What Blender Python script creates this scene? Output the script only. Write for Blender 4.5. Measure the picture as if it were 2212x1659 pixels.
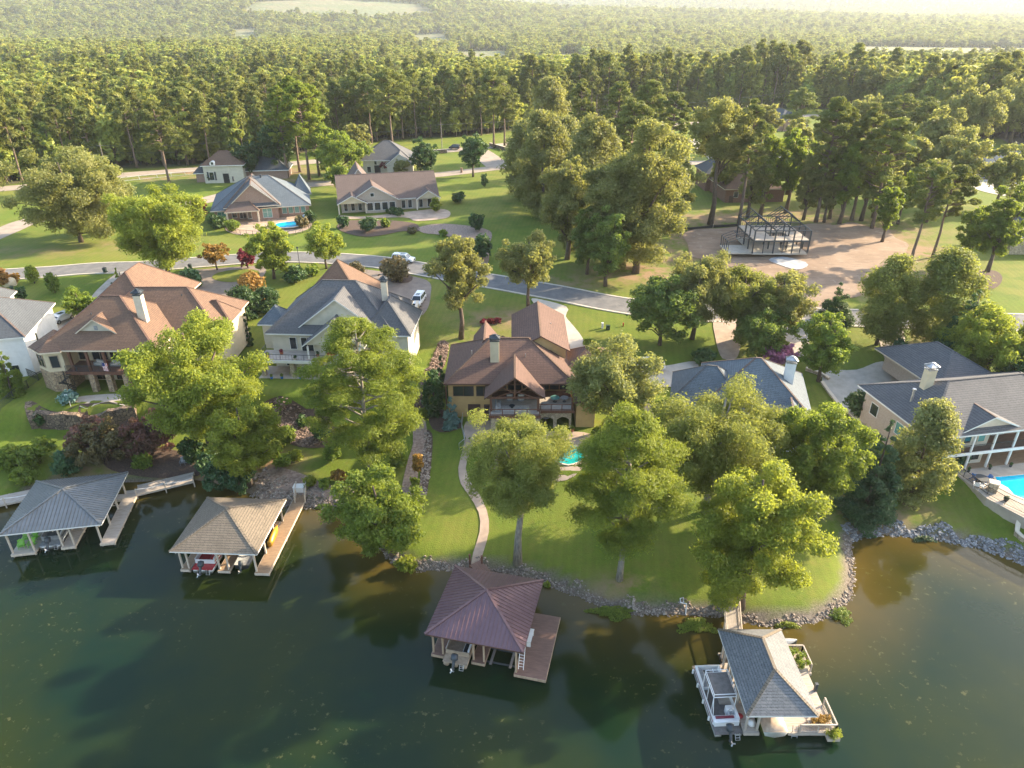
import bpy, math, random
import numpy as np
from mathutils import Vector, Matrix
from mathutils.geometry import delaunay_2d_cdt
R = math.radians
random.seed(4); rng = np.random.default_rng(11)
sc = bpy.context.scene
for o in list(bpy.data.objects): bpy.data.objects.remove(o)
col = sc.collection

# ------------------------------------------------------------------ camera, light
HC = 58.0; FPX = 1534.0; PITCH = R(27.8)
cam = bpy.data.cameras.new('camera'); co = bpy.data.objects.new('camera', cam); col.objects.link(co)
co.location = (0, 0, HC); co.rotation_euler = (R(90)-PITCH, 0, 0)
cam.sensor_width = 36; cam.lens = FPX/2212*36; cam.clip_end = 20000; cam.clip_start = 0.5
sc.camera = co
SUN_EL, SUN_AZ = R(24), R(66)
w = bpy.data.worlds.new('World'); sc.world = w; w.use_nodes = True
nt = w.node_tree; bg = nt.nodes['Background']
sky = nt.nodes.new('ShaderNodeTexSky'); sky.sky_type = 'NISHITA'; sky.sun_disc = False
sky.sun_elevation = SUN_EL; sky.sun_rotation = SUN_AZ; sky.altitude = 100; sky.air_density = 1.2; sky.dust_density = 2.5; sky.ozone_density = 1
nt.links.new(sky.outputs[0], bg.inputs[0]); bg.inputs[1].default_value = 0.15
sl = bpy.data.lights.new('sun', 'SUN'); sl.energy = 4.3; sl.angle = R(0.6); sl.color = (1, .82, .58)
so = bpy.data.objects.new('sun', sl); col.objects.link(so)
sd = Vector((math.cos(SUN_EL)*math.sin(SUN_AZ), math.cos(SUN_EL)*math.cos(SUN_AZ), math.sin(SUN_EL)))
so.rotation_euler = sd.to_track_quat('Z', 'Y').to_euler(); so.location = (100, 100, 200)
sc.view_settings.view_transform = 'Standard'; sc.view_settings.look = 'None'
sc.view_settings.exposure = 1.9; sc.view_settings.gamma = 1
sc.render.engine = 'CYCLES'
sc.cycles.volume_bounces = 1; sc.cycles.max_bounces = 6; sc.cycles.diffuse_bounces = 3
sc.cycles.transmission_bounces = 4; sc.cycles.transparent_max_bounces = 8

CP, SP = math.cos(PITCH), math.sin(PITCH)
def U(px, py, z=0.0):
    u = (px-1106)/FPX; v = (829.5-py)/FPX
    t = (HC-z)/(SP-v*CP)
    return (u*t, (CP+v*SP)*t)
def Vp(x, y, z):
    d = y*CP-(z-HC)*SP
    return (1106+FPX*x/d, 829.5-FPX*(y*SP+(z-HC)*CP)/d)
def mpx(x, y, z): return (y*CP-(z-HC)*SP)/FPX

# ------------------------------------------------------------------ terrain
SHORE_PX = [(-1500, 1180), (-700, 1130), (-200, 1100), (0, 1092), (60, 1062), (110, 1040), (270, 1042), (420, 1036), (480, 1045), (545, 1068), (600, 1092),
 (650, 1096), (757, 1098), (790, 1130), (820, 1180), (850, 1215), (885, 1232), (930, 1232), (984, 1229), (1080, 1240), (1175, 1258), (1253, 1290), (1310, 1312), (1368, 1325), (1440, 1326),
 (1571, 1331), (1615, 1345), (1684, 1353), (1756, 1343), (1790, 1330), (1820, 1312), (1838, 1284), (1843, 1241), (1837, 1194), (1837, 1166), (1860, 1157), (1908, 1153), (1975, 1158),
 (2042, 1168), (2108, 1181), (2168, 1201), (2212, 1217), (2330, 1255), (2500, 1290), (2900, 1330), (3600, 1330)]
SHORE = np.array([U(a, b, 0) for a, b in SHORE_PX])
def seg_dist(X, Y, P):
    d = np.full(X.shape, 1e9)
    for a, b in zip(P[:-1], P[1:]):
        ab = b-a; L = (ab**2).sum()
        t = np.clip(((X-a[0])*ab[0]+(Y-a[1])*ab[1])/L, 0, 1)
        d = np.minimum(d, np.hypot(X-a[0]-t*ab[0], Y-a[1]-t*ab[1]))
    return d
def in_poly(X, Y, P):
    r = np.zeros(X.shape, bool); n = len(P); j = n-1
    for i in range(n):
        xi, yi = P[i]; xj, yj = P[j]
        c = ((yi > Y) != (yj > Y)) & (X < (xj-xi)*(Y-yi)/((yj-yi) if yj != yi else 1e-9)+xi)
        r ^= c; j = i
    return r
GX0, GX1, GY0, GY1, GS = -240, 300, -40, 480, 1.0
gx = np.arange(GX0, GX1+GS, GS); gy = np.arange(GY0, GY1+GS, GS)
X, Y = np.meshgrid(gx, gy, indexing='ij')
land = list(map(tuple, SHORE))+[(3000, 9000), (-3000, 9000)]
dist = seg_dist(X, Y, SHORE); inside = in_poly(X, Y, land)
D = np.where(inside, dist, -dist)
Hh = np.interp(D, [-40, -12, -3, 0, 1.3, 2.6, 8, 27, 45, 68, 100, 160, 400], [-4, -2.6, -1.1, -.08, .85, 1.15, 1.7, 4.0, 6.0, 8.0, 8.6, 9.2, 9.2])
def blur(A, n):
    for _ in range(n):
        B = A.copy()
        B[1:-1, 1:-1] = (A[1:-1, 1:-1]*2+A[:-2, 1:-1]+A[2:, 1:-1]+A[1:-1, :-2]+A[1:-1, 2:])/6
        A = B
    return A
Hs = blur(Hh, 60); wgt = np.clip((D-3)/10, 0, 1); Hh = Hh*(1-wgt)+Hs*wgt
far = np.clip((Y-165)/60, 0, 1); Hh = Hh*(1-far)+9.2*far
def pad(poly, z, soft=0):
    global Hh
    m = in_poly(X, Y, poly).astype(float)
    if soft: m = blur(m, soft)
    Hh = Hh*(1-m)+z*m
pad([(-86, 92), (-76, 90.3), (-70, 91.2), (-62, 92.3), (-52, 93.5), (-46, 95), (-44, 104), (-86, 105)], 5.5)
pad([(-41.5, 95.5), (-35, 94.8), (-26, 94), (-17, 95), (-13.5, 98), (-13, 106), (-42, 106)], 6.0)
pad([(-6.5, 84), (-5, 80.5), (0, 78), (12, 77), (16, 80), (17, 93), (9, 99), (-9.5, 99), (-9.5, 91)], 4.0, 1)
pad([(47, 88), (56, 79.5), (60, 71.5), (64, 66.5), (80, 60), (140, 62), (140, 95), (70, 98), (48, 96)], 3.6, 1)
Hh = blur(Hh, 1)
def h(x, y):
    fx = min(max((x-GX0)/GS, 0), len(gx)-1.001); fy = min(max((y-GY0)/GS, 0), len(gy)-1.001)
    i, j = int(fx), int(fy); a, b = fx-i, fy-j
    return float(Hh[i, j]*(1-a)*(1-b)+Hh[i+1, j]*a*(1-b)+Hh[i, j+1]*(1-a)*b+Hh[i+1, j+1]*a*b)
def G(px, py):
    z = 5.0
    for _ in range(30):
        x, y = U(px, py, z); z = z*.5+h(x, y)*.5
    x, y = U(px, py, z)
    return x, y, h(x, y)
# far land: plain and hills
def hfar(X, Y):
    n = lambda a, b, c: np.sin(X/a+c)*np.cos(Y/b+c*2.3)
    r = 9.2+np.clip((Y-480)/900, 0, 1)*(5*n(310, 420, 1)+4*n(170, 260, 3))
    r = r-24*np.clip((Y-478)/(450+np.clip(-(X+40)/.25, 0, 900)), 0, 1)**1.2*(1-.8*np.clip((Y-2000)/1500, 0, 1))
    r = r+90*np.exp(-((X+700)/950)**2-((Y-3050)/650)**2)
    r = r+55*np.exp(-((X+1900)/900)**2-((Y-2500)/700)**2)
    r = r+30*np.exp(-((X-600)/1100)**2-((Y-3600)/500)**2)
    b = np.clip((Y-4300)/2300, 0, 1); b = b*b*(3-2*b)
    r = r+b*(172+38*np.exp(-((X+1800)/2200)**2)+16*n(900, 1500, 2)+9*n(390, 700, .5)-28*np.clip((X-2500)/2500, 0, 1))
    return r

# ------------------------------------------------------------------ object helpers
MATS = {}
ROOTZ = {}
def tag(o, label=None, cat=None, group=None, kind=None):
    if label: o['label'] = label
    if cat: o['category'] = cat
    if group: o['group'] = group
    if kind: o['kind'] = kind
    return o
def thing(name, label, cat, loc, rz=0.0, group=None):
    o = bpy.data.objects.new(name, None); col.objects.link(o)
    o.location = loc; o.rotation_euler = (0, 0, rz); o.empty_display_size = .3
    ROOTZ[o.name] = loc[2]
    return tag(o, label, cat, group)
class MB:
    def __init__(s): s.v = []; s.f = []; s.m = []
    def add(s, vs, fs, mi=0):
        n = len(s.v); s.v += [tuple(p) for p in vs]
        for f in fs: s.f.append(tuple(n+i for i in f)); s.m.append(mi)
        return s
    def box(s, x0, x1, y0, y1, z0, z1, mi=0):
        return s.add([(x0, y0, z0), (x1, y0, z0), (x1, y1, z0), (x0, y1, z0), (x0, y0, z1), (x1, y0, z1), (x1, y1, z1), (x0, y1, z1)],
                     [(3, 2, 1, 0), (4, 5, 6, 7), (0, 1, 5, 4), (1, 2, 6, 5), (2, 3, 7, 6), (3, 0, 4, 7)], mi)
    def obox(s, c, sz, rz=0, mi=0, M=None):
        hx, hy, hz = sz[0]/2, sz[1]/2, sz[2]/2; m = M or Matrix.Rotation(rz, 3, 'Z')
        c = Vector(c); vs = [c+m@Vector((a*hx, b*hy, d*hz)) for d in (-1, 1) for a, b in ((-1, -1), (1, -1), (1, 1), (-1, 1))]
        return s.add(vs, [(3, 2, 1, 0), (4, 5, 6, 7), (0, 1, 5, 4), (1, 2, 6, 5), (2, 3, 7, 6), (3, 0, 4, 7)], mi)
    def beam(s, p0, p1, wd=.1, ht=None, mi=0):
        p0, p1 = Vector(p0), Vector(p1); d = (p1-p0); L = d.length
        if L < 1e-5: return s
        q = d.to_track_quat('X', 'Z').to_matrix()
        return s.obox((p0+p1)/2, (L, wd, ht or wd), mi=mi, M=q)
    def tube(s, pts, rad, n=8, mi=0, cap=True):
        pts = [Vector(p) for p in pts]
        if not hasattr(rad, '__len__'): rad = [rad]*len(pts)
        b = len(s.v)
        for i, p in enumerate(pts):
            d = (pts[min(i+1, len(pts)-1)]-pts[max(i-1, 0)]).normalized()
            a = d.orthogonal().normalized() if abs(d.z) < .95 else Vector((1, 0, 0)).cross(d).normalized()
            c = d.cross(a)
            for k in range(n):
                t = 2*math.pi*k/n; s.v.append(tuple(p+(a*math.cos(t)+c*math.sin(t))*rad[i]))
        for i in range(len(pts)-1):
            for k in range(n):
                s.f.append((b+i*n+k, b+i*n+(k+1) % n, b+(i+1)*n+(k+1) % n, b+(i+1)*n+k)); s.m.append(mi)
        if cap:
            s.f.append(tuple(b+k for k in range(n))[::-1]); s.m.append(mi)
            s.f.append(tuple(b+(len(pts)-1)*n+k for k in range(n))); s.m.append(mi)
        return s
    def prism(s, poly, z0, z1, mi=0):
        n = len(poly)
        return s.add([(p[0], p[1], z0) for p in poly]+[(p[0], p[1], z1) for p in poly],
                     [tuple(range(n))[::-1], tuple(range(n, 2*n))]+[(i, (i+1) % n, n+(i+1) % n, n+i) for i in range(n)], mi)
    def yprism(s, prof, y0, y1, mi=0):   # profile in x,z extruded along y
        n = len(prof)
        return s.add([(p[0], y0, p[1]) for p in prof]+[(p[0], y1, p[1]) for p in prof],
                     [tuple(range(n)), tuple(range(n, 2*n))[::-1]]+[(i, n+i, n+(i+1) % n, (i+1) % n) for i in range(n)], mi)
    def build(s, name, mats, parent=None, smooth=False, bevel=0):
        me = bpy.data.meshes.new(name); z0 = ROOTZ.get(parent.name, 0) if parent else 0
        me.from_pydata([(p[0], p[1], p[2]-z0) for p in s.v], [], s.f)
        if not isinstance(mats, (list, tuple)): mats = [mats]
        for m in mats: me.materials.append(MATS[m] if isinstance(m, str) else m)
        if len(mats) > 1: me.polygons.foreach_set('material_index', s.m)
        if smooth: me.polygons.foreach_set('use_smooth', [True]*len(me.polygons))
        me.validate(); me.update()
        o = bpy.data.objects.new(name, me); col.objects.link(o)
        if parent: o.parent = parent; ROOTZ[o.name] = z0
        if bevel:
            b = o.modifiers.new('bevel', 'BEVEL'); b.width = bevel; b.segments = 2; b.limit_method = 'ANGLE'
        return o
def child_at(o, loc, rz=0):
    o.location = loc; o.rotation_euler = (0, 0, rz); return o
def copy_tree(o, parent=None):
    c = o.copy(); col.objects.link(c)
    if parent: c.parent = parent
    for ch in [x for x in bpy.data.objects if x.parent == o]: copy_tree(ch, c)
    return c

# ------------------------------------------------------------------ materials
def nodes(name):
    m = bpy.data.materials.new(name); m.use_nodes = True; n = m.node_tree; b = n.nodes['Principled BSDF']
    MATS[name] = m; return m, n, b
def mk(n, t, **k):
    x = n.nodes.new(t)
    for a, v in k.items(): setattr(x, a, v)
    return x
def mixc(n, fac, a, b, blend='MIX'):
    x = mk(n, 'ShaderNodeMix', data_type='RGBA', blend_type=blend)
    for s, v in ((0, fac), (6, a), (7, b)):
        if hasattr(v, 'node'): n.links.new(v, x.inputs[s])
        elif isinstance(v, (int, float)): x.inputs[s].default_value = v
        else: x.inputs[s].default_value = (*v, 1)
    return x.outputs[2]
def ramp(n, src, lo, hi):
    x = mk(n, 'ShaderNodeMapRange'); x.inputs[1].default_value = lo; x.inputs[2].default_value = hi
    n.links.new(src, x.inputs[0]); return x.outputs[0]
def noise(n, scale, detail=3, coord='Object', rough=.55, st=None):
    tc = mk(n, 'ShaderNodeTexCoord'); x = mk(n, 'ShaderNodeTexNoise')
    x.inputs['Scale'].default_value = scale; x.inputs['Detail'].default_value = detail; x.inputs['Roughness'].default_value = rough
    if st:
        mp = mk(n, 'ShaderNodeMapping'); mp.inputs[3].default_value = st; n.links.new(tc.outputs[coord], mp.inputs[0]); n.links.new(mp.outputs[0], x.inputs[0])
    else: n.links.new(tc.outputs[coord], x.inputs[0])
    return x.outputs[0]
def bump(n, b, src, strength=.3, distance=.05):
    x = mk(n, 'ShaderNodeBump'); x.inputs['Strength'].default_value = strength; x.inputs['Distance'].default_value = distance
    n.links.new(src, x.inputs['Height']); n.links.new(x.outputs[0], b.inputs['Normal'])
def simple(name, c, rough=.7, c2=None, scale=3, metal=0, bmp=0, lo=.35, hi=.65, coat=0, st=None):
    m, n, b = nodes(name); b.inputs['Roughness'].default_value = rough; b.inputs['Metallic'].default_value = metal
    c2 = c2 or tuple(x*.72 for x in c)
    ns = noise(n, scale, 4, st=st)
    n.links.new(mixc(n, ramp(n, ns, lo, hi), c, c2), b.inputs['Base Color'])
    if bmp: bump(n, b, noise(n, scale*3, 3), bmp)
    if coat: b.inputs['Coat Weight'].default_value = coat
    return m
def shingle(name, c, c2, row=.16, sc_=2.2):
    m, n, b = nodes(name); b.inputs['Roughness'].default_value = .9
    tc = mk(n, 'ShaderNodeTexCoord'); sp = mk(n, 'ShaderNodeSeparateXYZ'); n.links.new(tc.outputs['Object'], sp.inputs[0])
    # shingle courses run level: rows by height, tabs by horizontal position
    ad = mk(n, 'ShaderNodeMath', operation='ADD'); n.links.new(sp.outputs[0], ad.inputs[0]); n.links.new(sp.outputs[1], ad.inputs[1])
    cb = mk(n, 'ShaderNodeCombineXYZ'); n.links.new(ad.outputs[0], cb.inputs[0]); n.links.new(sp.outputs[2], cb.inputs[1])
    br = mk(n, 'ShaderNodeTexBrick'); n.links.new(cb.outputs[0], br.inputs[0]); br.inputs['Scale'].default_value = 1
    br.inputs['Brick Width'].default_value = .5; br.inputs['Row Height'].default_value = row; br.inputs['Mortar Size'].default_value = .018
    br.inputs['Color1'].default_value = (*c, 1); br.inputs['Color2'].default_value = (*c2, 1); br.inputs['Mortar'].default_value = (*[x*.35 for x in c2], 1); br.inputs['Bias'].default_value = -.1
    k = mixc(n, ramp(n, noise(n, 9, 5), .35, .65), br.outputs[0], tuple(x*1.5 for x in c)); x1 = k.node; x1.inputs[0].default_value = .5
    fac = mk(n, 'ShaderNodeMath', operation='MULTIPLY'); n.links.new(ramp(n, noise(n, 7, 6, rough=.8), .4, .6), fac.inputs[0]); fac.inputs[1].default_value = .5
    n.links.new(fac.outputs[0], x1.inputs[0])
    k2 = mixc(n, ramp(n, noise(n, .35, 4), .35, .7), k, tuple(x*.8 for x in c2)); f2 = mk(n, 'ShaderNodeMath', operation='MULTIPLY')
    n.links.new(ramp(n, noise(n, .35, 5), .4, .75), f2.inputs[0]); f2.inputs[1].default_value = .35; n.links.new(f2.outputs[0], k2.node.inputs[0])
    n.links.new(k2, b.inputs['Base Color']); bump(n, b, br.outputs['Fac'], -.5, .03)
    return m
def masonry(name, c, c2, mortar, bw, rh, scale=1, rough=.85):
    m, n, b = nodes(name); b.inputs['Roughness'].default_value = rough
    tc = mk(n, 'ShaderNodeTexCoord'); sp = mk(n, 'ShaderNodeSeparateXYZ'); n.links.new(tc.outputs['Object'], sp.inputs[0])
    ad = mk(n, 'ShaderNodeMath', operation='ADD'); n.links.new(sp.outputs[0], ad.inputs[0]); n.links.new(sp.outputs[1], ad.inputs[1])
    cb = mk(n, 'ShaderNodeCombineXYZ'); n.links.new(ad.outputs[0], cb.inputs[0]); n.links.new(sp.outputs[2], cb.inputs[1])
    br = mk(n, 'ShaderNodeTexBrick'); n.links.new(cb.outputs[0], br.inputs[0]); br.inputs['Scale'].default_value = scale
    br.inputs['Brick Width'].default_value = bw; br.inputs['Row Height'].default_value = rh; br.inputs['Mortar Size'].default_value = rh*.12
    br.inputs['Color1'].default_value = (*c, 1); br.inputs['Color2'].default_value = (*c2, 1); br.inputs['Mortar'].default_value = (*mortar, 1)
    n.links.new(mixc(n, .35, br.outputs[0], mixc(n, ramp(n, noise(n, 2.5, 4), .35, .65), c, c2)), b.inputs['Base Color'])
    bump(n, b, br.outputs['Fac'], -.5, .03); return m
def cells(name, c, c2, c3, scale, rough=.9):
    m, n, b = nodes(name); b.inputs['Roughness'].default_value = rough
    tc = mk(n, 'ShaderNodeTexCoord'); v = mk(n, 'ShaderNodeTexVoronoi'); v.inputs['Scale'].default_value = scale; n.links.new(tc.outputs['Object'], v.inputs[0])
    sp = mk(n, 'ShaderNodeSeparateColor'); n.links.new(v.outputs['Color'], sp.inputs[0])
    k = mixc(n, sp.outputs[0], c, c2)
    v2 = mk(n, 'ShaderNodeTexVoronoi', feature='DISTANCE_TO_EDGE'); v2.inputs['Scale'].default_value = scale; n.links.new(tc.outputs['Object'], v2.inputs[0])
    n.links.new(mixc(n, ramp(n, v2.outputs[0], .01, .09), c3, k), b.inputs['Base Color']); bump(n, b, ramp(n, v2.outputs[0], 0, .15), .6, .08); return m
def foliage(name, dark, light, trans, tw=.35, rough=.55, hue=.35):
    m, n, b = nodes(name); b.inputs['Roughness'].default_value = rough; b.inputs['Specular IOR Level'].default_value = .35
    at = mk(n, 'ShaderNodeAttribute', attribute_name='tint'); oi = mk(n, 'ShaderNodeObjectInfo')
    k = mixc(n, at.outputs['Fac'], dark, light)
    hs = mk(n, 'ShaderNodeHueSaturation'); n.links.new(k, hs.inputs['Color'])
    a = mk(n, 'ShaderNodeMapRange'); n.links.new(oi.outputs['Random'], a.inputs[0]); a.inputs[3].default_value = .5-.035*hue; a.inputs[4].default_value = .5+.035*hue
    n.links.new(a.outputs[0], hs.inputs['Hue'])
    a2 = mk(n, 'ShaderNodeMath', operation='FRACT'); a3 = mk(n, 'ShaderNodeMath', operation='MULTIPLY'); a3.inputs[1].default_value = 7.3
    n.links.new(oi.outputs['Random'], a3.inputs[0]); n.links.new(a3.outputs[0], a2.inputs[0])
    a4 = mk(n, 'ShaderNodeMapRange'); n.links.new(a2.outputs[0], a4.inputs[0]); a4.inputs[3].default_value = 1.14-.55*hue; a4.inputs[4].default_value = 1.14+.65*hue
    n.links.new(a4.outputs[0], hs.inputs['Value'])
    n.links.new(hs.outputs[0], b.inputs['Base Color'])
    tr = mk(n, 'ShaderNodeBsdfTranslucent'); n.links.new(mixc(n, .65, hs.outputs[0], trans), tr.inputs[0])
    mx = mk(n, 'ShaderNodeMixShader'); mx.inputs[0].default_value = min(.55, tw*1.45)
    n.links.new(b.outputs[0], mx.inputs[1]); n.links.new(tr.outputs[0], mx.inputs[2]); n.links.new(mx.outputs[0], n.nodes['Material Output'].inputs[0])
    return m
foliage('oak_leaves', (0.085, 0.105, 0.032), (0.27, 0.275, 0.1), (0.4, 0.4, 0.07))
foliage('maple_leaves', (0.06, 0.105, 0.02), (0.2, 0.26, 0.035), (0.33, 0.4, 0.04))
foliage('yellow_leaves', (0.10, 0.14, 0.02), (0.27, 0.31, 0.042), (0.45, 0.49, 0.05), hue=.15)
foliage('willow_leaves', (0.09, 0.115, 0.028), (0.25, 0.265, 0.06), (0.38, 0.4, 0.06))
foliage('pine_needles', (0.055, 0.085, 0.024), (0.20, 0.215, 0.045), (0.26, 0.29, 0.04), tw=.25)
foliage('bright_pine_needles', (0.06, 0.1, 0.016), (0.23, 0.27, 0.03), (0.38, 0.44, 0.04), tw=.3)
foliage('cypress_leaves', (0.025, 0.069, 0.031), (0.075, 0.138, 0.050), (0.100, 0.175, 0.037), tw=.2)
foliage('dark_leaves', (0.022, 0.056, 0.018), (0.069, 0.119, 0.031), (0.088, 0.163, 0.025), tw=.2)
foliage('blue_spruce_leaves', (0.072, 0.145, 0.131), (0.189, 0.290, 0.246), (0.145, 0.290, 0.174), tw=.15)
foliage('red_leaves', (0.103, 0.014, 0.025), (0.299, 0.046, 0.069), (0.345, 0.057, 0.034), tw=.3)
foliage('pink_leaves', (0.230, 0.081, 0.161), (0.552, 0.253, 0.414), (0.460, 0.172, 0.230), tw=.25)
foliage('myrtle_leaves', (.07, .06, .03), (.27, .12, .10), (.24, .13, .08), tw=.3)
foliage('green_leaves', (.05, .09, .024), (.17, .225, .05), (.26, .34, .04))
foliage('rust_leaves', (0.161, 0.103, 0.025), (0.391, 0.218, 0.046), (0.414, 0.230, 0.034), tw=.25)
foliage('bronze_leaves', (0.063, 0.069, 0.029), (0.196, 0.149, 0.057), (0.184, 0.138, 0.034), tw=.2)
foliage('forest_leaves', (0.09, 0.125, 0.03), (0.31, 0.33, 0.07), (0.42, 0.43, 0.07), tw=.3, hue=.75)
foliage('forest_needles', (0.055, 0.082, 0.026), (0.2, 0.215, 0.045), (0.3, 0.31, 0.05), tw=.25, hue=.5)
simple('bark', (.13, .095, .07), .9, (.07, .05, .038), 6, bmp=.5, st=(1, 1, .25))
simple('pine_bark', (.20, .14, .10), .9, (.10, .07, .055), 5, bmp=.5, st=(1, 1, .25))
simple('pale_bark', (.30, .27, .22), .9, (.16, .14, .115), 5, bmp=.4, st=(1, 1, .25))
# rocks take a tint per stone
def rockmat(name, a, b_):
    m, n, b = nodes(name); b.inputs['Roughness'].default_value = .9
    at = mk(n, 'ShaderNodeAttribute', attribute_name='tint')
    n.links.new(mixc(n, ramp(n, noise(n, 8, 3), .3, .7), mixc(n, at.outputs['Fac'], a, b_), tuple(x*.5 for x in a)), b.inputs['Base Color']); b.inputs['Base Color']
    return m
rockmat('riprap_stone', (.17, .125, .095), (.52, .45, .38)); rockmat('grey_riprap_stone', (.17, .17, .18), (.46, .46, .46)); rockmat('brown_stone', (.16, .10, .07), (.42, .31, .24))
def lawn(name, base, dry, dark, stripe=True):
    m, n, b = nodes(name); b.inputs['Roughness'].default_value = .95; b.inputs['Specular IOR Level'].default_value = .2
    k = mixc(n, ramp(n, noise(n, .05, 5, rough=.6), .42, .62), base, dry)
    k = mixc(n, ramp(n, noise(n, .22, 4), .45, .7), k, dark)
    k = mixc(n, ramp(n, noise(n, 2.5, 6, rough=.75), .3, .7), k, tuple(x*1.45 for x in base)); k.node.inputs[0].default_value = .3
    f = mk(n, 'ShaderNodeMath', operation='MULTIPLY'); f.inputs[1].default_value = .55; n.links.new(ramp(n, noise(n, 2.5, 6, rough=.8), .35, .65), f.inputs[0]); n.links.new(f.outputs[0], k.node.inputs[0])
    k = mixc(n, .3, k, dry); f0 = mk(n, 'ShaderNodeMath', operation='MULTIPLY'); f0.inputs[1].default_value = .6; n.links.new(ramp(n, noise(n, .5, 6, rough=.75), .52, .72), f0.inputs[0]); n.links.new(f0.outputs[0], k.node.inputs[0])
    if stripe:
        tc = mk(n, 'ShaderNodeTexCoord'); mp = mk(n, 'ShaderNodeMapping'); mp.inputs[2].default_value = (0, 0, R(7)); n.links.new(tc.outputs['Object'], mp.inputs[0])
        wv = mk(n, 'ShaderNodeTexWave', bands_direction='X'); wv.inputs['Scale'].default_value = .28; wv.inputs['Distortion'].default_value = 1.2; wv.inputs['Detail Scale'].default_value = .2
        n.links.new(mp.outputs[0], wv.inputs[0])
        f = mk(n, 'ShaderNodeMath', operation='MULTIPLY'); f.inputs[1].default_value = .14; n.links.new(ramp(n, wv.outputs['Fac'], .4, .6), f.inputs[0])
        k = mixc(n, .3, k, tuple(x*.7 for x in base)); n.links.new(f.outputs[0], k.node.inputs[0])
    n.links.new(k, b.inputs['Base Color']); bump(n, b, noise(n, 6, 4), .6, .12)
    return m, n, b, k
mL, nL, bL, kL = lawn('lawn', (.10, .14, .015), (.165, .155, .034), (.07, .112, .013))
# soil under the woods and lake bed, by ground zones stored on the mesh
za = mk(nL, 'ShaderNodeAttribute', attribute_name='wood')
k = mixc(nL, za.outputs['Fac'], kL, mixc(nL, ramp(nL, noise(nL, .3, 4), .4, .6), (.09, .075, .04), (.05, .07, .02)))
zb = mk(nL, 'ShaderNodeAttribute', attribute_name='bed')
k = mixc(nL, zb.outputs['Fac'], k, mixc(nL, ramp(nL, noise(nL, 5, 4), .35, .65), (.10, .08, .06), (.20, .17, .14)))
zc = mk(nL, 'ShaderNodeAttribute', attribute_name='dirt')
zn = mk(nL, 'ShaderNodeMath', operation='MULTIPLY'); zn.inputs[1].default_value = 1.7; nL.links.new(zc.outputs['Fac'], zn.inputs[0])
zs = mk(nL, 'ShaderNodeMath', operation='MULTIPLY', use_clamp=True); nL.links.new(zn.outputs[0], zs.inputs[0]); nL.links.new(ramp(nL, noise(nL, .25, 5, rough=.7), .38, .6), zs.inputs[1])
k = mixc(nL, zs.outputs[0], k, (.25, .17, .10)); nL.links.new(k, bL.inputs['Base Color'])
def farland():
    m, n, b = nodes('far_land'); b.inputs['Roughness'].default_value = 1
    k = mixc(n, ramp(n, noise(n, .004, 5, rough=.7), .4, .62), (.045, .07, .022), (.085, .105, .03))
    za = mk(n, 'ShaderNodeAttribute', attribute_name='field')
    k = mixc(n, za.outputs['Fac'], k, mixc(n, ramp(n, noise(n, .01, 4), .4, .6), (.10, .12, .045), (.14, .13, .06)))
    n.links.new(k, b.inputs['Base Color']); bump(n, b, noise(n, .05, 5), .8, 6)
farland()
simple('asphalt', (.16, .155, .15), .9, (.115, .115, .115), .7, bmp=.2)
simple('tan_street', (.33, .27, .21), .9, (.26, .215, .17), .5, bmp=.2)
simple('concrete', (.44, .38, .31), .9, (.34, .29, .235), .6, bmp=.1)
simple('pale_concrete', (.50, .45, .38), .9, (.40, .36, .30), .8, bmp=.1)
simple('aggregate', (.25, .20, .16), .9, (.19, .15, .12), .5, bmp=.2)
simple('pool_deck', (.42, .32, .24), .85, (.31, .235, .18), .7, bmp=.1)
simple('bare_earth', (.29, .205, .14), 1, (.215, .145, .095), .16, bmp=.4)
simple('gravel', (.34, .30, .27), 1, (.20, .16, .13), 4, bmp=.6)
simple('mulch', (.11, .07, .05), 1, (.06, .04, .03), 5, bmp=.6)
simple('pink_gravel', (.32, .24, .19), 1, (.19, .13, .10), 2.5, bmp=.5)
simple('far_field', (.24, .27, .07), 1, (.30, .30, .10), .02)
shingle('brown_shingles', (.125, .072, .054), (.085, .048, .038))
shingle('tan_shingles', (.15, .09, .058), (.10, .06, .041))
shingle('grey_shingles', (.10, .10, .103), (.064, .067, .073))
shingle('blue_grey_shingles', (.11, .135, .155), (.075, .095, .11))
shingle('dock_shingles', (.165, .135, .10), (.115, .094, .07), row=.13)
shingle('blue_dock_shingles', (.15, .155, .16), (.085, .095, .105), row=.15)
shingle('dark_shingles', (.07, .08, .09), (.05, .056, .066))
shingle('taupe_shingles', (.125, .09, .076), (.09, .065, .057))
simple('stucco', (.52, .34, .15), .9, (.46, .30, .13), 1.2, bmp=.15)
simple('cream_stucco', (.60, .50, .34), .9, (.53, .44, .30), 1, bmp=.1)
simple('beige_stucco', (.56, .51, .41), .9, (.48, .44, .35), 1, bmp=.1)
simple('white_stucco', (.72, .72, .71), .9, (.64, .64, .63), 1, bmp=.1)
simple('white_trim', (.76, .74, .70), .6, (.68, .66, .62), 2)
simple('cream_trim', (.66, .56, .43), .6, (.6, .5, .38), 2)
simple('brown_trim', (.12, .055, .035), .7, (.08, .04, .027), 2)
simple('dark_timber', (.17, .07, .04), .75, (.09, .04, .025), 2, st=(3, 3, .4))
simple('timber', (.42, .30, .20), .8, (.28, .2, .13), 2, st=(3, 3, .5))
simple('pale_timber', (.56, .47, .37), .8, (.42, .35, .28), 2, st=(3, 3, .5))
simple('weathered_deck', (.46, .40, .34), .85, (.34, .29, .24), 1.2, st=(1, 6, 1))
simple('brown_deck', (.20, .115, .085), .65, (.14, .08, .06), 1.2, st=(1, 6, 1))
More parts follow.
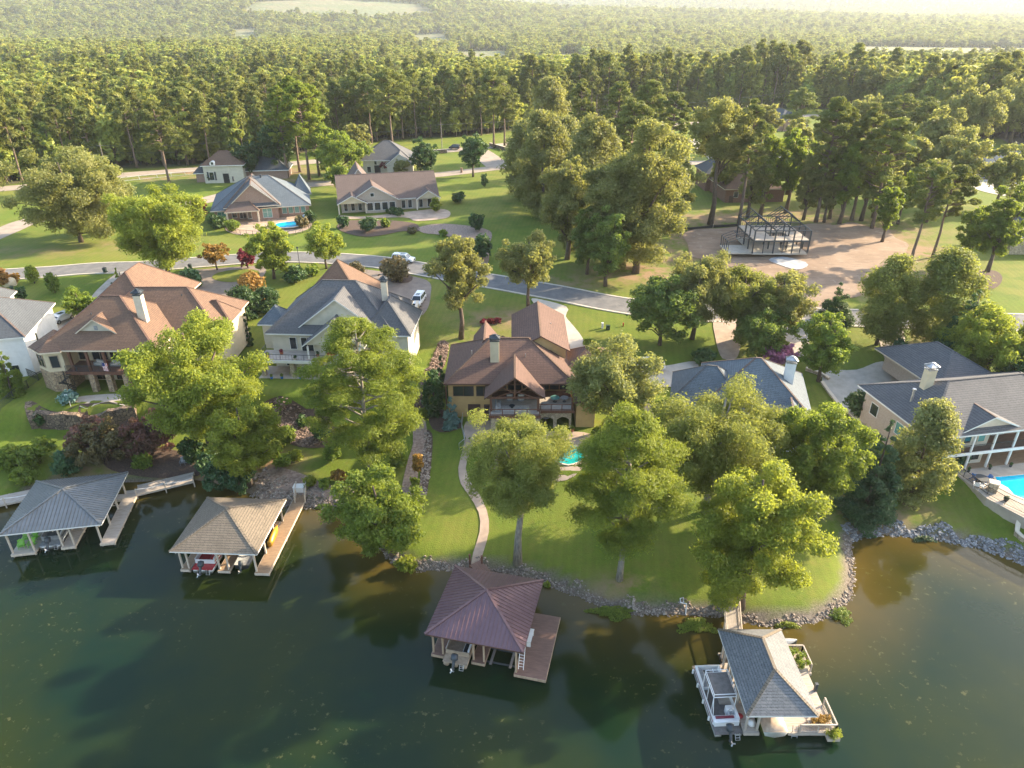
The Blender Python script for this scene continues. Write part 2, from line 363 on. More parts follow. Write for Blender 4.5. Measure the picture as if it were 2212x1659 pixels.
simple('orange_deck', (.33, .225, .135), .8, (.25, .165, .10), 1.2, st=(1, 6, 1))
simple('brown_metal_roof', (.19, .115, .125), .38, (.155, .092, .10), 1.2, metal=.35)
simple('grey_metal_roof', (.215, .22, .215), .42, (.17, .175, .172), .6, metal=.3)
simple('ridge_metal', (.22, .125, .12), .4, metal=.4)
simple('grey_ridge_metal', (.20, .20, .19), .4, metal=.4)
masonry('brick', (.33, .19, .13), (.24, .13, .095), (.42, .38, .33), .22, .075)
masonry('tan_brick', (.47, .37, .29), (.36, .27, .21), (.5, .46, .4), .24, .08)
masonry('red_brick', (.22, .095, .065), (.16, .07, .05), (.3, .27, .23), .22, .075)
def worn(name, a, b_, scale, st, amt=.6, spots=None):
    m = MATS[name]; n = m.node_tree; b = n.nodes['Principled BSDF']; src = b.inputs['Base Color'].links[0].from_socket
    k = mixc(n, .5, src, b_); f = mk(n, 'ShaderNodeMath', operation='MULTIPLY'); f.inputs[1].default_value = amt
    n.links.new(ramp(n, noise(n, scale, 6, rough=.7, st=st), .5, .68), f.inputs[0]); n.links.new(f.outputs[0], k.node.inputs[0])
    k2 = mixc(n, .5, k, a); f = mk(n, 'ShaderNodeMath', operation='MULTIPLY'); f.inputs[1].default_value = amt
    n.links.new(ramp(n, noise(n, scale*2.7, 5, rough=.8), .56, .7), f.inputs[0]); n.links.new(f.outputs[0], k2.node.inputs[0]); n.links.new(k2, b.inputs['Base Color'])
worn('bare_earth', (.36, .30, .235), (.16, .11, .075), .22, (1, 3.5, 1), .75)
worn('asphalt', (.22, .21, .20), (.07, .07, .07), .5, (1, 1, 1), .5); worn('tan_street', (.4, .34, .28), (.2, .165, .13), .4, (1, 1, 1), .4)
worn('concrete', (.5, .45, .38), (.27, .225, .18), .5, (1, 1, 1), .4); worn('pale_concrete', (.58, .53, .46), (.33, .29, .24), .5, (1, 1, 1), .4); worn('aggregate', (.32, .26, .21), (.14, .11, .09), .4, (1, 1, 1), .5)
cells('stone_wall', (.42, .31, .19), (.27, .18, .11), (.16, .12, .09), 2.6)
cells('ledge_stone', (.25, .18, .12), (.11, .08, .06), (.03, .022, .018), 2.0)
cells('pale_stone', (.50, .41, .29), (.34, .27, .18), (.22, .18, .13), 2.4)
simple('black_metal', (.02, .02, .02), .5); simple('dark_metal', (.045, .055, .065), .5)
simple('grey_metal', (.5, .5, .5), .35, metal=.7); simple('white_paint', (.78, .78, .78), .3, (.72, .72, .72), 1, coat=.5)
simple('black_plastic', (.018, .018, .02), .5); simple('rubber', (.02, .02, .02), .85); simple('green_plastic', (.02, .05, .035), .5)
simple('lime_paint', (.22, .55, .04), .5); simple('red_paint', (.45, .02, .03), .4, coat=.4); simple('maroon', (.18, .02, .04), .5)
simple('boat_tan', (.42, .32, .23), .5); simple('boat_grey', (.30, .31, .32), .45); simple('carpet', (.17, .155, .145), .95)
simple('cushion', (.62, .58, .52), .9); simple('blue_fabric', (.02, .16, .5), .7); simple('teal_fabric', (.02, .38, .36), .7)
simple('yellow_plastic', (.5, .26, .02), .4); simple('red_fabric', (.5, .04, .03), .8); simple('dark_door', (.07, .035, .03), .5)
simple('white_gravel', (.40, .42, .44), 1, (.27, .27, .27), .9); simple('chain_fence', (.03, .035, .035), .6)
simple('terracotta', (.42, .15, .07), .8); simple('plum_leaves_bed', (.09, .03, .05), .9)
def glassmat(name, c, rough=.06):
    m, n, b = nodes(name); b.inputs['Base Color'].default_value = (*c, 1); b.inputs['Roughness'].default_value = rough; b.inputs['Specular IOR Level'].default_value = .8
glassmat('glass', (.018, .026, .03)); glassmat('teal_glass', (.12, .28, .25), .15); glassmat('lamp_glass', (.7, .68, .6), .2)
def poolmat(name, c):
    m, n, b = nodes(name); b.inputs['Roughness'].default_value = .05
    n.links.new(mixc(n, ramp(n, noise(n, 1.2, 3), .4, .6), c, tuple(x*.85 for x in c)), b.inputs['Base Color']); bump(n, b, noise(n, 2.5, 2), .15, .05)
poolmat('pool_water', (.01, .50, .72)); poolmat('teal_pool_water', (.01, .33, .30))
def flagmat():
    m, n, b = nodes('flag_cloth'); tc = mk(n, 'ShaderNodeTexCoord'); sp = mk(n, 'ShaderNodeSeparateXYZ'); n.links.new(tc.outputs['Generated'], sp.inputs[0])
    a = mk(n, 'ShaderNodeMath', operation='MULTIPLY'); a.inputs[1].default_value = 6.5; n.links.new(sp.outputs[0], a.inputs[0])
    f = mk(n, 'ShaderNodeMath', operation='FRACT'); n.links.new(a.outputs[0], f.inputs[0]); g = mk(n, 'ShaderNodeMath', operation='LESS_THAN'); g.inputs[1].default_value = .5; n.links.new(f.outputs[0], g.inputs[0])
    k = mixc(n, g.outputs[0], (.8, .78, .75), (.5, .03, .04))
    u1 = mk(n, 'ShaderNodeMath', operation='GREATER_THAN'); u1.inputs[1].default_value = .6; n.links.new(sp.outputs[2], u1.inputs[0])
    u2 = mk(n, 'ShaderNodeMath', operation='LESS_THAN'); u2.inputs[1].default_value = .54; n.links.new(sp.outputs[0], u2.inputs[0])
    u3 = mk(n, 'ShaderNodeMath', operation='MULTIPLY'); n.links.new(u1.outputs[0], u3.inputs[0]); n.links.new(u2.outputs[0], u3.inputs[1])
    n.links.new(mixc(n, u3.outputs[0], k, (.03, .05, .2)), b.inputs['Base Color'])
flagmat()
def watermat():
    m, n, b = nodes('lake_water'); b.inputs['Roughness'].default_value = .04; b.inputs['IOR'].default_value = 1.33; b.inputs['Specular IOR Level'].default_value = .35
    k = mixc(n, ramp(n, noise(n, .045, 4), .4, .65), (.005, .017, .008), (.019, .027, .004))
    at = mk(n, 'ShaderNodeAttribute', attribute_name='shallow')
    mu = mk(n, 'ShaderNodeMath', operation='MULTIPLY', use_clamp=True); n.links.new(at.outputs['Fac'], mu.inputs[0])
    ad = mk(n, 'ShaderNodeMath', operation='ADD'); ad.inputs[1].default_value = .45; n.links.new(noise(n, .12, 4), ad.inputs[0]); n.links.new(ad.outputs[0], mu.inputs[1])
    k = mixc(n, mu.outputs[0], k, (.085, .060, .014))
    # weed flecks floating just under the surface
    wd = noise(n, 1.3, 5, rough=.65); wl = noise(n, .09, 3)
    f = mk(n, 'ShaderNodeMath', operation='MULTIPLY', use_clamp=True); n.links.new(ramp(n, wd, .60, .66), f.inputs[0]); n.links.new(ramp(n, wl, .48, .58), f.inputs[1])
    g = mk(n, 'ShaderNodeMath', operation='MULTIPLY'); g.inputs[1].default_value = .55; n.links.new(f.outputs[0], g.inputs[0])
    k = mixc(n, g.outputs[0], k, (.10, .10, .04)); n.links.new(k, b.inputs['Base Color'])
    bump(n, b, noise(n, 1.1, 3, st=(1, 1.7, 1)), .045, .12)
watermat()

# ------------------------------------------------------------------ ground and water
def grid_mesh(name, gx, gy, Z, mat, attrs, smooth=True):
    nx, ny = len(gx), len(gy); XX, YY = np.meshgrid(gx, gy, indexing='ij')
    v = np.stack([XX, YY, Z], -1).reshape(-1, 3)
    i = np.arange(nx*ny).reshape(nx, ny); f = np.stack([i[:-1, :-1], i[1:, :-1], i[1:, 1:], i[:-1, 1:]], -1).reshape(-1, 4)
    me = bpy.data.meshes.new(name); me.vertices.add(len(v)); me.vertices.foreach_set('co', v.ravel().astype(np.float32))
    me.loops.add(f.size); me.loops.foreach_set('vertex_index', f.ravel().astype(np.int32)); me.polygons.add(len(f))
    me.polygons.foreach_set('loop_start', np.arange(0, f.size, 4, dtype=np.int32))
    me.update(calc_edges=True); me.polygons.foreach_set('use_smooth', np.ones(len(f), bool))
    for a, val in attrs.items():
        at = me.attributes.new(a, 'FLOAT', 'POINT'); at.data.foreach_set('value', val.ravel().astype(np.float32))
    me.materials.append(MATS[mat]); o = bpy.data.objects.new(name, me); col.objects.link(o); return o
EDGE_PX = [(-300, 430), (0, 402), (240, 366), (430, 358), (600, 340), (760, 312), (880, 300), (1000, 295), (1080, 287), (1200, 268), (1350, 252), (1500, 240), (1720, 234), (1850, 238), (1950, 256), (2050, 290), (2120, 300), (2212, 300), (2400, 330)]
EDGE = np.array([U(a, b, 9.2) for a, b in EDGE_PX])
woodp = list(map(tuple, EDGE))+[(1500, 3000), (-1500, 3000)]
wood = blur(in_poly(X, Y, woodp).astype(float), 4)
dirt = np.zeros_like(X)
def dirtzone(px, py, rx, ry, s=1.0):
    x, y, _ = G(px, py); dirt[:] = np.maximum(dirt, s*np.exp(-((X-x)/rx)**2-((Y-y)/ry)**2))
for a in [(1400, 590, 12, 7), (1560, 475, 12, 8), (1830, 500, 20, 12, .9), (1900, 545, 12, 8), (680, 395, 18, 6, .9), (640, 370, 10, 8, .7), (435, 372, 8, 4), (1090, 690, 8, 4, .7), (1030, 740, 6, 3, .6),
          (1890, 1100, 8, 4, .7), (1345, 1260, 3, 1.5, .8), (1700, 470, 25, 10, .7), (340, 385, 14, 5, .6), (1850, 560, 18, 9, .7), (60, 545, 16, 4, .4), (300, 530, 14, 4, .5), (1230, 610, 14, 5, .5), (1990, 740, 5, 4, .5), (490, 1090, 8, 2, .9), (330, 1010, 14, 3, .9), (590, 1020, 4, 4, .8), (1478, 520, 7, 5), (1500, 560, 8, 5), (1560, 605, 9, 5), (1640, 650, 8, 5), (1860, 620, 9, 6), (1960, 590, 10, 6), (1990, 545, 8, 6), (1720, 672, 10, 3), (1420, 540, 10, 6, .6)]: dirtzone(*a)
bed = np.clip((1.65-D)/.7, 0, 1)*np.where((X > -38) & (D < 3), 1, np.where(D < .6, 1, 0))
tag(grid_mesh('ground', gx, gy, Hh, 'lawn', dict(wood=wood, bed=bed, dirt=dirt)), kind='structure')
fx = np.unique(np.concatenate([np.linspace(-8200, -1500, 60), np.linspace(-1500, 1500, 150), np.linspace(1500, 8200, 60)]))
fy = np.unique(np.concatenate([np.linspace(477, 3000, 150), np.linspace(3000, 9200, 110)]))
FX, FY = np.meshgrid(fx, fy, indexing='ij'); FZ = hfar(FX, FY); FZ[:, :2] = 9.0
# clearings seen among the far woods (pixel outlines turned into ground polygons)
def far_pt(px, py):
    z = 12.0
    for _ in range(60):
        x, y = U(px, py, z) if py > 22 else (0, 9000)
        y = min(y, 9000); z = z*.7+float(hfar(np.array(x), np.array(y)))*.3
    return U(px, py, z)
FIELDS_PX = [[(500, 64), (552, 62), (556, 70), (505, 72)], [(880, 76), (960, 73), (985, 82), (905, 86)], [(985, 112), (1098, 110), (1098, 118), (985, 118)], [(1840, 100), (2300, 103), (2300, 112), (1850, 107)], [(1200, 118), (1260, 117), (1270, 122), (1210, 122)]]
FIELDS = [[far_pt(*p) for p in f] for f in FIELDS_PX]
FIELDS += [[(-830, 2420), (-560, 2400), (-230, 2560), (-330, 2850), (-640, 2900), (-860, 2750)], [(-900, 2980), (-420, 3000), (-300, 3200), (-800, 3250)]]
CLEAR = [[(x*.75, y*.75) if i < 5 and k in (2, 3) else (x, y) for k, (x, y) in enumerate(f)] for i, f in enumerate(FIELDS)]
fld = np.zeros_like(FX)
for f in CLEAR: fld = np.maximum(fld, in_poly(FX, FY, f))
tag(grid_mesh('hills', fx, fy, FZ, 'far_land', dict(field=fld)), kind='structure')
# land either side of the near grid
for nm, a, b in (('side_ground', -8200, GX0+1), ('side_ground', GX1-1, 8200)):
    zz = MB(); zz.add([(a, 40, 8.9), (b, 40, 8.9), (b, 478, 8.9), (a, 478, 8.9)], [(0, 1, 2, 3)]); tag(zz.build(nm, 'far_land'), kind='structure')
wx = np.arange(-400, 401, 2.0); wy = np.arange(-120, 130, 2.0); WX, WY = np.meshgrid(wx, wy, indexing='ij')
wd_ = seg_dist(WX, WY, SHORE); ins = in_poly(WX, WY, land)
shal = np.where(ins, 1, np.clip(1-wd_/9.5, 0, 1)**1.3)
tag(grid_mesh('water', wx, wy, WX*0+0.0, 'lake_water', dict(shallow=shal)), kind='structure')

def smooth_poly(pts, closed=True, step=1.0):
    P = [np.array(p, float) for p in pts]; n = len(P); out = []
    rngi = range(n) if closed else range(n-1)
    for i in rngi:
        p0, p1, p2, p3 = (P[(i-1) % n], P[i], P[(i+1) % n], P[(i+2) % n]) if closed else (P[max(i-1, 0)], P[i], P[i+1], P[min(i+2, n-1)])
        k = max(2, int(np.linalg.norm(p2-p1)/step))
        for t in np.linspace(0, 1, k, endpoint=False):
            out.append(.5*((2*p1)+(-p0+p2)*t+(2*p0-5*p1+4*p2-p3)*t*t+(-p0+3*p1-3*p2+p3)*t**3))
    if not closed: out.append(P[-1])
    return out
def drape(name, px, mat, off=.05, smooth=True, kind='structure', world=False, step=1.2, flat=None, parent=None):
    W_ = px if world else [G(*p)[:2] for p in px]
    W_ = smooth_poly(W_, True, step) if smooth else [np.array(p) for p in W_]
    xs = [p[0] for p in W_]; ys = [p[1] for p in W_]
    pts = [Vector((p[0], p[1])) for p in W_]; n = len(pts)
    IX, IY = np.meshgrid(np.arange(min(xs)+.5, max(xs), step), np.arange(min(ys)+.5, max(ys), step), indexing='ij')
    m = in_poly(IX, IY, W_) & (seg_dist(IX, IY, np.array(W_+[W_[0]])) > .3)
    pts += [Vector((a, b)) for a, b in zip(IX[m], IY[m])]
    r = delaunay_2d_cdt(pts, [], [list(range(n))], 1, 1e-4)
    vs = [(p.x, p.y, (flat if flat is not None else h(p.x, p.y)+off)) for p in r[0]]
    mb = MB(); mb.add(vs, [f if (vs[f[1]][0]-vs[f[0]][0])*(vs[f[2]][1]-vs[f[0]][1])-(vs[f[1]][1]-vs[f[0]][1])*(vs[f[2]][0]-vs[f[0]][0]) > 0 else f[::-1] for f in r[2]])
    o = mb.build(name, mat, parent, smooth=True)
    return tag(o, kind=kind) if kind else o
def ribbon(name, pts, width, mat, off=.06, off2=None, world=False, kerb=None, cross=4, shift=0, thick=0):
    W_ = pts if world else [G(*p)[:2] for p in pts]
    W_ = smooth_poly(W_, False, 1.0); L = []
    for i, p in enumerate(W_):
        d = W_[min(i+1, len(W_)-1)]-W_[max(i-1, 0)]; d = d/np.linalg.norm(d); nrm = np.array([-d[1], d[0]])
        L.append([p+nrm*(width*(k/cross-.5)+shift) for k in range(cross+1)])
    mb = MB(); c1 = cross+1
    vs = [(q[0], q[1], h(q[0], q[1])+off) for row in L for q in row]
    fs = [(i*c1+k, (i+1)*c1+k, (i+1)*c1+k+1, i*c1+k+1)[::-1] for i in range(len(L)-1) for k in range(cross)]
    if thick:
        n = len(vs); lo = [(v[0], v[1], v[2]-thick) for v in vs]; vs = vs+lo
        for i in range(len(L)-1):
            fs.append((i*c1, (i+1)*c1, n+(i+1)*c1, n+i*c1)); fs.append((i*c1+cross, n+i*c1+cross, n+(i+1)*c1+cross, (i+1)*c1+cross))
    mb.add(vs, fs)
    return tag(mb.build(name, mat, smooth=not thick), kind='structure')
ROAD = [(-260, 608), (-100, 600), (0, 594), (100, 588), (200, 580), (300, 577), (400, 569), (480, 563), (560, 557), (650, 556), (740, 560), (830, 568), (920, 583), (1010, 599), (1100, 614), (1200, 632), (1300, 652), (1380, 665), (1450, 673), (1600, 680), (1750, 684), (1900, 689), (2050, 693), (2212, 697), (2400, 702)]
ribbon('road', ROAD, 6.4, 'asphalt', .07)
for s in (-1, 1): ribbon('kerb', ROAD, .45, 'pale_concrete', .15, shift=s*3.4, cross=1, thick=.2)
STREET = [(-60, 530), (10, 500), (60, 480), (150, 462), (300, 455), (420, 438), (520, 415), (640, 402), (760, 392), (880, 384), (980, 374), (1080, 362), (1180, 352), (1330, 340), (1480, 352), (1620, 345), (1750, 328), (1850, 312), (1950, 300)]
ribbon('street', STREET, 7, 'tan_street', .07)
ribbon('driveway', [(1490, 300), (1515, 322), (1545, 345)], 4, 'pale_concrete', .1)
ribbon('entrance_road', [(1085, 366), (1065, 350), (1045, 335), (1025, 322)], 9, 'tan_street', .1)
HWY = [(-150, 420), (100, 400), (250, 380), (340, 373), (430, 366), (600, 356), (760, 342), (900, 330), (1000, 323), (1100, 312), (1200, 298), (1400, 275), (1600, 258), (1750, 250), (1850, 252)]
ribbon('highway', HWY, 8, 'tan_street', .09)
# driveways and paved yards
drape('driveway', [(330, 588), (262, 588), (215, 622), (185, 655), (150, 668), (95, 690), (80, 720), (150, 720), (190, 690), (250, 640), (300, 610)], 'concrete', .10)
drape('driveway', [(400, 586), (440, 582), (560, 575), (575, 585), (560, 612), (545, 640), (500, 662), (430, 668), (390, 620)], 'aggregate', .10)
drape('lawn_island', [(460, 596), (490, 586), (545, 583), (562, 592), (545, 604), (500, 611), (465, 606)], 'lawn', .16)
drape('driveway', [(772, 584), (829, 588), (921, 606), (930, 640), (921, 672), (900, 682), (840, 650), (790, 640), (765, 610)], 'aggregate', .10)
drape('planting_island', [(832, 590), (870, 590), (892, 600), (882, 612), (850, 612), (834, 602)], 'mulch', .17)
drape('driveway', [(1150, 645), (1223, 663), (1222, 684), (1238, 704), (1257, 729), (1268, 758), (1258, 775), (1228, 765), (1222, 720), (1190, 690), (1165, 668)], 'pale_concrete', .10)
drape('driveway', [(1268, 752), (1340, 772), (1420, 792), (1500, 782), (1505, 812), (1470, 835), (1400, 832), (1290, 800)], 'pale_concrete', .13)
drape('driveway', [(1545, 690), (1600, 692), (1600, 740), (1590, 775), (1560, 775), (1545, 730)], 'pool_deck', .10)
drape('driveway', [(1700, 690), (1755, 694), (1745, 730), (1755, 765), (1715, 770), (1695, 730)], 'concrete', .10)
drape('driveway', [(1890, 695), (1940, 698), (1955, 740), (1950, 790), (1920, 795), (1900, 740)], 'concrete', .10)
drape('driveway', [(1790, 802), (1850, 800), (1905, 782), (1960, 800), (1935, 840), (1880, 850), (1880, 905), (1850, 905), (1800, 860), (1775, 828)], 'pale_concrete', .13)
drape('terrace', [(1006, 912), (1052, 908), (1170, 930), (1275, 938), (1275, 985), (1240, 1030), (1160, 1042), (1080, 1035), (1040, 960), (1008, 952)], 'pool_deck', .06)
drape('path', [(1009, 940), (1028, 940), (1016, 975), (1006, 1012), (1018, 1045), (1035, 1068), (1052, 1105), (1056, 1150), (1036, 1218), (1018, 1218), (1036, 1150), (1034, 1108), (1012, 1070), (995, 1045), (990, 1012), (998, 980)], 'pool_deck', .09)
drape('walkway', [(1388, 875), (1402, 872), (1425, 925), (1440, 965), (1425, 968), (1408, 930)], 'pool_deck', .09, smooth=False)
drape('building_lot', [(1476, 508), (1500, 496), (1560, 494), (1610, 489), (1690, 492), (1755, 484), (1800, 487), (1840, 481), (1880, 492), (1915, 496), (1935, 515), (1962, 528), (1958, 548), (1980, 566), (1938, 585), (1925, 602), (1880, 600), (1850, 618), (1858, 640), (1810, 648), (1765, 670), (1715, 660), (1690, 664), (1655, 636), (1610, 628), (1575, 598), (1540, 592), (1524, 562), (1492, 556), (1486, 530)], 'bare_earth', .12)
drape('gravel_spill', [(1660, 563), (1690, 556), (1740, 568), (1742, 578), (1720, 584), (1690, 576)], 'white_gravel', .2)
drape('planting_bed', [(905, 492), (960, 484), (1055, 498), (1056, 535), (1052, 572), (1010, 582), (975, 560), (985, 520), (950, 508), (915, 504)], 'pink_gravel', .12)
drape('planting_bed', [(728, 492), (745, 478), (800, 476), (860, 478), (900, 485), (905, 500), (870, 500), (830, 508), (790, 512), (750, 505)], 'mulch', .12)
drape('mulch_ring', [(2092, 596), (2115, 584), (2150, 586), (2165, 600), (2155, 620), (2125, 629), (2095, 620)], 'mulch', .12)
drape('patio', [(170, 858), (270, 852), (275, 878), (235, 868), (205, 876), (172, 880)], 'concrete', .08)
drape('planting_bed', [(60, 898), (70, 868), (90, 880), (130, 890), (200, 872), (290, 880), (285, 925), (180, 930), (90, 928)], 'mulch', .10)
drape('planting_bed', [(225, 975), (320, 965), (420, 985), (440, 1020), (400, 1032), (300, 1030), (230, 1010)], 'mulch', .08)
drape('garden_path', [(560, 1030), (590, 1010), (640, 1020), (700, 1045), (760, 1060), (780, 1085), (660, 1070), (590, 1082), (555, 1070)], 'pink_gravel', .10)
drape('garden_path', [(893, 915), (915, 905), (922, 940), (905, 1010), (900, 1060), (885, 1075), (868, 1060), (880, 1000), (892, 960)], 'pink_gravel', .10)
drape('rubble_bed', [(555, 866), (590, 860), (660, 870), (705, 878), (722, 960), (650, 967), (600, 943), (556, 905)], 'mulch', .08)
drape('rubble_bed', [(950, 738), (968, 742), (965, 775), (940, 830), (915, 882), (893, 882), (903, 840), (928, 790)], 'mulch', .08)
drape('rubble_bed', [(917, 934), (934, 938), (931, 1010), (919, 1080), (908, 1112), (891, 1105), (903, 1060), (911, 1000)], 'mulch', .08)
drape('planting_bed', [(925, 880), (965, 888), (1000, 915), (985, 930), (935, 928)], 'mulch', .10)

# ------------------------------------------------------------------ stones
phi = (1+5**.5)/2
ICO_V = np.array([(-1, phi, 0), (1, phi, 0), (-1, -phi, 0), (1, -phi, 0), (0, -1, phi), (0, 1, phi), (0, -1, -phi), (0, 1, -phi), (phi, 0, -1), (phi, 0, 1), (-phi, 0, -1), (-phi, 0, 1)])/1.9
ICO_F = np.array([(0, 11, 5), (0, 5, 1), (0, 1, 7), (0, 7, 10), (0, 10, 11), (1, 5, 9), (5, 11, 4), (11, 10, 2), (10, 7, 6), (7, 1, 8), (3, 9, 4), (3, 4, 2), (3, 2, 6), (3, 6, 8), (3, 8, 9), (4, 9, 5), (2, 4, 11), (6, 2, 10), (8, 6, 7), (9, 8, 1)])
def fast_mesh(name, v, f, mat, tint=None, smooth=False):
    k = f.shape[1]; me = bpy.data.meshes.new(name); me.vertices.add(len(v)); me.vertices.foreach_set('co', v.ravel().astype(np.float32))
    me.loops.add(f.size); me.loops.foreach_set('vertex_index', f.ravel().astype(np.int32)); me.polygons.add(len(f))
    me.polygons.foreach_set('loop_start', np.arange(0, f.size, k, dtype=np.int32)); me.update(calc_edges=True)
    if tint is not None:
        at = me.attributes.new('tint', 'FLOAT', 'FACE'); at.data.foreach_set('value', tint.astype(np.float32))
    me.polygons.foreach_set('use_smooth', np.full(len(f), smooth)); me.materials.append(MATS[mat]); return me
def rocks(name, pts, smin, smax, mat, label=None, sink=.25):
    n = len(pts); P = np.array([(x, y, h(x, y)) for x, y in pts]); s = rng.uniform(smin, smax, n)
    V_ = ICO_V[None]*rng.uniform(.6, 1.25, (n, 12, 1))*s[:, None, None]*np.stack([rng.uniform(.7, 1.3, n), rng.uniform(.7, 1.3, n), rng.uniform(.5, .9, n)], -1)[:, None, :]
    a = rng.uniform(0, 6.28, n); c, d = np.cos(a)[:, None], np.sin(a)[:, None]
    V2 = V_.copy(); V2[..., 0] = V_[..., 0]*c-V_[..., 1]*d; V2[..., 1] = V_[..., 0]*d+V_[..., 1]*c
    V2 += P[:, None, :]; V2[..., 2] += (s*sink)[:, None]
    F_ = ICO_F[None]+(np.arange(n)*12)[:, None, None]; t = np.repeat(rng.uniform(0, 1, n), 20)
    me = fast_mesh(name, V2.reshape(-1, 3), F_.reshape(-1, 3), mat, t)
    o = bpy.data.objects.new(name, me); col.objects.link(o); tag(o, label, 'stones' if label else None, kind='stuff'); return o
def band(px_a, px_b, w0, w1, dens):     # points on the shoreline strip between two shore indices
    out = []
    S = SHORE[px_a:px_b+1]
    for a, b in zip(S[:-1], S[1:]):
        L = np.linalg.norm(b-a); d = (b-a)/L; nrm = np.array([-d[1], d[0]])
        for _ in range(int(L*(w1-w0)*dens)):
            q = a+d*rng.uniform(0, L); wv = .8+.35*math.sin(q[0]*1.1)+.2*math.sin(q[0]*3.1+q[1]*2)
            out.append(tuple(q+nrm*(w0+(w1-w0)*rng.random()*min(1.15, max(.45, wv)))))
    return out
def inpts(px, dens):
    W_ = [G(*p)[:2] for p in px]; xs = [p[0] for p in W_]; ys = [p[1] for p in W_]
    n = int((max(xs)-min(xs))*(max(ys)-min(ys))*dens); a = rng.uniform(min(xs), max(xs), n); b = rng.uniform(min(ys), max(ys), n); m = in_poly(a, b, W_)
    return list(zip(a[m], b[m]))
rocks('riprap', band(9, 12, -.4, 3.4, 16)+band(12, 16, -.3, 1.6, 14), .10, .26, 'riprap_stone', 'brown and grey rubble bank below the left garden')
rocks('riprap', band(16, 25, -.35, 1.35, 22), .06, .2, 'riprap_stone', 'low bank of mixed stones edging the central lakeside lawn')
rocks('riprap', band(25, 34, -.35, .9, 18), .07, .22, 'riprap_stone', 'narrow stone edging around the rounded lawn point')
rocks('riprap', band(34, 44, -.5, 1.9, 20), .1, .27, 'grey_riprap_stone', 'grey stone bank along the shore of the right bay')
rocks('rubble_slope', inpts([(555, 868), (590, 862), (660, 872), (705, 880), (720, 960), (650, 965), (600, 940), (560, 905)], 20), .10, .26, 'brown_stone', 'brown rubble slope under the lawn of the grey roofed house')
rocks('rubble_strip', inpts([(950, 738), (968, 742), (965, 775), (940, 830), (915, 880), (895, 880), (905, 840), (928, 790)], 13), .14, .36, 'brown_stone', 'strip of tan boulders climbing between two houses')
rocks('rubble_strip', inpts([(918, 935), (932, 938), (930, 1010), (918, 1080), (908, 1110), (893, 1105), (905, 1060), (912, 1000)], 20), .1, .26, 'riprap_stone', 'narrow line of stones beside the striped lawn')
rocks('rubble_bank', inpts([(540, 1035), (575, 1010), (590, 1050), (600, 1075), (560, 1070)], 9), .15, .3, 'riprap_stone', 'stones around the drain beside the left dock')
def wall_run(name, px, ht, th, mat, label, cat='wall', world=False, bottom=-.6, jitter=0, cap=None):
    W_ = px if world else [G(*p)[:2] for p in px]; W_ = smooth_poly(W_, False, .8)
    c = W_[len(W_)//2]; root = thing(name, label, cat, (c[0], c[1], h(*c)))
    z0 = ROOTZ[root.name]; mb = MB(); mc = MB(); vs = []
    for i, p in enumerate(W_):
        d = W_[min(i+1, len(W_)-1)]-W_[max(i-1, 0)]; d = d/np.linalg.norm(d); n = np.array([-d[1], d[0]])*th/2
        z = max(h(*(p+n*2)), h(*(p-n*2)), h(*p)) if ht <= .4 else h(*p)
        zl = min(h(*(p+n*3)), h(*(p-n*3)), h(*p)); t = z+ht+rng.uniform(-1, 1)*jitter
        a, b = p+n-c, p-n-c; vs += [(a[0], a[1], zl+bottom), (b[0], b[1], zl+bottom), (b[0], b[1], t), (a[0], a[1], t)]
    fs = []
    for i in range(len(W_)-1):
        k = 4*i; fs += [(k+j, k+(j+1) % 4, k+4+(j+1) % 4, k+4+j) for j in range(4)]
    fs += [(3, 2, 1, 0), tuple(len(vs)-4+j for j in range(4))]
    mb.add(vs, fs); mb.build('wall', mat, root)
    if cap:
        vs2 = [(v[0]*1.0, v[1], v[2]) for v in vs]; mcv = []
        for i in range(len(W_)):
            a = Vector(vs[4*i+3]); b = Vector(vs[4*i+2]); e = (a-b).normalized()*.06
            mcv += [tuple(a+e+Vector((0, 0, .003))), tuple(b-e+Vector((0, 0, .003))), tuple(b-e+Vector((0, 0, .1))), tuple(a+e+Vector((0, 0, .1)))]
        mc.add(mcv, fs); mc.build('coping', cap, root)
    return root
wall_run('retaining_wall', [(62, 868), (66, 900), (90, 915), (130, 922), (190, 920), (240, 915), (300, 908)], .12, .9, 'ledge_stone', 'curved stacked ledge stone wall below the putting green', jitter=.15)
wall_run('retaining_wall', [(1775, 828), (1800, 862), (1840, 900), (1862, 925)], .3, .4, 'pale_stone', 'low wall down the edge of the right house parking court', cap='cream_trim')
wall_run('retaining_wall', [(1740, 800), (1770, 810), (1790, 822)], .5, .4, 'pale_stone', 'short curved wall by the conical tree at the court entrance', cap='cream_trim')
wall_run('retaining_wall', [(2130, 1076), (2165, 1096), (2212, 1117), (2290, 1150)], .1, .4, 'pale_stone', 'stone wall holding up the right pool terrace', cap='cream_trim')
wall_run('retaining_wall', [(2200, 1128), (2194, 1155), (2212, 1170)], .5, .4, 'pale_stone', 'small stone landing wall at the right frame edge by the shore', cap='cream_trim')
wall_run('entrance_wall', [(935, 332), (965, 330)], 1.3, .5, 'ledge_stone', 'stone entrance wall left of the neighbourhood gate', cap='cream_trim')
wall_run('entrance_wall', [(1058, 316), (1095, 326)], 1.3, .5, 'ledge_stone', 'stone entrance wall right of the neighbourhood gate beside a pine', cap='cream_trim')

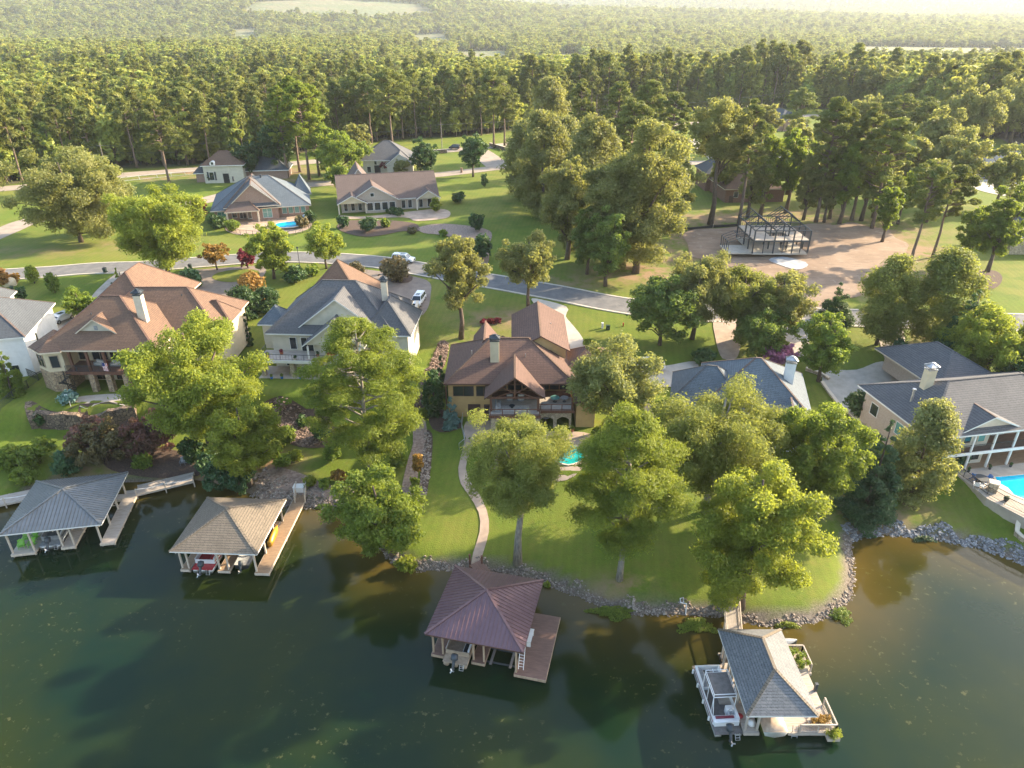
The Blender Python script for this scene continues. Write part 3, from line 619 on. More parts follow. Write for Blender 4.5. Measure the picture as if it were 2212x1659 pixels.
# ------------------------------------------------------------------ trees
def unit(n):
    v = rng.normal(size=(n, 3)); return v/np.linalg.norm(v, axis=1)[:, None]
def leaves(clumps, total, size, mat, name='crown', aspect=.62, up=.15, spread=.5, droop=0.0, rand=1.0):
    """clumps: rows cx,cy,cz,r,flat ; small leaf faces on and inside each clump"""
    C = np.array(clumps); wts = C[:, 3]**2; wts = wts/wts.sum()
    idx = rng.choice(len(C), size=int(total), p=wts); n = len(idx)
    d = unit(n); d[:, 2] += up; d /= np.linalg.norm(d, axis=1)[:, None]
    r = C[idx, 3]*(1-spread*rng.random(n)**1.5)*(1+.2*rng.normal(size=n))
    P = C[idx, :3]+d*r[:, None]*np.stack([np.ones(n), np.ones(n), C[idx, 4]], -1)
    if droop: P[:, 2] -= droop*rng.random(n)**2
    nr = d+rand*unit(n)+np.array([0, 0, .25]); nr /= np.linalg.norm(nr, axis=1)[:, None]
    t = np.cross(nr, unit(n)); t /= np.linalg.norm(t, axis=1)[:, None]; b = np.cross(nr, t)
    s = size*rng.uniform(.6, 1.35, n)[:, None]
    v = np.stack([P+t*s*.62, P+b*s*aspect*.5+nr*s*.08, P-t*s*.62, P-b*s*aspect*.5+nr*s*.08], 1).reshape(-1, 3)
    f = np.arange(n*4).reshape(-1, 4)
    ct = rng.random(len(C)); tint = np.clip(.55*ct[idx]+.6*rng.random(n)-.08, 0, 1)
    return fast_mesh(name, v, f, mat, tint)
def wood(trunk, limbs, mat, name='trunk', n=7):
    mb = MB(); mb.tube([p for p, r in trunk], [r for p, r in trunk], n)
    for pts, r0, r1 in limbs:
        k = len(pts); mb.tube(pts, [r0+(r1-r0)*i/(k-1) for i in range(k)], 5)
    me = bpy.data.meshes.new(name); me.from_pydata(mb.v, [], mb.f); me.polygons.foreach_set('use_smooth', [True]*len(me.polygons)); me.materials.append(MATS[mat]); return me
def trunk_pts(H, r, lean=(0, 0), k=6, wob=.02):
    out = []
    for i in range(k):
        t = i/(k-1); j = wob*H*(t > 0)
        out.append(((lean[0]*t+random.uniform(-j, j), lean[1]*t+random.uniform(-j, j), H*t-.15*(t == 0)), r*(1.25-.25*min(1, t*8))*(1-.78*t)))
    return out
def tree_mesh(kind, H, Rr, z0, N, leafmat, barkmat, lean=(0, 0), seed=0):
    """returns trunk mesh, crown mesh. H total height, Rr crown radius, z0 crown bottom height"""
    global rng
    rng = np.random.default_rng(seed*7+13); random.seed(seed*3+5)
    Hc = H-z0; cl = []; limbs = []; lx, ly = lean
    def axis(z): return (lx*z/H, ly*z/H)
    if kind in ('oak', 'maple', 'willow'):
        nc = {'oak': 95, 'maple': 120, 'willow': 130}[kind]; fr = {'oak': .20, 'maple': .17, 'willow': .17}[kind]
        ph = random.uniform(0, 6)
        for i in range(nc):
            d = unit(1)[0]; d[2] = d[2]*.95+.05
            az = math.atan2(d[1], d[0]); lob = 1+.16*math.sin(3*az+ph)+.10*math.sin(5*az+2*ph+3*d[2])
            f = rng.uniform(.55, .92)*lob if i > nc*.22 else rng.uniform(.1, .5)
            zc = z0+Hc*.48; hz = Hc*.50
            prof = 1.0 if kind != 'oak' else rng.uniform(.82, 1.12)
            rad = Rr*(1.0 if d[2] > -.2 else .9)
            cx, cy, cz = d[0]*rad*f*prof, d[1]*rad*f*prof, zc+d[2]*hz*f
            rc = min(Rr, Hc*.55)*fr*rng.uniform(.7, 1.25); ax = axis(cz)
            cl.append((cx+ax[0], cy+ax[1], cz, rc, .8))
        if kind == 'maple':
            cl = [c for c in cl]
        for c in random.sample(cl, 13):
            zb = z0*.75+max(0, (c[2]-z0))*.45; a = axis(zb)
            mid = ((c[0]+a[0])*.5, (c[1]+a[1])*.5, (zb+c[2])*.5+.05*H*random.random()); limbs.append(([(a[0], a[1], zb), mid, c[:3]], H*.011, H*.003))
        tr = trunk_pts(H*.88, H*.021+.05, lean)
        if kind == 'willow': return wood(tr, limbs, barkmat), leaves(cl, N, 1, leafmat, aspect=.4, droop=Hc*.06, rand=1.1), cl
        return wood(tr, limbs, barkmat), leaves(cl, N, 1, leafmat, rand=1.25), cl
    if kind in ('pine', 'pine2'):
        nl = max(6, int(Hc/(1.5 if N < 9000 else .95))); per = 4 if N < 9000 else 7; pk = 1.0 if N < 9000 else (.86 if kind == 'pine2' else .62)
        for i in range(nl):
            t = i/(nl-1); z = z0+Hc*(.04+.93*t)
            rr = Rr*(math.sin(math.pi*(.16+.78*(t**.85)))**.75)*(1.0 if t < .9 else .75)
            k = per+(2 if .3 < t < .9 else 0) if t < .96 else 2
            for j in range(k):
                az = rng.uniform(0, 6.28); f = rng.uniform(.35, .95)
                if random.random() < (.16 if N < 9000 or kind == 'pine2' else .26): continue
                ax = axis(z); c = (ax[0]+math.cos(az)*rr*f, ax[1]+math.sin(az)*rr*f, z+rng.uniform(-.5, .5)+.12*rr*f, Rr*pk*rng.uniform(.17, .34), .5)
                cl.append(c)
                if random.random() < .5: limbs.append(([(ax[0], ax[1], z-.25*rr*f), (ax[0]*.4+c[0]*.6, ax[1]*.4+c[1]*.6, z-.08*rr*f), c[:3]], H*.006, H*.0018))
        return wood(trunk_pts(H*.97, H*.0135+.06, lean, 8, .006), limbs, barkmat), leaves(cl, N, 1, leafmat, aspect=.3, up=.45, rand=.9), cl
    if kind == 'cone':
        nl = max(7, int(Hc/.9))
        for i in range(nl):
            t = i/(nl-1); z = z0+Hc*t*.97; rr = Rr*(1-t)**.75*(1 if t > .1 else .85)+.12
            for j in range(max(3, int(9*(1-t)+2))):
                az = rng.uniform(0, 6.28); f = rng.uniform(.5, .85); ax = axis(z)
                cl.append((ax[0]+math.cos(az)*rr*f, ax[1]+math.sin(az)*rr*f, z+rng.uniform(-.3, .3), max(.18, Rr*.26*(1.15-t)), .75))
        return wood(trunk_pts(H*.95, H*.014+.04, lean), [], barkmat), leaves(cl, N, 1, leafmat, aspect=.4, rand=.8), cl
    if kind == 'oval':
        for i in range(110):
            t = rng.random(); az = rng.uniform(0, 6.28); rr = Rr*math.sin(math.pi*min(.97, .12+.86*t))**.6; z = z0+Hc*t*.95; f = rng.uniform(.4, .85); ax = axis(z)
            cl.append((ax[0]+math.cos(az)*rr*f, ax[1]+math.sin(az)*rr*f, z, Rr*.27*rng.uniform(.6, 1.25), .85))
        return wood(trunk_pts(H*.9, H*.015+.04, lean), [], barkmat), leaves(cl, N, 1, leafmat, rand=.9), cl
def scale_leaves(me, cl, N, cover=2.6, lo=.10, hi=.7, asp=.5):
    pass
def make_tree(name, label, cat, loc, kind, H, Rr, z0, N, leafmat, barkmat='bark', lean=(0, 0), group=None, seed=0, cover=2.4, rz=0):
    global LEAF
    t, c, cl = tree_mesh(kind, H, Rr, z0, N, leafmat, barkmat, lean, seed)
    # real leaf-cluster size: enough faces to cover the crown a few times over
    co0 = np.empty(len(c.vertices)*3, np.float32); c.vertices.foreach_get('co', co0); q0 = co0.reshape(-1, 3); zm = np.percentile(q0[:, 2], 99.7); q0[:, 2] *= H/zm if zm > H else 1; rm = np.percentile(np.hypot(q0[:, 0]-lean[0]*.7, q0[:, 1]-lean[1]*.7), 97); q0[:, :2] *= min(1.15, max(.7, Rr/rm)); c.vertices.foreach_set('co', co0)
    area = math.pi*2*Rr*max(H-z0, .5); s = math.sqrt(cover*area/(N*(.31 if kind not in ('pine', 'pine2', 'cone', 'willow') else .19))); s = min(max(s, .09), 1.6)
    n = len(c.vertices); co_ = np.empty(n*3, np.float32); c.vertices.foreach_get('co', co_); q = co_.reshape(-1, 4, 3); m = q.mean(1, keepdims=True)
    q[:] = m+(q-m)*s; c.vertices.foreach_set('co', q.ravel()); c.update()
    root = thing(name, label, cat, loc, rz, group)
    a = bpy.data.objects.new('trunk', t); b = bpy.data.objects.new('crown', c)
    for o in (a, b): col.objects.link(o); o.parent = root
    return root
SEED = [1]
def T(bx, by, ty, wpx, kind, cat, label, leaf, bark='bark', cb=.3, lean=(0, 0), group=None, name=None, nk=1.0, cover=2.4, z=None):
    """bx,by trunk foot in the photo; ty crown top; wpx crown width; cb crown bottom as a fraction of height"""
    x, y, zz = G(bx, by)
    if z is not None: zz = z; x, y = U(bx, by, z)
    H = 1.0
    for _ in range(60):
        p = Vp(x, y-wpx*.12*mpx(x, y, zz), zz+H)[1]
        H += (p-ty)*mpx(x, y, zz+H)/.9*.7
        H = max(H, .4)
    Rr = wpx/2*mpx(x, y, zz+H*.6); SEED[0] += 1
    N = int(min(max((wpx*.463)*((by-ty)*(1-cb*.6)*.463)*4.8*nk, 1100), 90000))
    return make_tree(name or cat.replace(' ', '_'), label, cat, (x, y, zz-.05), kind, H, Rr, H*cb, N, leaf, bark, lean, group, SEED[0], cover)
def shrub(bx, by, wpx, hpx, leaf, label, name='shrub', cat='shrub', group=None, cone=False, z=None):
    x, y, zz = G(bx, by)
    if z is not None: zz = z; x, y = U(bx, by, z)
    m = mpx(x, y, zz); Rr = wpx/2*m; H = max(hpx*m/.85, .3); SEED[0] += 1
    global rng; rng = np.random.default_rng(SEED[0]); random.seed(SEED[0])
    cl = []
    for i in range(26):
        d = unit(1)[0]; f = rng.uniform(.3, .75)
        if cone:
            t = i/25; az = rng.uniform(0, 6.28); r_ = Rr*(1-t)**.8*.6; cl.append((math.cos(az)*r_, math.sin(az)*r_, H*t*.92+.1, Rr*(1.05-t)*.55+.05, 1.3))
        else: cl.append((d[0]*Rr*f, d[1]*Rr*f, H*.5+d[2]*H*.5*f, min(Rr, H*.6)*rng.uniform(.3, .45), .85))
    N = int(min(max(wpx*hpx*.214*3, 260), 9000)); me = leaves(cl, N, 1, leaf, name)
    s = math.sqrt(2.6*math.pi*2*Rr*H/(N*.31)); n = len(me.vertices); co_ = np.empty(n*3, np.float32); me.vertices.foreach_get('co', co_); q = co_.reshape(-1, 4, 3); mm = q.mean(1, keepdims=True)
    q[:] = mm+(q-mm)*min(s, .9); me.vertices.foreach_set('co', q.ravel()); me.update()
    o = bpy.data.objects.new(name, me); col.objects.link(o); o.location = (x, y, zz-.03)
    return tag(o, label, cat, group)

# ---- foreground trees along the shore
T(462, 985, 690, 285, 'maple', 'tree', 'large lime green tree in front of the tan roofed house, over the left garden', 'yellow_leaves', cb=.12, nk=1.3)
T(540, 1048, 852, 160, 'maple', 'tree', 'paler yellow green tree leaning over the water beside the big lime tree', 'yellow_leaves', cb=.1, lean=(1.0, -1.5))
T(800, 1008, 700, 245, 'pine', 'pine tree', 'big spreading pine with open branches in front of the grey roofed house', 'bright_pine_needles', 'pale_bark', cb=.14, nk=1.5, cover=2.0)
T(848, 1200, 1024, 198, 'maple', 'tree', 'low bright green maple overhanging the water left of the striped lawn', 'maple_leaves', cb=.0, lean=(-1.2, -1.2))
T(1118, 1216, 905, 232, 'willow', 'tree', 'airy tree with a bare pale trunk between the footpath and the stone bank', 'willow_leaves', 'pale_bark', cb=.36, nk=1.3, cover=1.7)
T(1338, 1252, 898, 240, 'pine2', 'pine tree', 'bright green bushy pine standing on the lakeside lawn right of the teal pool', 'bright_pine_needles', 'pale_bark', cb=.28, nk=1.7)
T(1320, 930, 740, 196, 'oak', 'tree', 'tall pale leaved oak rising at the right end of the stucco house', 'oak_leaves', cb=.2)
T(1525, 1108, 838, 290, 'willow', 'tree', 'wide olive tree with twin trunks hiding the blue grey roof', 'willow_leaves', 'pale_bark', cb=.22, nk=1.4, cover=2.2)
T(1600, 1310, 1018, 285, 'maple', 'tree', 'round golden green maple by the footbridge on the lawn point', 'yellow_leaves', cb=.06, nk=1.4)
T(1730, 1118, 868, 200, 'maple', 'tree', 'broad deep green tree between the olive tree and the dark cypress', 'maple_leaves', cb=.1)
T(1868, 1112, 915, 128, 'cone', 'cypress', 'dark feathery cypress standing just left of the pool house', 'cypress_leaves', cb=.05, nk=1.4)
T(1962, 1078, 872, 132, 'oval', 'tree', 'upright golden tree touching the left corner of the pool house porch', 'oak_leaves', cb=.05)
T(2118, 835, 672, 185, 'willow', 'tree', 'bright yellow green tree behind the roof of the right house', 'yellow_leaves', cb=.15)
T(2190, 885, 748, 130, 'maple', 'tree', 'dark green tree at the right frame edge behind the pool house roof', 'dark_leaves', cb=.1)
T(1893, 745, 556, 122, 'oval', 'cypress', 'feathery tree left of the pair by the road above the right driveway', 'willow_leaves', cb=.12, nk=1.4)
T(2012, 752, 545, 138, 'oval', 'cypress', 'feathery tree right of the pair by the road above the right house', 'willow_leaves', cb=.1, nk=1.4)
T(2062, 800, 630, 120, 'cone', 'cypress', 'dark green tree just behind the right house garage roof', 'dark_leaves', cb=.05)
T(1768, 824, 680, 112, 'maple', 'tree', 'conical maple standing beside the curved wall of the parking court', 'maple_leaves', cb=.12)
T(1797, 700, 615, 82, 'cone', 'tree', 'small dark green tree across the road behind the conical maple', 'dark_leaves', cb=.12)
T(1425, 745, 600, 150, 'maple', 'tree', 'dark green tree right of the stucco house drive, leftmost of the roadside clump', 'green_leaves', cb=.1)
T(1495, 732, 538, 150, 'willow', 'tree', 'yellow topped tree in the roadside clump below the steel frame', 'oak_leaves', cb=.2, nk=1.2)
T(1590, 735, 572, 150, 'willow', 'tree', 'olive green tree in the middle of the roadside clump', 'willow_leaves', cb=.2, nk=1.2)
T(1672, 742, 583, 130, 'willow', 'tree', 'golden tree at the right end of the roadside clump', 'oak_leaves', cb=.15, nk=1.2)
T(1640, 772, 668, 128, 'maple', 'tree', 'low green tree in front of the roadside clump beside the pink crape myrtle', 'green_leaves', cb=.05)
T(996, 731, 502, 134, 'oak', 'tree', 'pale leaved oak with a bare straight trunk between the grey and brown roofs', 'oak_leaves', cb=.28)
T(1142, 672, 504, 118, 'oak', 'tree', 'pale leaved oak behind the garage roof of the stucco house', 'oak_leaves', cb=.28)
T(706, 580, 486, 80, 'oak', 'tree', 'small yellow tree by the road above the grey pyramid roof', 'yellow_leaves', cb=.2)
T(592, 602, 480, 92, 'maple', 'tree', 'yellow green tree by the road beside the lamp post', 'yellow_leaves', cb=.05)
T(365, 597, 404, 180, 'willow', 'tree', 'large golden feathery tree by the road behind the tan roofed house', 'yellow_leaves', cb=.15, nk=1.4, cover=3)
T(176, 523, 330, 235, 'oak', 'tree', 'very wide green oak on the far left lawn beyond the road', 'oak_leaves', cb=.12, nk=1.3)
T(222, 505, 318, 150, 'oak', 'tree', 'taller crown rising behind the wide oak on the far left lawn', 'oak_leaves', cb=.15)
T(470, 583, 528, 62, 'oak', 'small tree', 'small bronze topped mushroom shaped tree on the driveway island', 'rust_leaves', cb=.2)
T(536, 580, 533, 44, 'maple', 'small tree', 'small dark red maple next to the bronze topped tree', 'red_leaves', cb=.1)
T(735, 390, 275, 132, 'maple', 'tree', 'round bright green tree behind the ranch house left gable', 'maple_leaves', cb=.1)
T(775, 372, 262, 72, 'oak', 'tree', 'pale tree behind the round green tree near the grey cross gabled house', 'oak_leaves', cb=.15)
T(920, 380, 300, 58, 'maple', 'tree', 'dark green tree left of the entrance road by the grey cross gabled house', 'dark_leaves', cb=.12)
T(1022, 382, 288, 64, 'maple', 'tree', 'dark green tree with a visible trunk in the middle of the entrance lawn', 'dark_leaves', cb=.2)
T(738, 415, 356, 56, 'oak', 'tree', 'small yellow green tree at the left end of the ranch house', 'maple_leaves', cb=.12)
T(540, 385, 305, 76, 'maple', 'tree', 'dark tree covering the right half of the pale French style house', 'dark_leaves', cb=.1)
T(605, 380, 262, 76, 'willow', 'tree', 'olive tree beside the pine group behind the brick pool house', 'dark_leaves', cb=.2)
T(367, 400, 216, 78, 'pine', 'pine tree', 'lone tall pine on the left lawn in front of the forest wall', 'pine_needles', 'pine_bark', cb=.42)
PG = [(622, 385, 186, 62, 'leftmost of the pines behind the brick pool house'), (648, 372, 166, 74, 'tallest golden pine behind the brick pool house'), (668, 388, 170, 80, 'leaning pine of the group behind the brick pool house'), (690, 380, 182, 62, 'rightmost of the pines behind the brick pool house')]
for a in PG: T(a[0], a[1], a[2], a[3], 'pine', 'pine tree', a[4], 'bright_pine_needles', 'pine_bark', cb=.40)
for a in [(777, 308, 152, 66, 'left of the three tall pines over the grey cross gabled house'), (803, 310, 160, 58, 'middle of the three tall pines over the grey cross gabled house'), (848, 322, 150, 92, 'right and broadest of the three tall pines over the grey cross gabled house'),
          (1067, 320, 152, 66, 'tall pine beside the right entrance wall'), (1090, 318, 166, 60, 'pine just right of the tall entrance pine')]: T(a[0], a[1], a[2], a[3], 'pine', 'pine tree', a[4], 'pine_needles', 'pine_bark', cb=.46)
# central grove
for a in [(1135, 430, 262, 92, 'oak', 'oak at the left edge of the central grove'), (1170, 470, 236, 105, 'oak', 'pale oak second from the left edge of the central grove'), (1185, 345, 168, 84, 'oak', 'pale oak at the back left of the central grove'), (1225, 560, 330, 120, 'oak', 'tall front oak on the left side of the central grove'),
          (1275, 500, 246, 110, 'oak', 'oak in the middle of the central grove'), (1300, 470, 300, 105, 'oak', 'oak behind the broad trunk oak of the central grove'), (1373, 590, 262, 200, 'oak', 'largest pale oak of the grove with its bare trunk showing below'), (1430, 500, 300, 120, 'oak', 'oak on the right side of the central grove'), (1215, 430, 250, 90, 'oak', 'oak between the left oaks and the middle of the central grove'), (1345, 500, 340, 120, 'oak', 'half hidden oak behind the largest grove oak'), (1325, 580, 400, 90, 'oak', 'slim oak in front of the largest grove oak')]:
    T(a[0], a[1], a[2], a[3]*1.1, 'oval' if a[3] < 115 else 'oak', 'tree', a[5], 'oak_leaves', 'bark', cb=.07, nk=1.2)
for a in [(1308, 618, 450, 90, 'dark tree at the front foot of the central grove'), (1268, 592, 452, 78, 'dark low tree at the left foot of the central grove'), (1345, 560, 430, 80, 'shaded tree beneath the largest grove oak')]: T(a[0], a[1], a[2], a[3], 'maple', 'tree', a[4], 'green_leaves', cb=.12)
for a in [(1250, 380, 172, 62, 'pine topping the left of the central grove'), (1328, 372, 176, 74, 'pine behind the middle of the central grove'), (1395, 400, 168, 92, 'broad pine at the back of the central grove'), (1440, 420, 196, 78, 'pine at the right back of the central grove'), (1355, 450, 215, 100, 'dense pine in the heart of the central grove')]:
    T(a[0], a[1], a[2], a[3], 'pine', 'pine tree', a[4], 'pine_needles', 'pine_bark', cb=.3)
# grove around the steel frame, right
T(1534, 485, 207, 142, 'oak', 'tree', 'tall vase shaped oak left of the steel frame with a long bare trunk', 'oak_leaves', 'bark', cb=.5)
T(1560, 430, 320, 60, 'oak', 'tree', 'small tree under the vase shaped oak by the red brick house', 'willow_leaves', cb=.2)
for a in [(1595, 488, 216, 76, 'leaning pine just right of the vase shaped oak', .42), (1762, 480, 205, 96, 'pine right of the steel frame, first trunk of the row', .3), (1792, 472, 232, 80, 'pine second in the row right of the steel frame', .3), (1839, 477, 226, 92, 'pine in the middle of the row right of the steel frame', .28),
          (1883, 494, 250, 112, 'tallest leaning pine at the edge of the bare lot', .28), (1967, 570, 345, 100, 'front pine with a bare trunk at the right end of the bare lot', .42), (2014, 556, 352, 104, 'flat topped leaning pine beside the right end of the bare lot', .45), (1925, 340, 205, 88, 'dark pine far behind the row near the blue roofed house', .35), (1975, 350, 212, 76, 'dark pine right of the far pine behind the row', .35),
          (1720, 300, 190, 70, 'pine just behind the purple roofed brick house', .3)]:
    T(a[0], a[1], a[2], a[3], 'pine', 'pine tree', a[4], 'pine_needles', 'pine_bark', cb=a[5])
for a in [(1642, 466, 275, 78, 'leafy tree in front of the red brick house roof'), (1697, 460, 272, 92, 'leafy leaning tree right of the red brick house'), (1812, 484, 300, 76, 'oak among the pines right of the steel frame'), (1860, 477, 290, 66, 'slim oak among the pines right of the steel frame'), (1905, 523, 392, 56, 'small tree in front of the pine row'),
          (1939, 484, 370, 66, 'green tree at the right end of the pine row'), (2086, 574, 440, 74, 'slim tree left of the mulch ring'), (2132, 588, 400, 92, 'oak standing in the mulch ring'), (2045, 440, 272, 110, 'pale oak left of the blue roofed house'), (2150, 452, 305, 92, 'pale oak in front of the blue roofed house'), (1745, 440, 290, 60, 'pale tree behind the steel frame'), (2196, 452, 398, 60, 'small tree at the right frame edge by the blue roofed house')]:
    T(a[0], a[1], a[2], a[3], 'oak', 'tree', a[4], 'oak_leaves' if 'pale' in a[4] else 'maple_leaves', 'bark', cb=.18)
for a in [(1615, 470, 300, 74, 'leafy tree half covering the red brick house'), (1735, 475, 330, 70, 'leafy tree right behind the steel frame roof'), (1780, 480, 350, 60, 'low leafy tree at the back of the pine row'), (1885, 470, 330, 78, 'leafy tree in the right half of the pine row'), (2000, 480, 330, 84, 'leafy tree between the two leaning lot pines'), (1700, 420, 250, 80, 'leafy tree filling the gap behind the steel frame'), (1780, 400, 240, 90, 'leafy tree behind the pine row near the far lawn'), (1890, 420, 262, 90, 'leafy tree behind the right part of the pine row'), (1960, 430, 300, 80, 'leafy tree between the pine row and the pale oak'), (1850, 330, 200, 90, 'large tree beyond the street near the woods'), (2010, 380, 225, 90, 'large tree before the woods left of the blue roofed house'), (2080, 330, 170, 110, 'large dark tree before the right woods'), (2180, 310, 160, 120, 'large dark tree before the woods at the right frame edge'), (1640, 330, 215, 70, 'tree behind the red brick house by the street')]:
    T(a[0], a[1], a[2], a[3], 'oak', 'tree', a[4], 'oak_leaves', 'bark', cb=.15)
# small garden trees
T(75, 612, 573, 30, 'oval', 'sapling', 'yellow sapling on the sunlit left lawn', 'yellow_leaves', cb=.15); T(119, 632, 588, 32, 'oval', 'sapling', 'dark green sapling on the sunlit left lawn', 'maple_leaves', cb=.15)
T(180, 690, 628, 78, 'oak', 'tree', 'dogwood with yellow top beside the tan roofed house', 'maple_leaves', cb=.05); T(30, 850, 750, 60, 'cone', 'sapling', 'young green tree in front of the white house', 'maple_leaves', cb=.05)
T(549, 655, 590, 64, 'oval', 'magnolia', 'bronze topped magnolia between the two left houses', 'rust_leaves', cb=.02); T(530, 685, 620, 74, 'oval', 'magnolia', 'dark magnolia below the bronze one between the two left houses', 'dark_leaves', cb=.02); T(578, 672, 622, 62, 'oval', 'magnolia', 'dark magnolia nearest the grey roofed house', 'dark_leaves', cb=.02)
T(540, 745, 676, 24, 'cone', 'arborvitae', 'narrow arborvitae at the left wall of the grey roofed house', 'dark_leaves', cb=0, nk=2); T(258, 614, 577, 17, 'cone', 'arborvitae', 'taller narrow arborvitae by the concrete drive', 'yellow_leaves', cb=0, nk=3); T(246, 628, 608, 12, 'cone', 'arborvitae', 'shorter narrow arborvitae by the concrete drive', 'dark_leaves', cb=0, nk=3)
T(938, 898, 800, 50, 'oval', 'evergreen', 'dense dark evergreen against the left wall of the stucco house', 'dark_leaves', cb=0); T(955, 855, 770, 36, 'cone', 'evergreen', 'green evergreen behind the blue spruce beside the stucco house', 'dark_leaves', cb=0); T(975, 918, 860, 46, 'cone', 'spruce', 'silvery blue spruce at the corner of the stucco house', 'blue_spruce_leaves', cb=0)
T(330, 982, 905, 110, 'maple', 'crape myrtle', 'crape myrtle with dusky red flowers below the stone wall, right one', 'myrtle_leaves', cb=.05); T(232, 1000, 922, 135, 'maple', 'crape myrtle', 'wide crape myrtle with dusky pink flowers below the stone wall', 'bronze_leaves', cb=.08); T(205, 985, 908, 90, 'maple', 'crape myrtle', 'pink flowered crape myrtle at the left end of the garden bank', 'myrtle_leaves', cb=.1)
T(418, 995, 948, 60, 'maple', 'shrub', 'shaded green shrub under the lime tree by the dock chairs', 'dark_leaves', cb=0); T(505, 1058, 995, 110, 'maple', 'shrub', 'dark green shrub mass hanging over the water by the left dock', 'cypress_leaves', cb=0); T(1678, 790, 740, 76, 'maple', 'crape myrtle', 'pink flowering crape myrtle behind the blue grey roof', 'pink_leaves', cb=.05)
T(880, 1232, 1205, 54, 'maple', 'shrub', 'yellow green bush at the water edge under the low maple', 'yellow_leaves', cb=0)
SH = [(1520, 785, 62, 32, 'dark_leaves', 'dark shrub group above the blue grey roof'), (1850, 900, 62, 62, 'dark_leaves', 'dark shrub against the end wall of the right house'), (1930, 790, 40, 60, 'cypress_leaves', 'shrub beside the garage of the right house'), (858, 608, 66, 50, 'bronze_leaves', 'round bronze bush on the driveway island'), (766, 604, 56, 34, 'bronze_leaves', 'low bronze bush right of the grey pyramid roof'),
      (436, 480, 34, 52, 'red_leaves', 'reddish shrub at the left corner of the brick pool house'), (475, 492, 44, 26, 'dark_leaves', 'dark shrub in the bed left of the pool terrace'), (505, 500, 34, 24, 'maple_leaves', 'bright leafy plant at the pool terrace edge'), (415, 625, 50, 44, 'cypress_leaves', 'weeping green shrub behind the tan hip roof'), (640, 608, 50, 30, 'dark_leaves', 'dark shrub left of the grey pyramid roof'), (676, 596, 30, 22, 'maple_leaves', 'light green grass clump by the lamp post'),
      (1030, 500, 36, 38, 'dark_leaves', 'dark conical shrub in the gravel garden'), (1046, 405, 17, 28, 'dark_leaves', 'small dark conical shrub on the entrance lawn'), (992, 438, 34, 22, 'dark_leaves', 'dark shrub row on a small bed right of the ranch house'), (798, 500, 40, 28, 'dark_leaves', 'dark rounded shrub in the bed below the ranch house'), (742, 492, 26, 26, 'dark_leaves', 'dark shrub at the left end of the ranch house bed'),
      (942, 458, 24, 26, 'yellow_leaves', 'yellow green bush at the right porch of the ranch house'), (835, 490, 26, 16, 'maple_leaves', 'green shrub in the middle of the ranch house bed'), (890, 505, 26, 12, 'bronze_leaves', 'reddish shrub at the end of the ranch house bed'), (958, 510, 24, 12, 'maple_leaves', 'low green shrub in the gravel garden upper row'), (975, 530, 20, 8, 'cypress_leaves', 'low blue green mound in the gravel garden'), (1005, 545, 22, 9, 'maple_leaves', 'low green mound in the gravel garden lower row'),
      (1040, 560, 56, 50, 'dark_leaves', 'dark shrub cluster at the bottom of the gravel garden'), (830, 372, 44, 34, 'red_leaves', 'dark red tree like shrub in front of the grey cross gabled house'), (868, 380, 40, 34, 'oak_leaves', 'grey green shrub right of the red one'), (10, 620, 30, 40, 'rust_leaves', 'orange bush in the boulder bed at the left frame edge'), (36, 612, 20, 22, 'rust_leaves', 'small orange bush right of the boulder bed'),
      (52, 655, 22, 36, 'dark_leaves', 'dark shrub at the corner of the white house'), (85, 900, 30, 26, 'dark_leaves', 'clipped shrub at the base of the white house wall'), (150, 870, 46, 26, 'blue_spruce_leaves', 'grey green shrub at the foot of the stone turret'), (80, 1000, 90, 50, 'maple_leaves', 'lush green bank plants left of the garden path'), (150, 1030, 60, 56, 'cypress_leaves', 'blue green shrub above the grey roofed dock'), (30, 1010, 80, 44, 'maple_leaves', 'ferny ground bush at the far left shore'),
      (620, 960, 44, 40, 'maple_leaves', 'green shrub beside the rubble slope'), (655, 920, 30, 20, 'dark_leaves', 'low dark shrub on the rubble slope'), (612, 1010, 40, 30, 'maple_leaves', 'garden shrub above the right hand dock path'), (670, 1050, 28, 24, 'yellow_leaves', 'yellow green shrub by the shore path'), (720, 990, 46, 30, 'maple_leaves', 'shrub at the foot of the spreading pine'), (905, 1030, 24, 60, 'rust_leaves', 'orange flowering plants beside the line of stones'), (898, 1055, 22, 26, 'yellow_leaves', 'yellow flowers at the lower end of the garden path'),
      (560, 1000, 60, 40, 'dark_leaves', 'dark shrub right of the leaning yellow tree'), (2070, 1005, 40, 30, 'cypress_leaves', 'blue green shrub at the corner of the right pool deck'), (890, 740, 20, 60, 'maple_leaves', 'hedge plants along the right wall of the grey roofed house'), (885, 780, 26, 30, 'rust_leaves', 'orange green bush at the lower right corner of the grey roofed house'), (1120, 770, 14, 10, 'dark_leaves', 'tiny shrub behind the stucco house roof'), (1272, 752, 26, 22, 'maple_leaves', 'clipped shrubs in the curved bed by the stucco house drive'),
      (1290, 948, 30, 24, 'yellow_leaves', 'yellow green plant at the right end of the terrace'), (1180, 1268, 20, 12, 'yellow_leaves', 'weeds on the bank behind the brown dock roof'), (1920, 640, 18, 16, 'dark_leaves', 'little dark shrub beside the road on the right'), (455, 395, 14, 18, 'dark_leaves', 'clipped green shrub by the door of the pale French style house')]
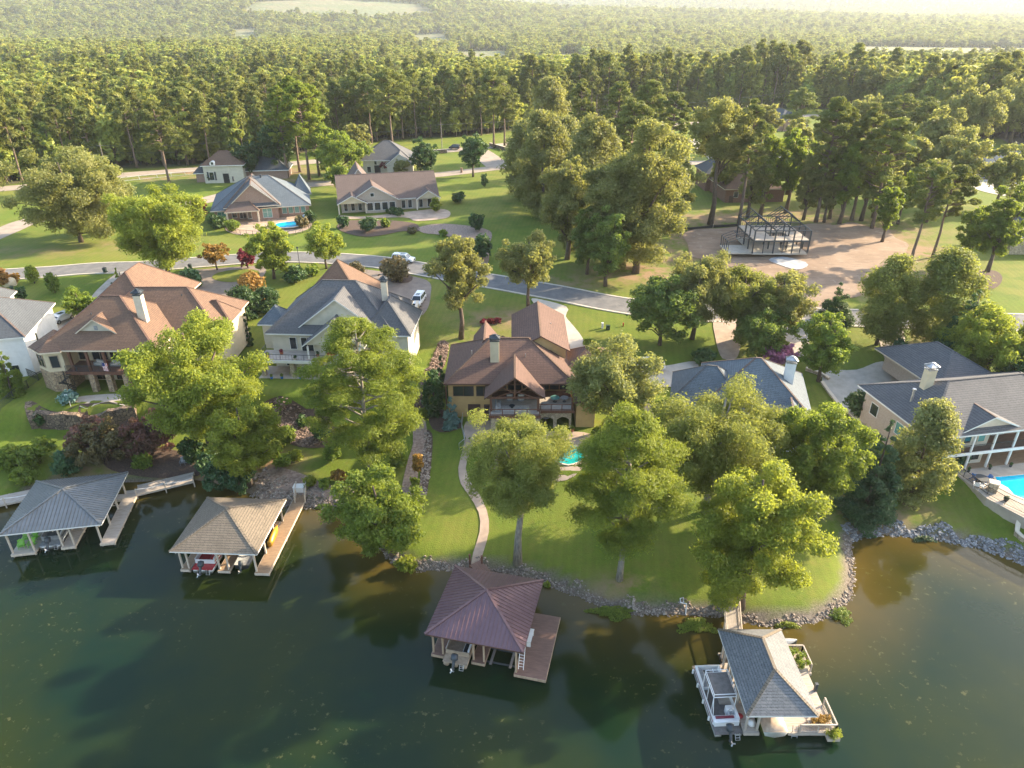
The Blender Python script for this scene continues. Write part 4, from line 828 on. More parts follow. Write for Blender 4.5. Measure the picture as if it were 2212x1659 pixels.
SH += [(655, 492, 34, 24, 'bronze_leaves', 'dark bush in front of the blue pool slide'), (672, 482, 26, 24, 'dark_leaves', 'dark bush at the right end of the brick house pool'), (450, 1015, 60, 36, 'cypress_leaves', 'blue green shrub between the dock chairs and the leaning tree'), (590, 985, 40, 26, 'maple_leaves', 'garden shrub below the rubble slope on the left'), (640, 995, 34, 22, 'yellow_leaves', 'pale flowering shrub in the garden middle'), (700, 1055, 30, 22, 'maple_leaves', 'low shrub by the shore path near the low maple'), (735, 1040, 34, 26, 'rust_leaves', 'orange green shrub left of the low maple'), (575, 955, 50, 30, 'cypress_leaves', 'dark shrub at the left foot of the rubble slope'), (695, 950, 44, 34, 'dark_leaves', 'dark shrub behind the spreading pine trunk'), (860, 1010, 40, 30, 'maple_leaves', 'shrub left of the garden path beside the pine'), (915, 900, 26, 20, 'maple_leaves', 'small shrub at the head of the garden path'), (310, 1010, 50, 30, 'maple_leaves', 'ground cover shrub below the crape myrtles'), (60, 1040, 70, 30, 'maple_leaves', 'leafy bank plants above the left boardwalk')]
for a in SH: shrub(*a[:5], a[5])
shrub(858, 462, 64, 11, 'dark_leaves', 'long clipped hedge under the ranch house windows', 'hedge', 'hedge')
# plants standing in the shallows
def weed(px, py, rx, ry, leaf, label, n=1500, sz=.22):
    x, y = U(px, py, 0); global rng
    t = rng.uniform(0, 6.28, n); r = np.sqrt(rng.random(n))*(.75+.25*np.sin(3*t+px)+.15*np.sin(7*t))
    P = np.stack([x+np.cos(t)*r*rx, y+np.sin(t)*r*ry, .03+rng.random(n)*.6*(1.1-r)], -1)
    nr = np.array([0, 0, 1.])+.6*unit(n); nr /= np.linalg.norm(nr, axis=1)[:, None]; tt = np.cross(nr, unit(n)); tt /= np.linalg.norm(tt, axis=1)[:, None]; b = np.cross(nr, tt); s = sz*rng.uniform(.5, 1.2, n)[:, None]
    v = np.stack([P+tt*s*.5, P+b*s*.4, P-tt*s*.5, P-b*s*.4], 1).reshape(-1, 3)
    me = fast_mesh('water_plants', v, np.arange(4*n).reshape(-1, 4), leaf, rng.random(n)); o = bpy.data.objects.new('water_plants', me); col.objects.link(o); tag(o, label, 'water plants', kind='stuff')
weed(1325, 1324, 2.9, 1.25, 'maple_leaves', 'green water weed bed off the central bank', 2600); weed(1505, 1354, 2.5, 1.3, 'yellow_leaves', 'green water weed bed left of the footbridge', 1300)
weed(1815, 1330, 1.6, 1.5, 'maple_leaves', 'leafy weed patch at the tip of the lawn point', 1100, .18); weed(1700, 1352, 1.5, .5, 'yellow_leaves', 'thin weed strip under the golden maple', 400); weed(1995, 1166, 1.6, .7, 'cypress_leaves', 'weed patch against the grey stone bank', 500, .25); weed(1875, 1160, 1.2, .4, 'cypress_leaves', 'small weed patch in the corner of the bay', 250, .25)
weed(700, 1096, 1.4, .5, 'maple_leaves', 'weeds at the foot of the rubble bank by the left dock', 300, .22)
# plum coloured ground bed by the pale oak
P_ = inpts([(1036, 692), (1050, 686), (1078, 686), (1083, 697), (1060, 702), (1040, 706)], 60)
rocks('stone_ring', inpts([(1033, 700), (1040, 690), (1082, 688), (1084, 700), (1045, 706)], 5), .12, .22, 'brown_stone', 'ring of small stones round the plum coloured bed')
for i, (a, b) in enumerate([(1046, 699), (1060, 698), (1074, 697)]): shrub(a, b, 20, 9, 'red_leaves', ['plum coloured low plant, left in the stone ring', 'plum coloured low plant, middle of the stone ring', 'plum coloured low plant, right in the stone ring'][i], 'bedding_plant', 'plant')

# ------------------------------------------------------------------ forest
def proto(name, label, cat, kind, H, Rr, cb, N, leaf, bark, group, seed, cover=2.4): return make_tree(name, label, cat, (0, 0, -500), kind, H, Rr, H*cb, N, leaf, bark, group=group, seed=seed, cover=cover)
FP = 'tall pine among the front ranks of the forest wall behind the houses'; FB = 'broadleaf tree among the front ranks of the forest wall behind the houses'
PINES = [proto('pine_tree', FP, 'pine tree', 'pine', Hh_, Rr_, cb_, 1500, 'forest_needles', 'pine_bark', 'pines of the forest front', 300+i) for i, (Hh_, Rr_, cb_) in enumerate([(27, 4.0, .5), (29, 4.4, .55), (25, 3.6, .42), (28, 4.8, .6), (26, 4.2, .35)])]
BROAD = [proto('tree', FB, 'tree', 'oak', Hh_, Rr_, cb_, 1500, 'forest_leaves', 'bark', 'broadleaf trees of the forest front', 330+i) for i, (Hh_, Rr_, cb_) in enumerate([(20, 4.8, .1), (23, 5.2, .12), (17, 4.2, .05), (21, 4.4, .08)])]
E2 = smooth_poly(EDGE, False, 1.0); Lc = np.concatenate([[0], np.cumsum([np.linalg.norm(E2[i+1]-E2[i]) for i in range(len(E2)-1)])])
def edge_at(s, dep):
    i = min(int(np.searchsorted(Lc, s)), len(E2)-2); p = E2[i]; d = E2[min(i+3, len(E2)-1)]-E2[max(i-3, 0)]; d = d/np.linalg.norm(d)
    return p+np.array([-d[1], d[0]])*dep
def inview(x, y, m=1.08): return abs(x) < (y*CP+49*SP)*.721*m
rr = random.Random(8); npn = nbr = 0; used = set(); spots = []
for row, (dep, step, pp) in enumerate([(2, 6.3, .72), (8, 6.3, .62), (15, 6.6, .6), (23, 7, .6), (32, 7, .55), (42, 7, .5)]):
    s = 0
    while s < Lc[-1]:
        s += step*rr.uniform(.7, 1.35); p = edge_at(s, dep+rr.uniform(-3, 3))
        if not inview(p[0], p[1]): continue
        rightish = p[0] > 150
        pine = rr.random() < (pp if not rightish else pp*.4)
        spots.append((p[0], p[1], pine, row))
for x, y, pine, row in spots:
    L_ = PINES if pine else BROAD
    if pine and npn >= 290: continue
    if not pine and nbr >= 290: continue
    k = rr.randrange(len(L_)); src = L_[k]
    grow = 1+.22*min(1, max(0, (x+20)/220))
    o = src if (pine, k) not in used else copy_tree(src)
    used.add((pine, k)); o.location = (x, y, min(9.1, h(x, y) if y < GY1-2 else 9)); o.rotation_euler[2] = rr.uniform(0, 6.28); s_ = rr.uniform(.64, 1.03)*grow*(1.0 if x > -60 else .93); o.scale = (s_*rr.uniform(.9, 1.15),)*2+(s_,)
    zn = 'at the far left behind the wide oak' if x < -110 else 'behind the brick pool house and ranch house' if x < -35 else 'behind the entrance road' if x < 15 else 'behind the central grove' if x < 80 else 'behind the purple roofed brick house' if x < 190 else 'at the right frame edge'
    o['label'] = ('tall pine' if pine else 'broadleaf tree')+' in the forest wall '+zn; o['group'] = ('pines' if pine else 'broadleaf trees')+' of the forest wall '+zn
    if pine: npn += 1
    else: nbr += 1
bpy.context.view_layer.update()
# the woods beyond: one uncountable mass, grown from the same trees
def forest_stuff(name, label, pts, srcs):
    n = len(pts); me = bpy.data.meshes.new(name); me.vertices.add(n); A = np.array(pts, np.float32); me.vertices.foreach_set('co', A[:, :3].ravel())
    for nm, c, ty in (('sc', 3, 'FLOAT'), ('rot', 4, 'FLOAT'), ('kd', 5, 'INT'), ('wd', 6, 'FLOAT')):
        at = me.attributes.new(nm, ty, 'POINT'); at.data.foreach_set('value', A[:, c].astype(np.int32 if ty == 'INT' else np.float32))
    o = bpy.data.objects.new(name, me); col.objects.link(o); tag(o, label, 'woodland', kind='stuff')
    g = bpy.data.node_groups.new(name+'_nodes', 'GeometryNodeTree'); g.interface.new_socket('Geometry', in_out='INPUT', socket_type='NodeSocketGeometry'); g.interface.new_socket('Geometry', in_out='OUTPUT', socket_type='NodeSocketGeometry')
    gi, go = g.nodes.new('NodeGroupInput'), g.nodes.new('NodeGroupOutput'); g2i = g.nodes.new('GeometryNodeGeometryToInstance')
    for s in srcs:
        j = g.nodes.new('GeometryNodeJoinGeometry')
        for ch in s:
            oi = g.nodes.new('GeometryNodeObjectInfo'); oi.transform_space = 'ORIGINAL'; oi.inputs[0].default_value = ch; g.links.new(oi.outputs['Geometry'], j.inputs[0])
        g.links.new(j.outputs[0], g2i.inputs[0]) if len(srcs) == 1 else None
        s.append(j)
    if len(srcs) > 1:
        jj = g.nodes.new('GeometryNodeJoinGeometry')
        for s in srcs:
            a = g.nodes.new('GeometryNodeGeometryToInstance'); g.links.new(s[-1].outputs[0], a.inputs[0]); g.links.new(a.outputs[0], jj.inputs[0])
        src = jj.outputs[0]
    else: src = g2i.outputs[0]
    ip = g.nodes.new('GeometryNodeInstanceOnPoints'); g.links.new(gi.outputs[0], ip.inputs['Points']); g.links.new(src, ip.inputs['Instance']); ip.inputs['Pick Instance'].default_value = True
    def attr(nm, ty):
        a = g.nodes.new('GeometryNodeInputNamedAttribute'); a.data_type = ty; a.inputs[0].default_value = nm; return a.outputs['Attribute']
    g.links.new(attr('kd', 'INT'), ip.inputs['Instance Index']); cx = g.nodes.new('ShaderNodeCombineXYZ'); g.links.new(attr('rot', 'FLOAT'), cx.inputs[2]); g.links.new(cx.outputs[0], ip.inputs['Rotation'])
    wm = g.nodes.new('ShaderNodeMath'); wm.operation = 'MULTIPLY'; sa = attr('sc', 'FLOAT'); g.links.new(sa, wm.inputs[0]); g.links.new(attr('wd', 'FLOAT'), wm.inputs[1]); cs = g.nodes.new('ShaderNodeCombineXYZ'); g.links.new(wm.outputs[0], cs.inputs[0]); g.links.new(wm.outputs[0], cs.inputs[1]); g.links.new(sa, cs.inputs[2]); g.links.new(cs.outputs[0], ip.inputs['Scale']); g.links.new(ip.outputs[0], go.inputs[0])
    md = o.modifiers.new('grow', 'NODES'); md.node_group = g; return o
allp = PINES+BROAD; srcs = [[c for c in bpy.data.objects if c.parent == p] for p in allp]
nP, nB = len(PINES), len(BROAD); r2 = np.random.default_rng(5); pts = []
def zone_density(x, y):   # share of pines, size
    return .45 if x < -100 and y < 900 else .3
Y0 = 260.0; yy = Y0
while yy < 5600:
    sp = 7.0*max(1, yy/520)**.72 if yy < 3000 else 7*3.53*(yy/3000)**.8; half = (yy*CP+49*SP)*.721*1.06+20
    n = int(2*half/sp); xs = -half+(np.arange(n)+r2.random(n))*2*half/n; ys = yy+r2.uniform(-.5, .5, n)*sp
    ok = in_poly(xs, ys, [tuple(edge_at(s, 47)) for s in np.linspace(0, Lc[-1], 60)]+[(6000, 3000), (6000, 9000), (-6000, 9000), (-6000, 3000)]); 
    for f in CLEAR: ok &= ~in_poly(xs, ys, f)
    xs, ys = xs[ok], ys[ok]; zz = np.where(ys > 477, hfar(xs, ys), 9.0)-.3
    for x, y, z in zip(xs, ys, zz):
        plant = (x < -60 and 520 < y < 760)          # the young pine plantation
        pine = r2.random() < (.95 if plant else (.16+.2*math.sin(x/90+y/130)) if y < 700 else .08)
        k = r2.integers(nP) if pine else nP+r2.integers(nB)
        s = r2.uniform(.5, .95)*(1 if not plant else .45)
        if not pine: s *= 1.12
        if y > 1500: s *= 1.0+min(.4, (y-1500)/4000)
        pts.append((x, y, z, s, r2.uniform(0, 6.28), nP+nB-1-k, (1.0 if pine else 1.22)+min(.9, max(0, y-500)/1600)))
    yy += sp*.92
# shrubby undergrowth closing the forest wall
for s in np.arange(0, Lc[-1], 2.6):
    for dep in (6, 12, 20, 30, 40):
        p = edge_at(s+r2.uniform(-1, 1), dep+r2.uniform(-3, 3))
        if inview(p[0], p[1]): pts.append((p[0], p[1], 8.9, r2.uniform(.35, .72), r2.uniform(0, 6.28), r2.integers(nB), 1.15))
print('forest', len(pts), npn, nbr)
forest_stuff('woodland', 'endless mixed pine and broadleaf woods stretching to the hazy hills', pts, srcs)

# ------------------------------------------------------------------ buildings
def L(root, x, y):   # world ground point -> local frame of a thing
    a = root.rotation_euler[2]; dx, dy = x-root.location[0], y-root.location[1]
    return (dx*math.cos(a)+dy*math.sin(a), -dx*math.sin(a)+dy*math.cos(a))
def hip(mb, x0, x1, y0, y1, z, rise, t=.22, k=1.0):
    dx, dy = x1-x0, y1-y0
    if dx >= dy: r0, r1 = (x0+dy/2*k, (y0+y1)/2, z+rise), (x1-dy/2*k, (y0+y1)/2, z+rise)
    else: r0, r1 = ((x0+x1)/2, y0+dx/2*k, z+rise), ((x0+x1)/2, y1-dx/2*k, z+rise)
    c = [(x0, y0, z), (x1, y0, z), (x1, y1, z), (x0, y1, z)]; lo = [(a, b, z-t) for a, b, _ in c]
    vs = c+[r0, r1]; fs = [(0, 1, 5, 4), (2, 3, 4, 5), (1, 2, 5), (3, 0, 4)] if dx >= dy else [(0, 1, 4), (1, 2, 5, 4), (2, 3, 5), (3, 0, 4, 5)]
    if abs(dx-dy) < 1e-3: vs = c+[r0]; fs = [(0, 1, 4), (1, 2, 4), (2, 3, 4), (3, 0, 4)]
    mb.add(vs, fs, 0); mb.add(c+lo, [(0, 4, 5, 1), (1, 5, 6, 2), (2, 6, 7, 3), (3, 7, 4, 0), (7, 6, 5, 4)], 1)
    # hip and ridge cap shingles
    ap = [r0, r1]
    near = (0, 1, 1, 0) if dx >= dy else (0, 0, 1, 1)
    for i in range(4): mb.beam(Vector(c[i])+Vector((0, 0, .02)), Vector(ap[near[i]])+Vector((0, 0, .02)), .28, .05, 2)
    if abs(dx-dy) > 1e-3: mb.beam(Vector(r0)+Vector((0, 0, .02)), Vector(r1)+Vector((0, 0, .02)), .28, .05, 2)
    return mb
def gable(mb, x0, x1, y0, y1, z, rise, axis='y', t=.2, inset=.45, wall=3, ends=(1, 1)):
    def tr(a, b, c): return (a, b, c) if axis == 'y' else (b, a, c)
    if axis == 'x': x0, x1, y0, y1 = y0, y1, x0, x1
    xm = (x0+x1)/2
    for sx in (x0, x1):
        a = [tr(sx, y0, z), tr(xm, y0, z+rise), tr(xm, y1, z+rise), tr(sx, y1, z)]; b = [(p[0], p[1], p[2]-t) for p in a]
        mb.add(a, [(0, 1, 2, 3)], 0); mb.add(b, [(3, 2, 1, 0)], 1); mb.add(a+b, [(0, 4, 5, 1), (2, 6, 7, 3), (3, 7, 4, 0)], 1)
    mb.beam(Vector(tr(xm, y0, z+rise+.02)), Vector(tr(xm, y1, z+rise+.02)), .28, .05, 2)
    sl = rise/((x1-x0)/2)
    for e, yy in zip(ends, (y0+inset, y1-inset)):
        if e: mb.add([tr(x0+.3, yy, z-t+.3*sl), tr(x1-.3, yy, z-t+.3*sl), tr(xm, yy, z+rise-t-.02)], [(0, 1, 2)], wall)
    return mb
def window(root, x, y, z, w, hgt, ang=0, nx=1, ny=1, frame='white_trim', glass='glass', name='window', shut=None):
    """window whose sill centre is x,y,z in the root's frame, looking along -y turned by ang"""
    f = MB(); t = .08
    f.box(-w/2-t, w/2+t, -.06, .05, -t, 0); f.box(-w/2-t, w/2+t, -.06, .05, hgt, hgt+t); f.box(-w/2-t, -w/2, -.057, .05, 0, hgt); f.box(w/2, w/2+t, -.057, .05, 0, hgt)
    for i in range(1, nx): f.box(-w/2+w*i/nx-.035, -w/2+w*i/nx+.035, -.05, .04, 0, hgt)
    for i in range(1, ny): f.box(-w/2, w/2, -.046, .04, hgt*i/ny-.025, hgt*i/ny+.025)
    o = f.build(name, frame); o.parent = root; o.location = (x, y, z-ROOTZ[root.name]); o.rotation_euler[2] = ang
    g = MB().box(-w/2, w/2, -.02, .03, 0, hgt).build('pane', glass); g.parent = o
    return o
def door(root, x, y, z, w, hgt, ang=0, mat='dark_door', name='door', panels=1):
    f = MB().box(-w/2, w/2, -.05, .05, 0, hgt)
    for i in range(1, panels+1): f.box(-w/2+.06, w/2-.06, -.075, -.05, hgt*(i-1)/panels+.05, hgt*i/panels-.05)
    o = f.build(name, mat); o.parent = root; o.location = (x, y, z-ROOTZ[root.name]); o.rotation_euler[2] = ang
    hd = MB().box(w/2-.14, w/2-.08, -.12, -.07, hgt*.45, hgt*.52).build('handle', 'grey_metal'); hd.parent = o; return o
def rail(root, pts, ht=1.0, mat='black_metal', post=.07, gap=.13, name='railing', step=1.8, top=.06):
    mb = MB()
    for a, b in zip(pts[:-1], pts[1:]):
        a, b = Vector(a), Vector(b); Lg = (b-a).length; n = max(1, round(Lg/step)); u = Vector((0, 0, ht))
        mb.beam(a+u, b+u, top, top); mb.beam(a+Vector((0, 0, .12)), b+Vector((0, 0, .12)), top*.7, top*.7)
        for i in range(n+1): p = a.lerp(b, i/n); mb.obox(p+u/2, (post, post, ht+.04), math.atan2((b-a).y, (b-a).x))
        if gap:
            m = int(Lg/gap)
            for i in range(1, m): p = a.lerp(b, i/m); mb.obox(p+Vector((0, 0, ht/2+.05)), (.02, .02, ht-.14), 0)
    return mb.build(name, mat, root)
def chimney(root, x, y, z0, z1, w=1.3, d=.9, mat='cream_stucco', cap='dark_metal'):
    o = MB().box(x-w/2, x+w/2, y-d/2, y+d/2, z0, z1).build('chimney', mat, root)
    c = MB().box(x-w/2-.06, x+w/2+.06, y-d/2-.06, y+d/2+.06, z1+.002, z1+.12)
    for a in (-1, 1):
        for b in (-1, 1): c.box(x+a*w*.4-.04, x+a*w*.4+.04, y+b*d*.4-.04, y+b*d*.4+.04, z1+.12, z1+.4)
    hip(c, x-w/2-.12, x+w/2+.12, y-d/2-.12, y+d/2+.12, z1+.52, .45, .12); c.m = [0]*len(c.m)
    c2 = c.build('chimney_cap', cap, root); c2.parent = o; return o
def wallbox(root, boxes, mat, name='wall'):
    mb = MB()
    for b in boxes: mb.box(*b)
    return mb.build(name, mat, root)
def rounded_rows(): pass
def sofa(name, label, x, y, z, rz, w=1.8, group=None, mat='cushion'):
    r = thing(name, label, 'sofa' if w > 1.2 else 'armchair', (x, y, z), rz, group); ROOTZ[r.name] = 0; f = MB().box(-w/2, w/2, -.4, .4, .08, .3); f.box(-w/2, w/2, .28, .42, .3, .85); f.box(-w/2, -w/2+.12, -.4, .28, .3, .6); f.box(w/2-.12, w/2, -.4, .28, .3, .6)
    f.build('frame', 'boat_grey', r, bevel=.02); n = max(1, round(w/.75))
    for i in range(n):
        a = -w/2+.13+(w-.26)*i/n; MB().box(a+.01, a+(w-.26)/n-.01, -.4, .27, .303, .45).build('seat_cushion', mat, r, bevel=.04); MB().box(a+.01, a+(w-.26)/n-.01, .12, .277, .453, .8).build('back_cushion', mat, r, bevel=.04)
    return r
def table(name, label, x, y, z, rad=.6, ht=.72, mat='boat_grey', cat='table', group=None, n=20):
    r = thing(name, label, cat, (x, y, z), 0, group); ROOTZ[r.name] = 0; MB().tube([(0, 0, ht-.05), (0, 0, ht)], rad, n).build('tabletop', mat, r); MB().tube([(0, 0, .03), (0, 0, ht-.05)], .05, 8).build('pedestal', 'dark_metal', r); MB().tube([(0, 0, 0), (0, 0, .04)], rad*.45, 12).build('base', 'dark_metal', r); return r
def chair(name, label, x, y, z, rz, mat='lime_paint', group=None, cat='chair'):
    r = thing(name, label, cat, (x, y, z), rz, group); ROOTZ[r.name] = 0
    s = MB()
    for i in range(6): s.beam((-.27+i*.108, -.3, .38), (-.27+i*.108, .25, .26), .09, .025)
    s.build('seat', mat, r); b = MB()
    for i in range(5): b.beam((-.24+i*.12, .24, .26), (-.28+i*.14, .52, 1.02-.04*abs(i-2)), .1, .025)
    b.beam((-.3, .44, .8), (.3, .44, .8), .06, .03); b.build('backrest', mat, r)
    for sx in (-1, 1):
        MB().beam((sx*.33, -.36, .57), (sx*.33, .36, .57), .13, .03).build('armrest', mat, r); MB().beam((sx*.31, -.3, 0), (sx*.31, -.3, .56), .09, .03).build('leg', mat, r); MB().beam((sx*.31, -.25, .38), (sx*.31, .6, 0), .03, .1).build('leg', mat, r)
    return r
def pot(label, x, y, z, s=.3, leaf='dark_leaves', mat='terracotta', hh=.6):
    r = thing('potted_plant', label, 'potted plant', (x, y, z)); ROOTZ[r.name] = 0; MB().tube([(0, 0, 0), (0, 0, s*.9), (0, 0, s)], [s*.55, s*.75, s*.8], 12).build('pot', mat, r)
    c = [(random.uniform(-.3, .3)*s, random.uniform(-.3, .3)*s, s+hh*random.uniform(.2, .7), s*.6, .9) for _ in range(8)]; me = leaves(c, 260, .14, leaf, 'plant'); o = bpy.data.objects.new('plant', me); col.objects.link(o); o.parent = r
    return r

# ---- stucco house in the middle
Dh = thing('house', 'ochre stucco house with brown shingle roofs, timber gable porch and stone arches', 'house', (0, 91.6, 4.0))
Z = 91.6
wallbox(Dh, [(-9.4, -3.05, .35, 12.6, 3.6, 9.85), (-3.05, 9.0, 3.2, 12.6, 3.6, 9.85), (9, 15.4, 4.5, 10, 3.6, 10.1)], 'stucco')
wallbox(Dh, [(.5, 8.2, 6.5, 20, 6.8, 12.3)], 'stucco'); wallbox(Dh, [(-3.05, 3.9, .3, 3.2, 3.6, 6.9), (3.9, 8.8, 1.0, 3.2, 3.6, 6.9)], 'dark_timber', 'recess')
m = MB(); hip(m, -9.95, 9.35, -.35, 13.3, 9.9, 4.3); m.build('roof', ['brown_shingles', 'brown_trim', 'tan_shingles'], Dh)
m = MB(); gable(m, -3.95, 4.75, -3.6, 5.5, 9.25, 3.35, 'y', ends=(0, 0)); m.build('porch_roof', ['brown_shingles', 'brown_trim', 'tan_shingles', 'stucco'], Dh)
m = MB(); gable(m, -.1, 8.8, 5.9, 20.4, 12.25, 2.45, 'y', wall=3); m.build('garage_roof', ['brown_shingles', 'brown_trim', 'tan_shingles', 'stucco'], Dh)
m = MB(); gable(m, -6.2, -2.2, 6.5, 14, 11.2, 2.6, 'y'); m.build('rear_gable', ['brown_shingles', 'brown_trim', 'tan_shingles', 'stucco'], Dh)
m = MB(); hip(m, 8.4, 16, 4.0, 10.5, 10.2, 2.3); m.build('wing_roof', ['brown_shingles', 'brown_trim', 'tan_shingles'], Dh)
m = MB(); hip(m, 8.9, 12.4, -3.2, 2.6, 8.4, 1.6); m.build('side_roof', ['brown_shingles', 'brown_trim', 'tan_shingles'], Dh); wallbox(Dh, [(9.3, 12, -2.7, 2.2, 3.6, 8.2)], 'stucco')
m = MB(); hip(m, -3.4, .4, 9.5, 16.2, 9.2, 1.8); m.build('entry_roof', ['brown_shingles', 'brown_trim', 'tan_shingles'], Dh)
m = MB(); m.box(-9.75, -9.6, -.2, .2, 4, 9.7); m.build('downspout', 'brown_trim', Dh)
for px_, py_, pz_ in ((2.0, 3.6, 12.4), (-6.0, 4.4, 12.6), (6.2, 13, 13.4)): MB().tube([(px_, py_, pz_-.4), (px_, py_, pz_+.45)], .07, 8).build('vent_pipe', 'grey_metal', Dh)
chimney(Dh, -2.55, 3.2, 11, 15.2)
for a in ((-8.6, -5.7), (-5.2, -3.2)): window(Dh, (a[0]+a[1])/2, .33, 7.6, a[1]-a[0], 1.5, nx=2, frame='brown_trim')
m = MB().box(-6.55, -4.7, .28, .36, 4, 6.15)
for i in range(5): m.box(-6.5, -4.75, .25, .28, 4.06+i*.42, 4.44+i*.42)
m.build('garage_door', 'dark_door', Dh); door(Dh, -3.75, .32, 4, .85, 2.1)
# stone arcade below the deck
def arch_wall(root, x0, x1, y0, y1, zb, zt, arches, mat='pale_stone', name='arcade'):
    mb = MB(); xs = x0
    for (a, b, zc) in arches:
        mb.box(xs, a, y0, y1, zb, zt-.35); n = 10; rise = .45
        for i in range(n):
            u0, u1 = i/n, (i+1)/n; X0, X1 = a+(b-a)*u0, a+(b-a)*u1
            zz0, zz1 = zc+rise*math.sin(math.pi*u0), zc+rise*math.sin(math.pi*u1)
            mb.add([(X0, y0, zz0), (X1, y0, zz1), (X1, y0, zt-.35), (X0, y0, zt-.35), (X0, y1, zz0), (X1, y1, zz1), (X1, y1, zt-.35), (X0, y1, zt-.35)], [(0, 1, 2, 3), (7, 6, 5, 4), (0, 4, 5, 1)])
        xs = b
    mb.box(xs, x1, y0, y1, zb, zt-.35); return mb.build(name, mat, root)
arch_wall(Dh, -3.05, 3.9, -4.35, -3.9, 3.9, 7.0, [(-2.3, .1, 5.4), (.75, 3.2, 5.4)]); arch_wall(Dh, 3.9, 8.6, -2.9, -2.45, 3.9, 7.0, [(4.1, 6.0, 5.4), (6.5, 8.3, 5.4)])
wallbox(Dh, [(-3.05, -2.6, -3.9, .3, 3.9, 6.65), (3.45, 3.897, -3.9, -2.9, 3.9, 6.65)], 'pale_stone', 'arcade_pier')
m = MB().box(-3.25, 4.0, -4.5, .3, 6.66, 7.0); m.box(4.0, 8.9, -3.05, 1.0, 6.64, 6.98); m.build('deck', 'weathered_deck', Dh)
m = MB(); m.box(-3.35, 4.1, -4.62, -4.5, 6.6, 7.05); m.box(4.1, 9.0, -3.15, -3.05, 6.6, 7.05); m.build('deck_edge', 'dark_timber', Dh)
for x in (-3.0, 3.75): MB().box(x-.17, x+.17, -3.35, -3.0, 7.0, 9.15).build('post', 'dark_timber', Dh)
MB().box(8.55, 8.8, -2.8, -2.5, 6.98, 9.7).build('post', 'dark_timber', Dh)
m = MB(); m.beam((-3.6, -3.2, 9.2), (4.4, -3.2, 9.2), .22, .28); m.beam((.4, -3.2, 9.3), (.4, -3.2, 12.2), .2, .2)
for s in (-1, 1): m.beam((.4+s*3.9, -3.22, 9.35), (.4, -3.22, 12.3), .2, .22); m.beam((.4, -3.2, 9.9), (.4+s*1.9, -3.2, 10.9), .14, .16); m.beam((.4+s*2.6, -3.2, 9.3), (.4+s*.1, -3.2, 10.2), .12, .14)
m.build('gable_truss', 'dark_timber', Dh)
for x in (-1.9, .4, 2.6): window(Dh, x, 3.15, 7.1, 1.9, 2.2, frame='brown_trim')
for x in (-1.2, 1.9): window(Dh, x, 3.15, 9.6, 1.8, .9, frame='brown_trim')
for x in (4.9, 6.4, 7.9): window(Dh, x, 3.15, 7.15, 1.3, 2.1, frame='dark_timber')
for x in (-1.1, 1.9): window(Dh, x, .27, 4.1, 1.7, 2.1, frame='brown_trim')
for x in (5.05, 7.4): window(Dh, x, .97, 4.1, 1.5, 2.1, frame='brown_trim')
rail(Dh, [(-3.1, -4.4, 7.0), (3.9, -4.4, 7.0)], .95, 'dark_timber', .12, 0, top=.1); rail(Dh, [(4.1, -2.95, 7.0), (8.7, -2.95, 7.0)], .95, 'dark_timber', .12, 0, top=.1)
sofa('sofa', 'long cream outdoor sofa along the left of the timber porch', -2.0, 89.3, 7.0, R(90), 2.6); sofa('armchair', 'cream armchair by the porch glass, left one', -.35, 91.6, 7.0, 0, .95, 'porch armchairs'); sofa('armchair', 'cream armchair by the porch glass, right one', 1.35, 91.6, 7.0, 0, .95, 'porch armchairs')
o = MB().box(-2.0, 2.0, -.8, .8, 0, .02).build('rug', 'cushion'); o.location = (.5, 89.2, 7.005); tag(o, 'pale rug laid on the timber porch deck', 'rug'); table('coffee_table', 'low round dark table on the porch rug', 0, 89.3, 7.025, .42, .4, 'dark_metal')
table('table', 'round glass topped table on the small right balcony', 6.3, 91.2, 6.98, .7, .72, 'teal_glass'); table('side_table', 'second round table on the right balcony near the post', 7.7, 91.2, 6.98, .6, .72, 'boat_grey')
table('patio_table', 'round white edged table under the right stone arch', 5.0, 90.6, 4.1, .65, .72, 'white_paint'); pot('terracotta pot at the right end of the stone arcade', 8.7, 87.7, 4.05, .42, 'maple_leaves')
o = MB(); o.tube([(0, 0, 0), (0, 0, .42)], [.75, .7], 10); o.tube([(0, 0, .42), (0, 0, .5)], [.85, .8], 10)
x, y, z = G(1030, 953); r_ = thing('fire_pit', 'round stacked stone fire pit on the terrace edge', 'fire pit', (x, y, z+.05)); ROOTZ[r_.name] = 0; o.build('stone_ring', 'pale_stone', r_); MB().tube([(0, 0, .5), (0, 0, .54)], .45, 10).build('bowl', 'dark_metal', r_)
r_ = thing('swimming_pool', 'kidney shaped teal swimming pool half hidden by the bright pine', 'pool', (*G(1235, 992)[:2], 4.05)); pz = [U(a, b, 4.1) for a, b in [(1196, 985), (1215, 968), (1243, 964), (1262, 975), (1262, 990), (1245, 999), (1228, 1003), (1210, 999), (1200, 994)]]
pz = smooth_poly(pz, True, .5); loc = [(p[0]-r_.location[0], p[1]-r_.location[1]) for p in pz]; cc = np.mean(loc, axis=0)
MB().prism([tuple(cc+(np.array(p)-cc)*1.1) for p in loc], 4.02, 4.13).build('coping', 'cream_trim', r_); MB().prism(loc, 4.04, 4.136).build('water', 'teal_pool_water', r_)
# terrace railing
fr = thing('railing', 'curved pale metal railing along the terrace path beside the stucco house', 'railing', (*G(1003, 960)[:2], 4.0)); rp = [G(*q) for q in [(1000, 905), (997, 925), (1003, 950), (1004, 962), (992, 972)]]
rail(fr, [(p[0]-fr.location[0], p[1]-fr.location[1], p[2]+.05) for p in rp], 1.05, 'grey_metal', .05, .18)

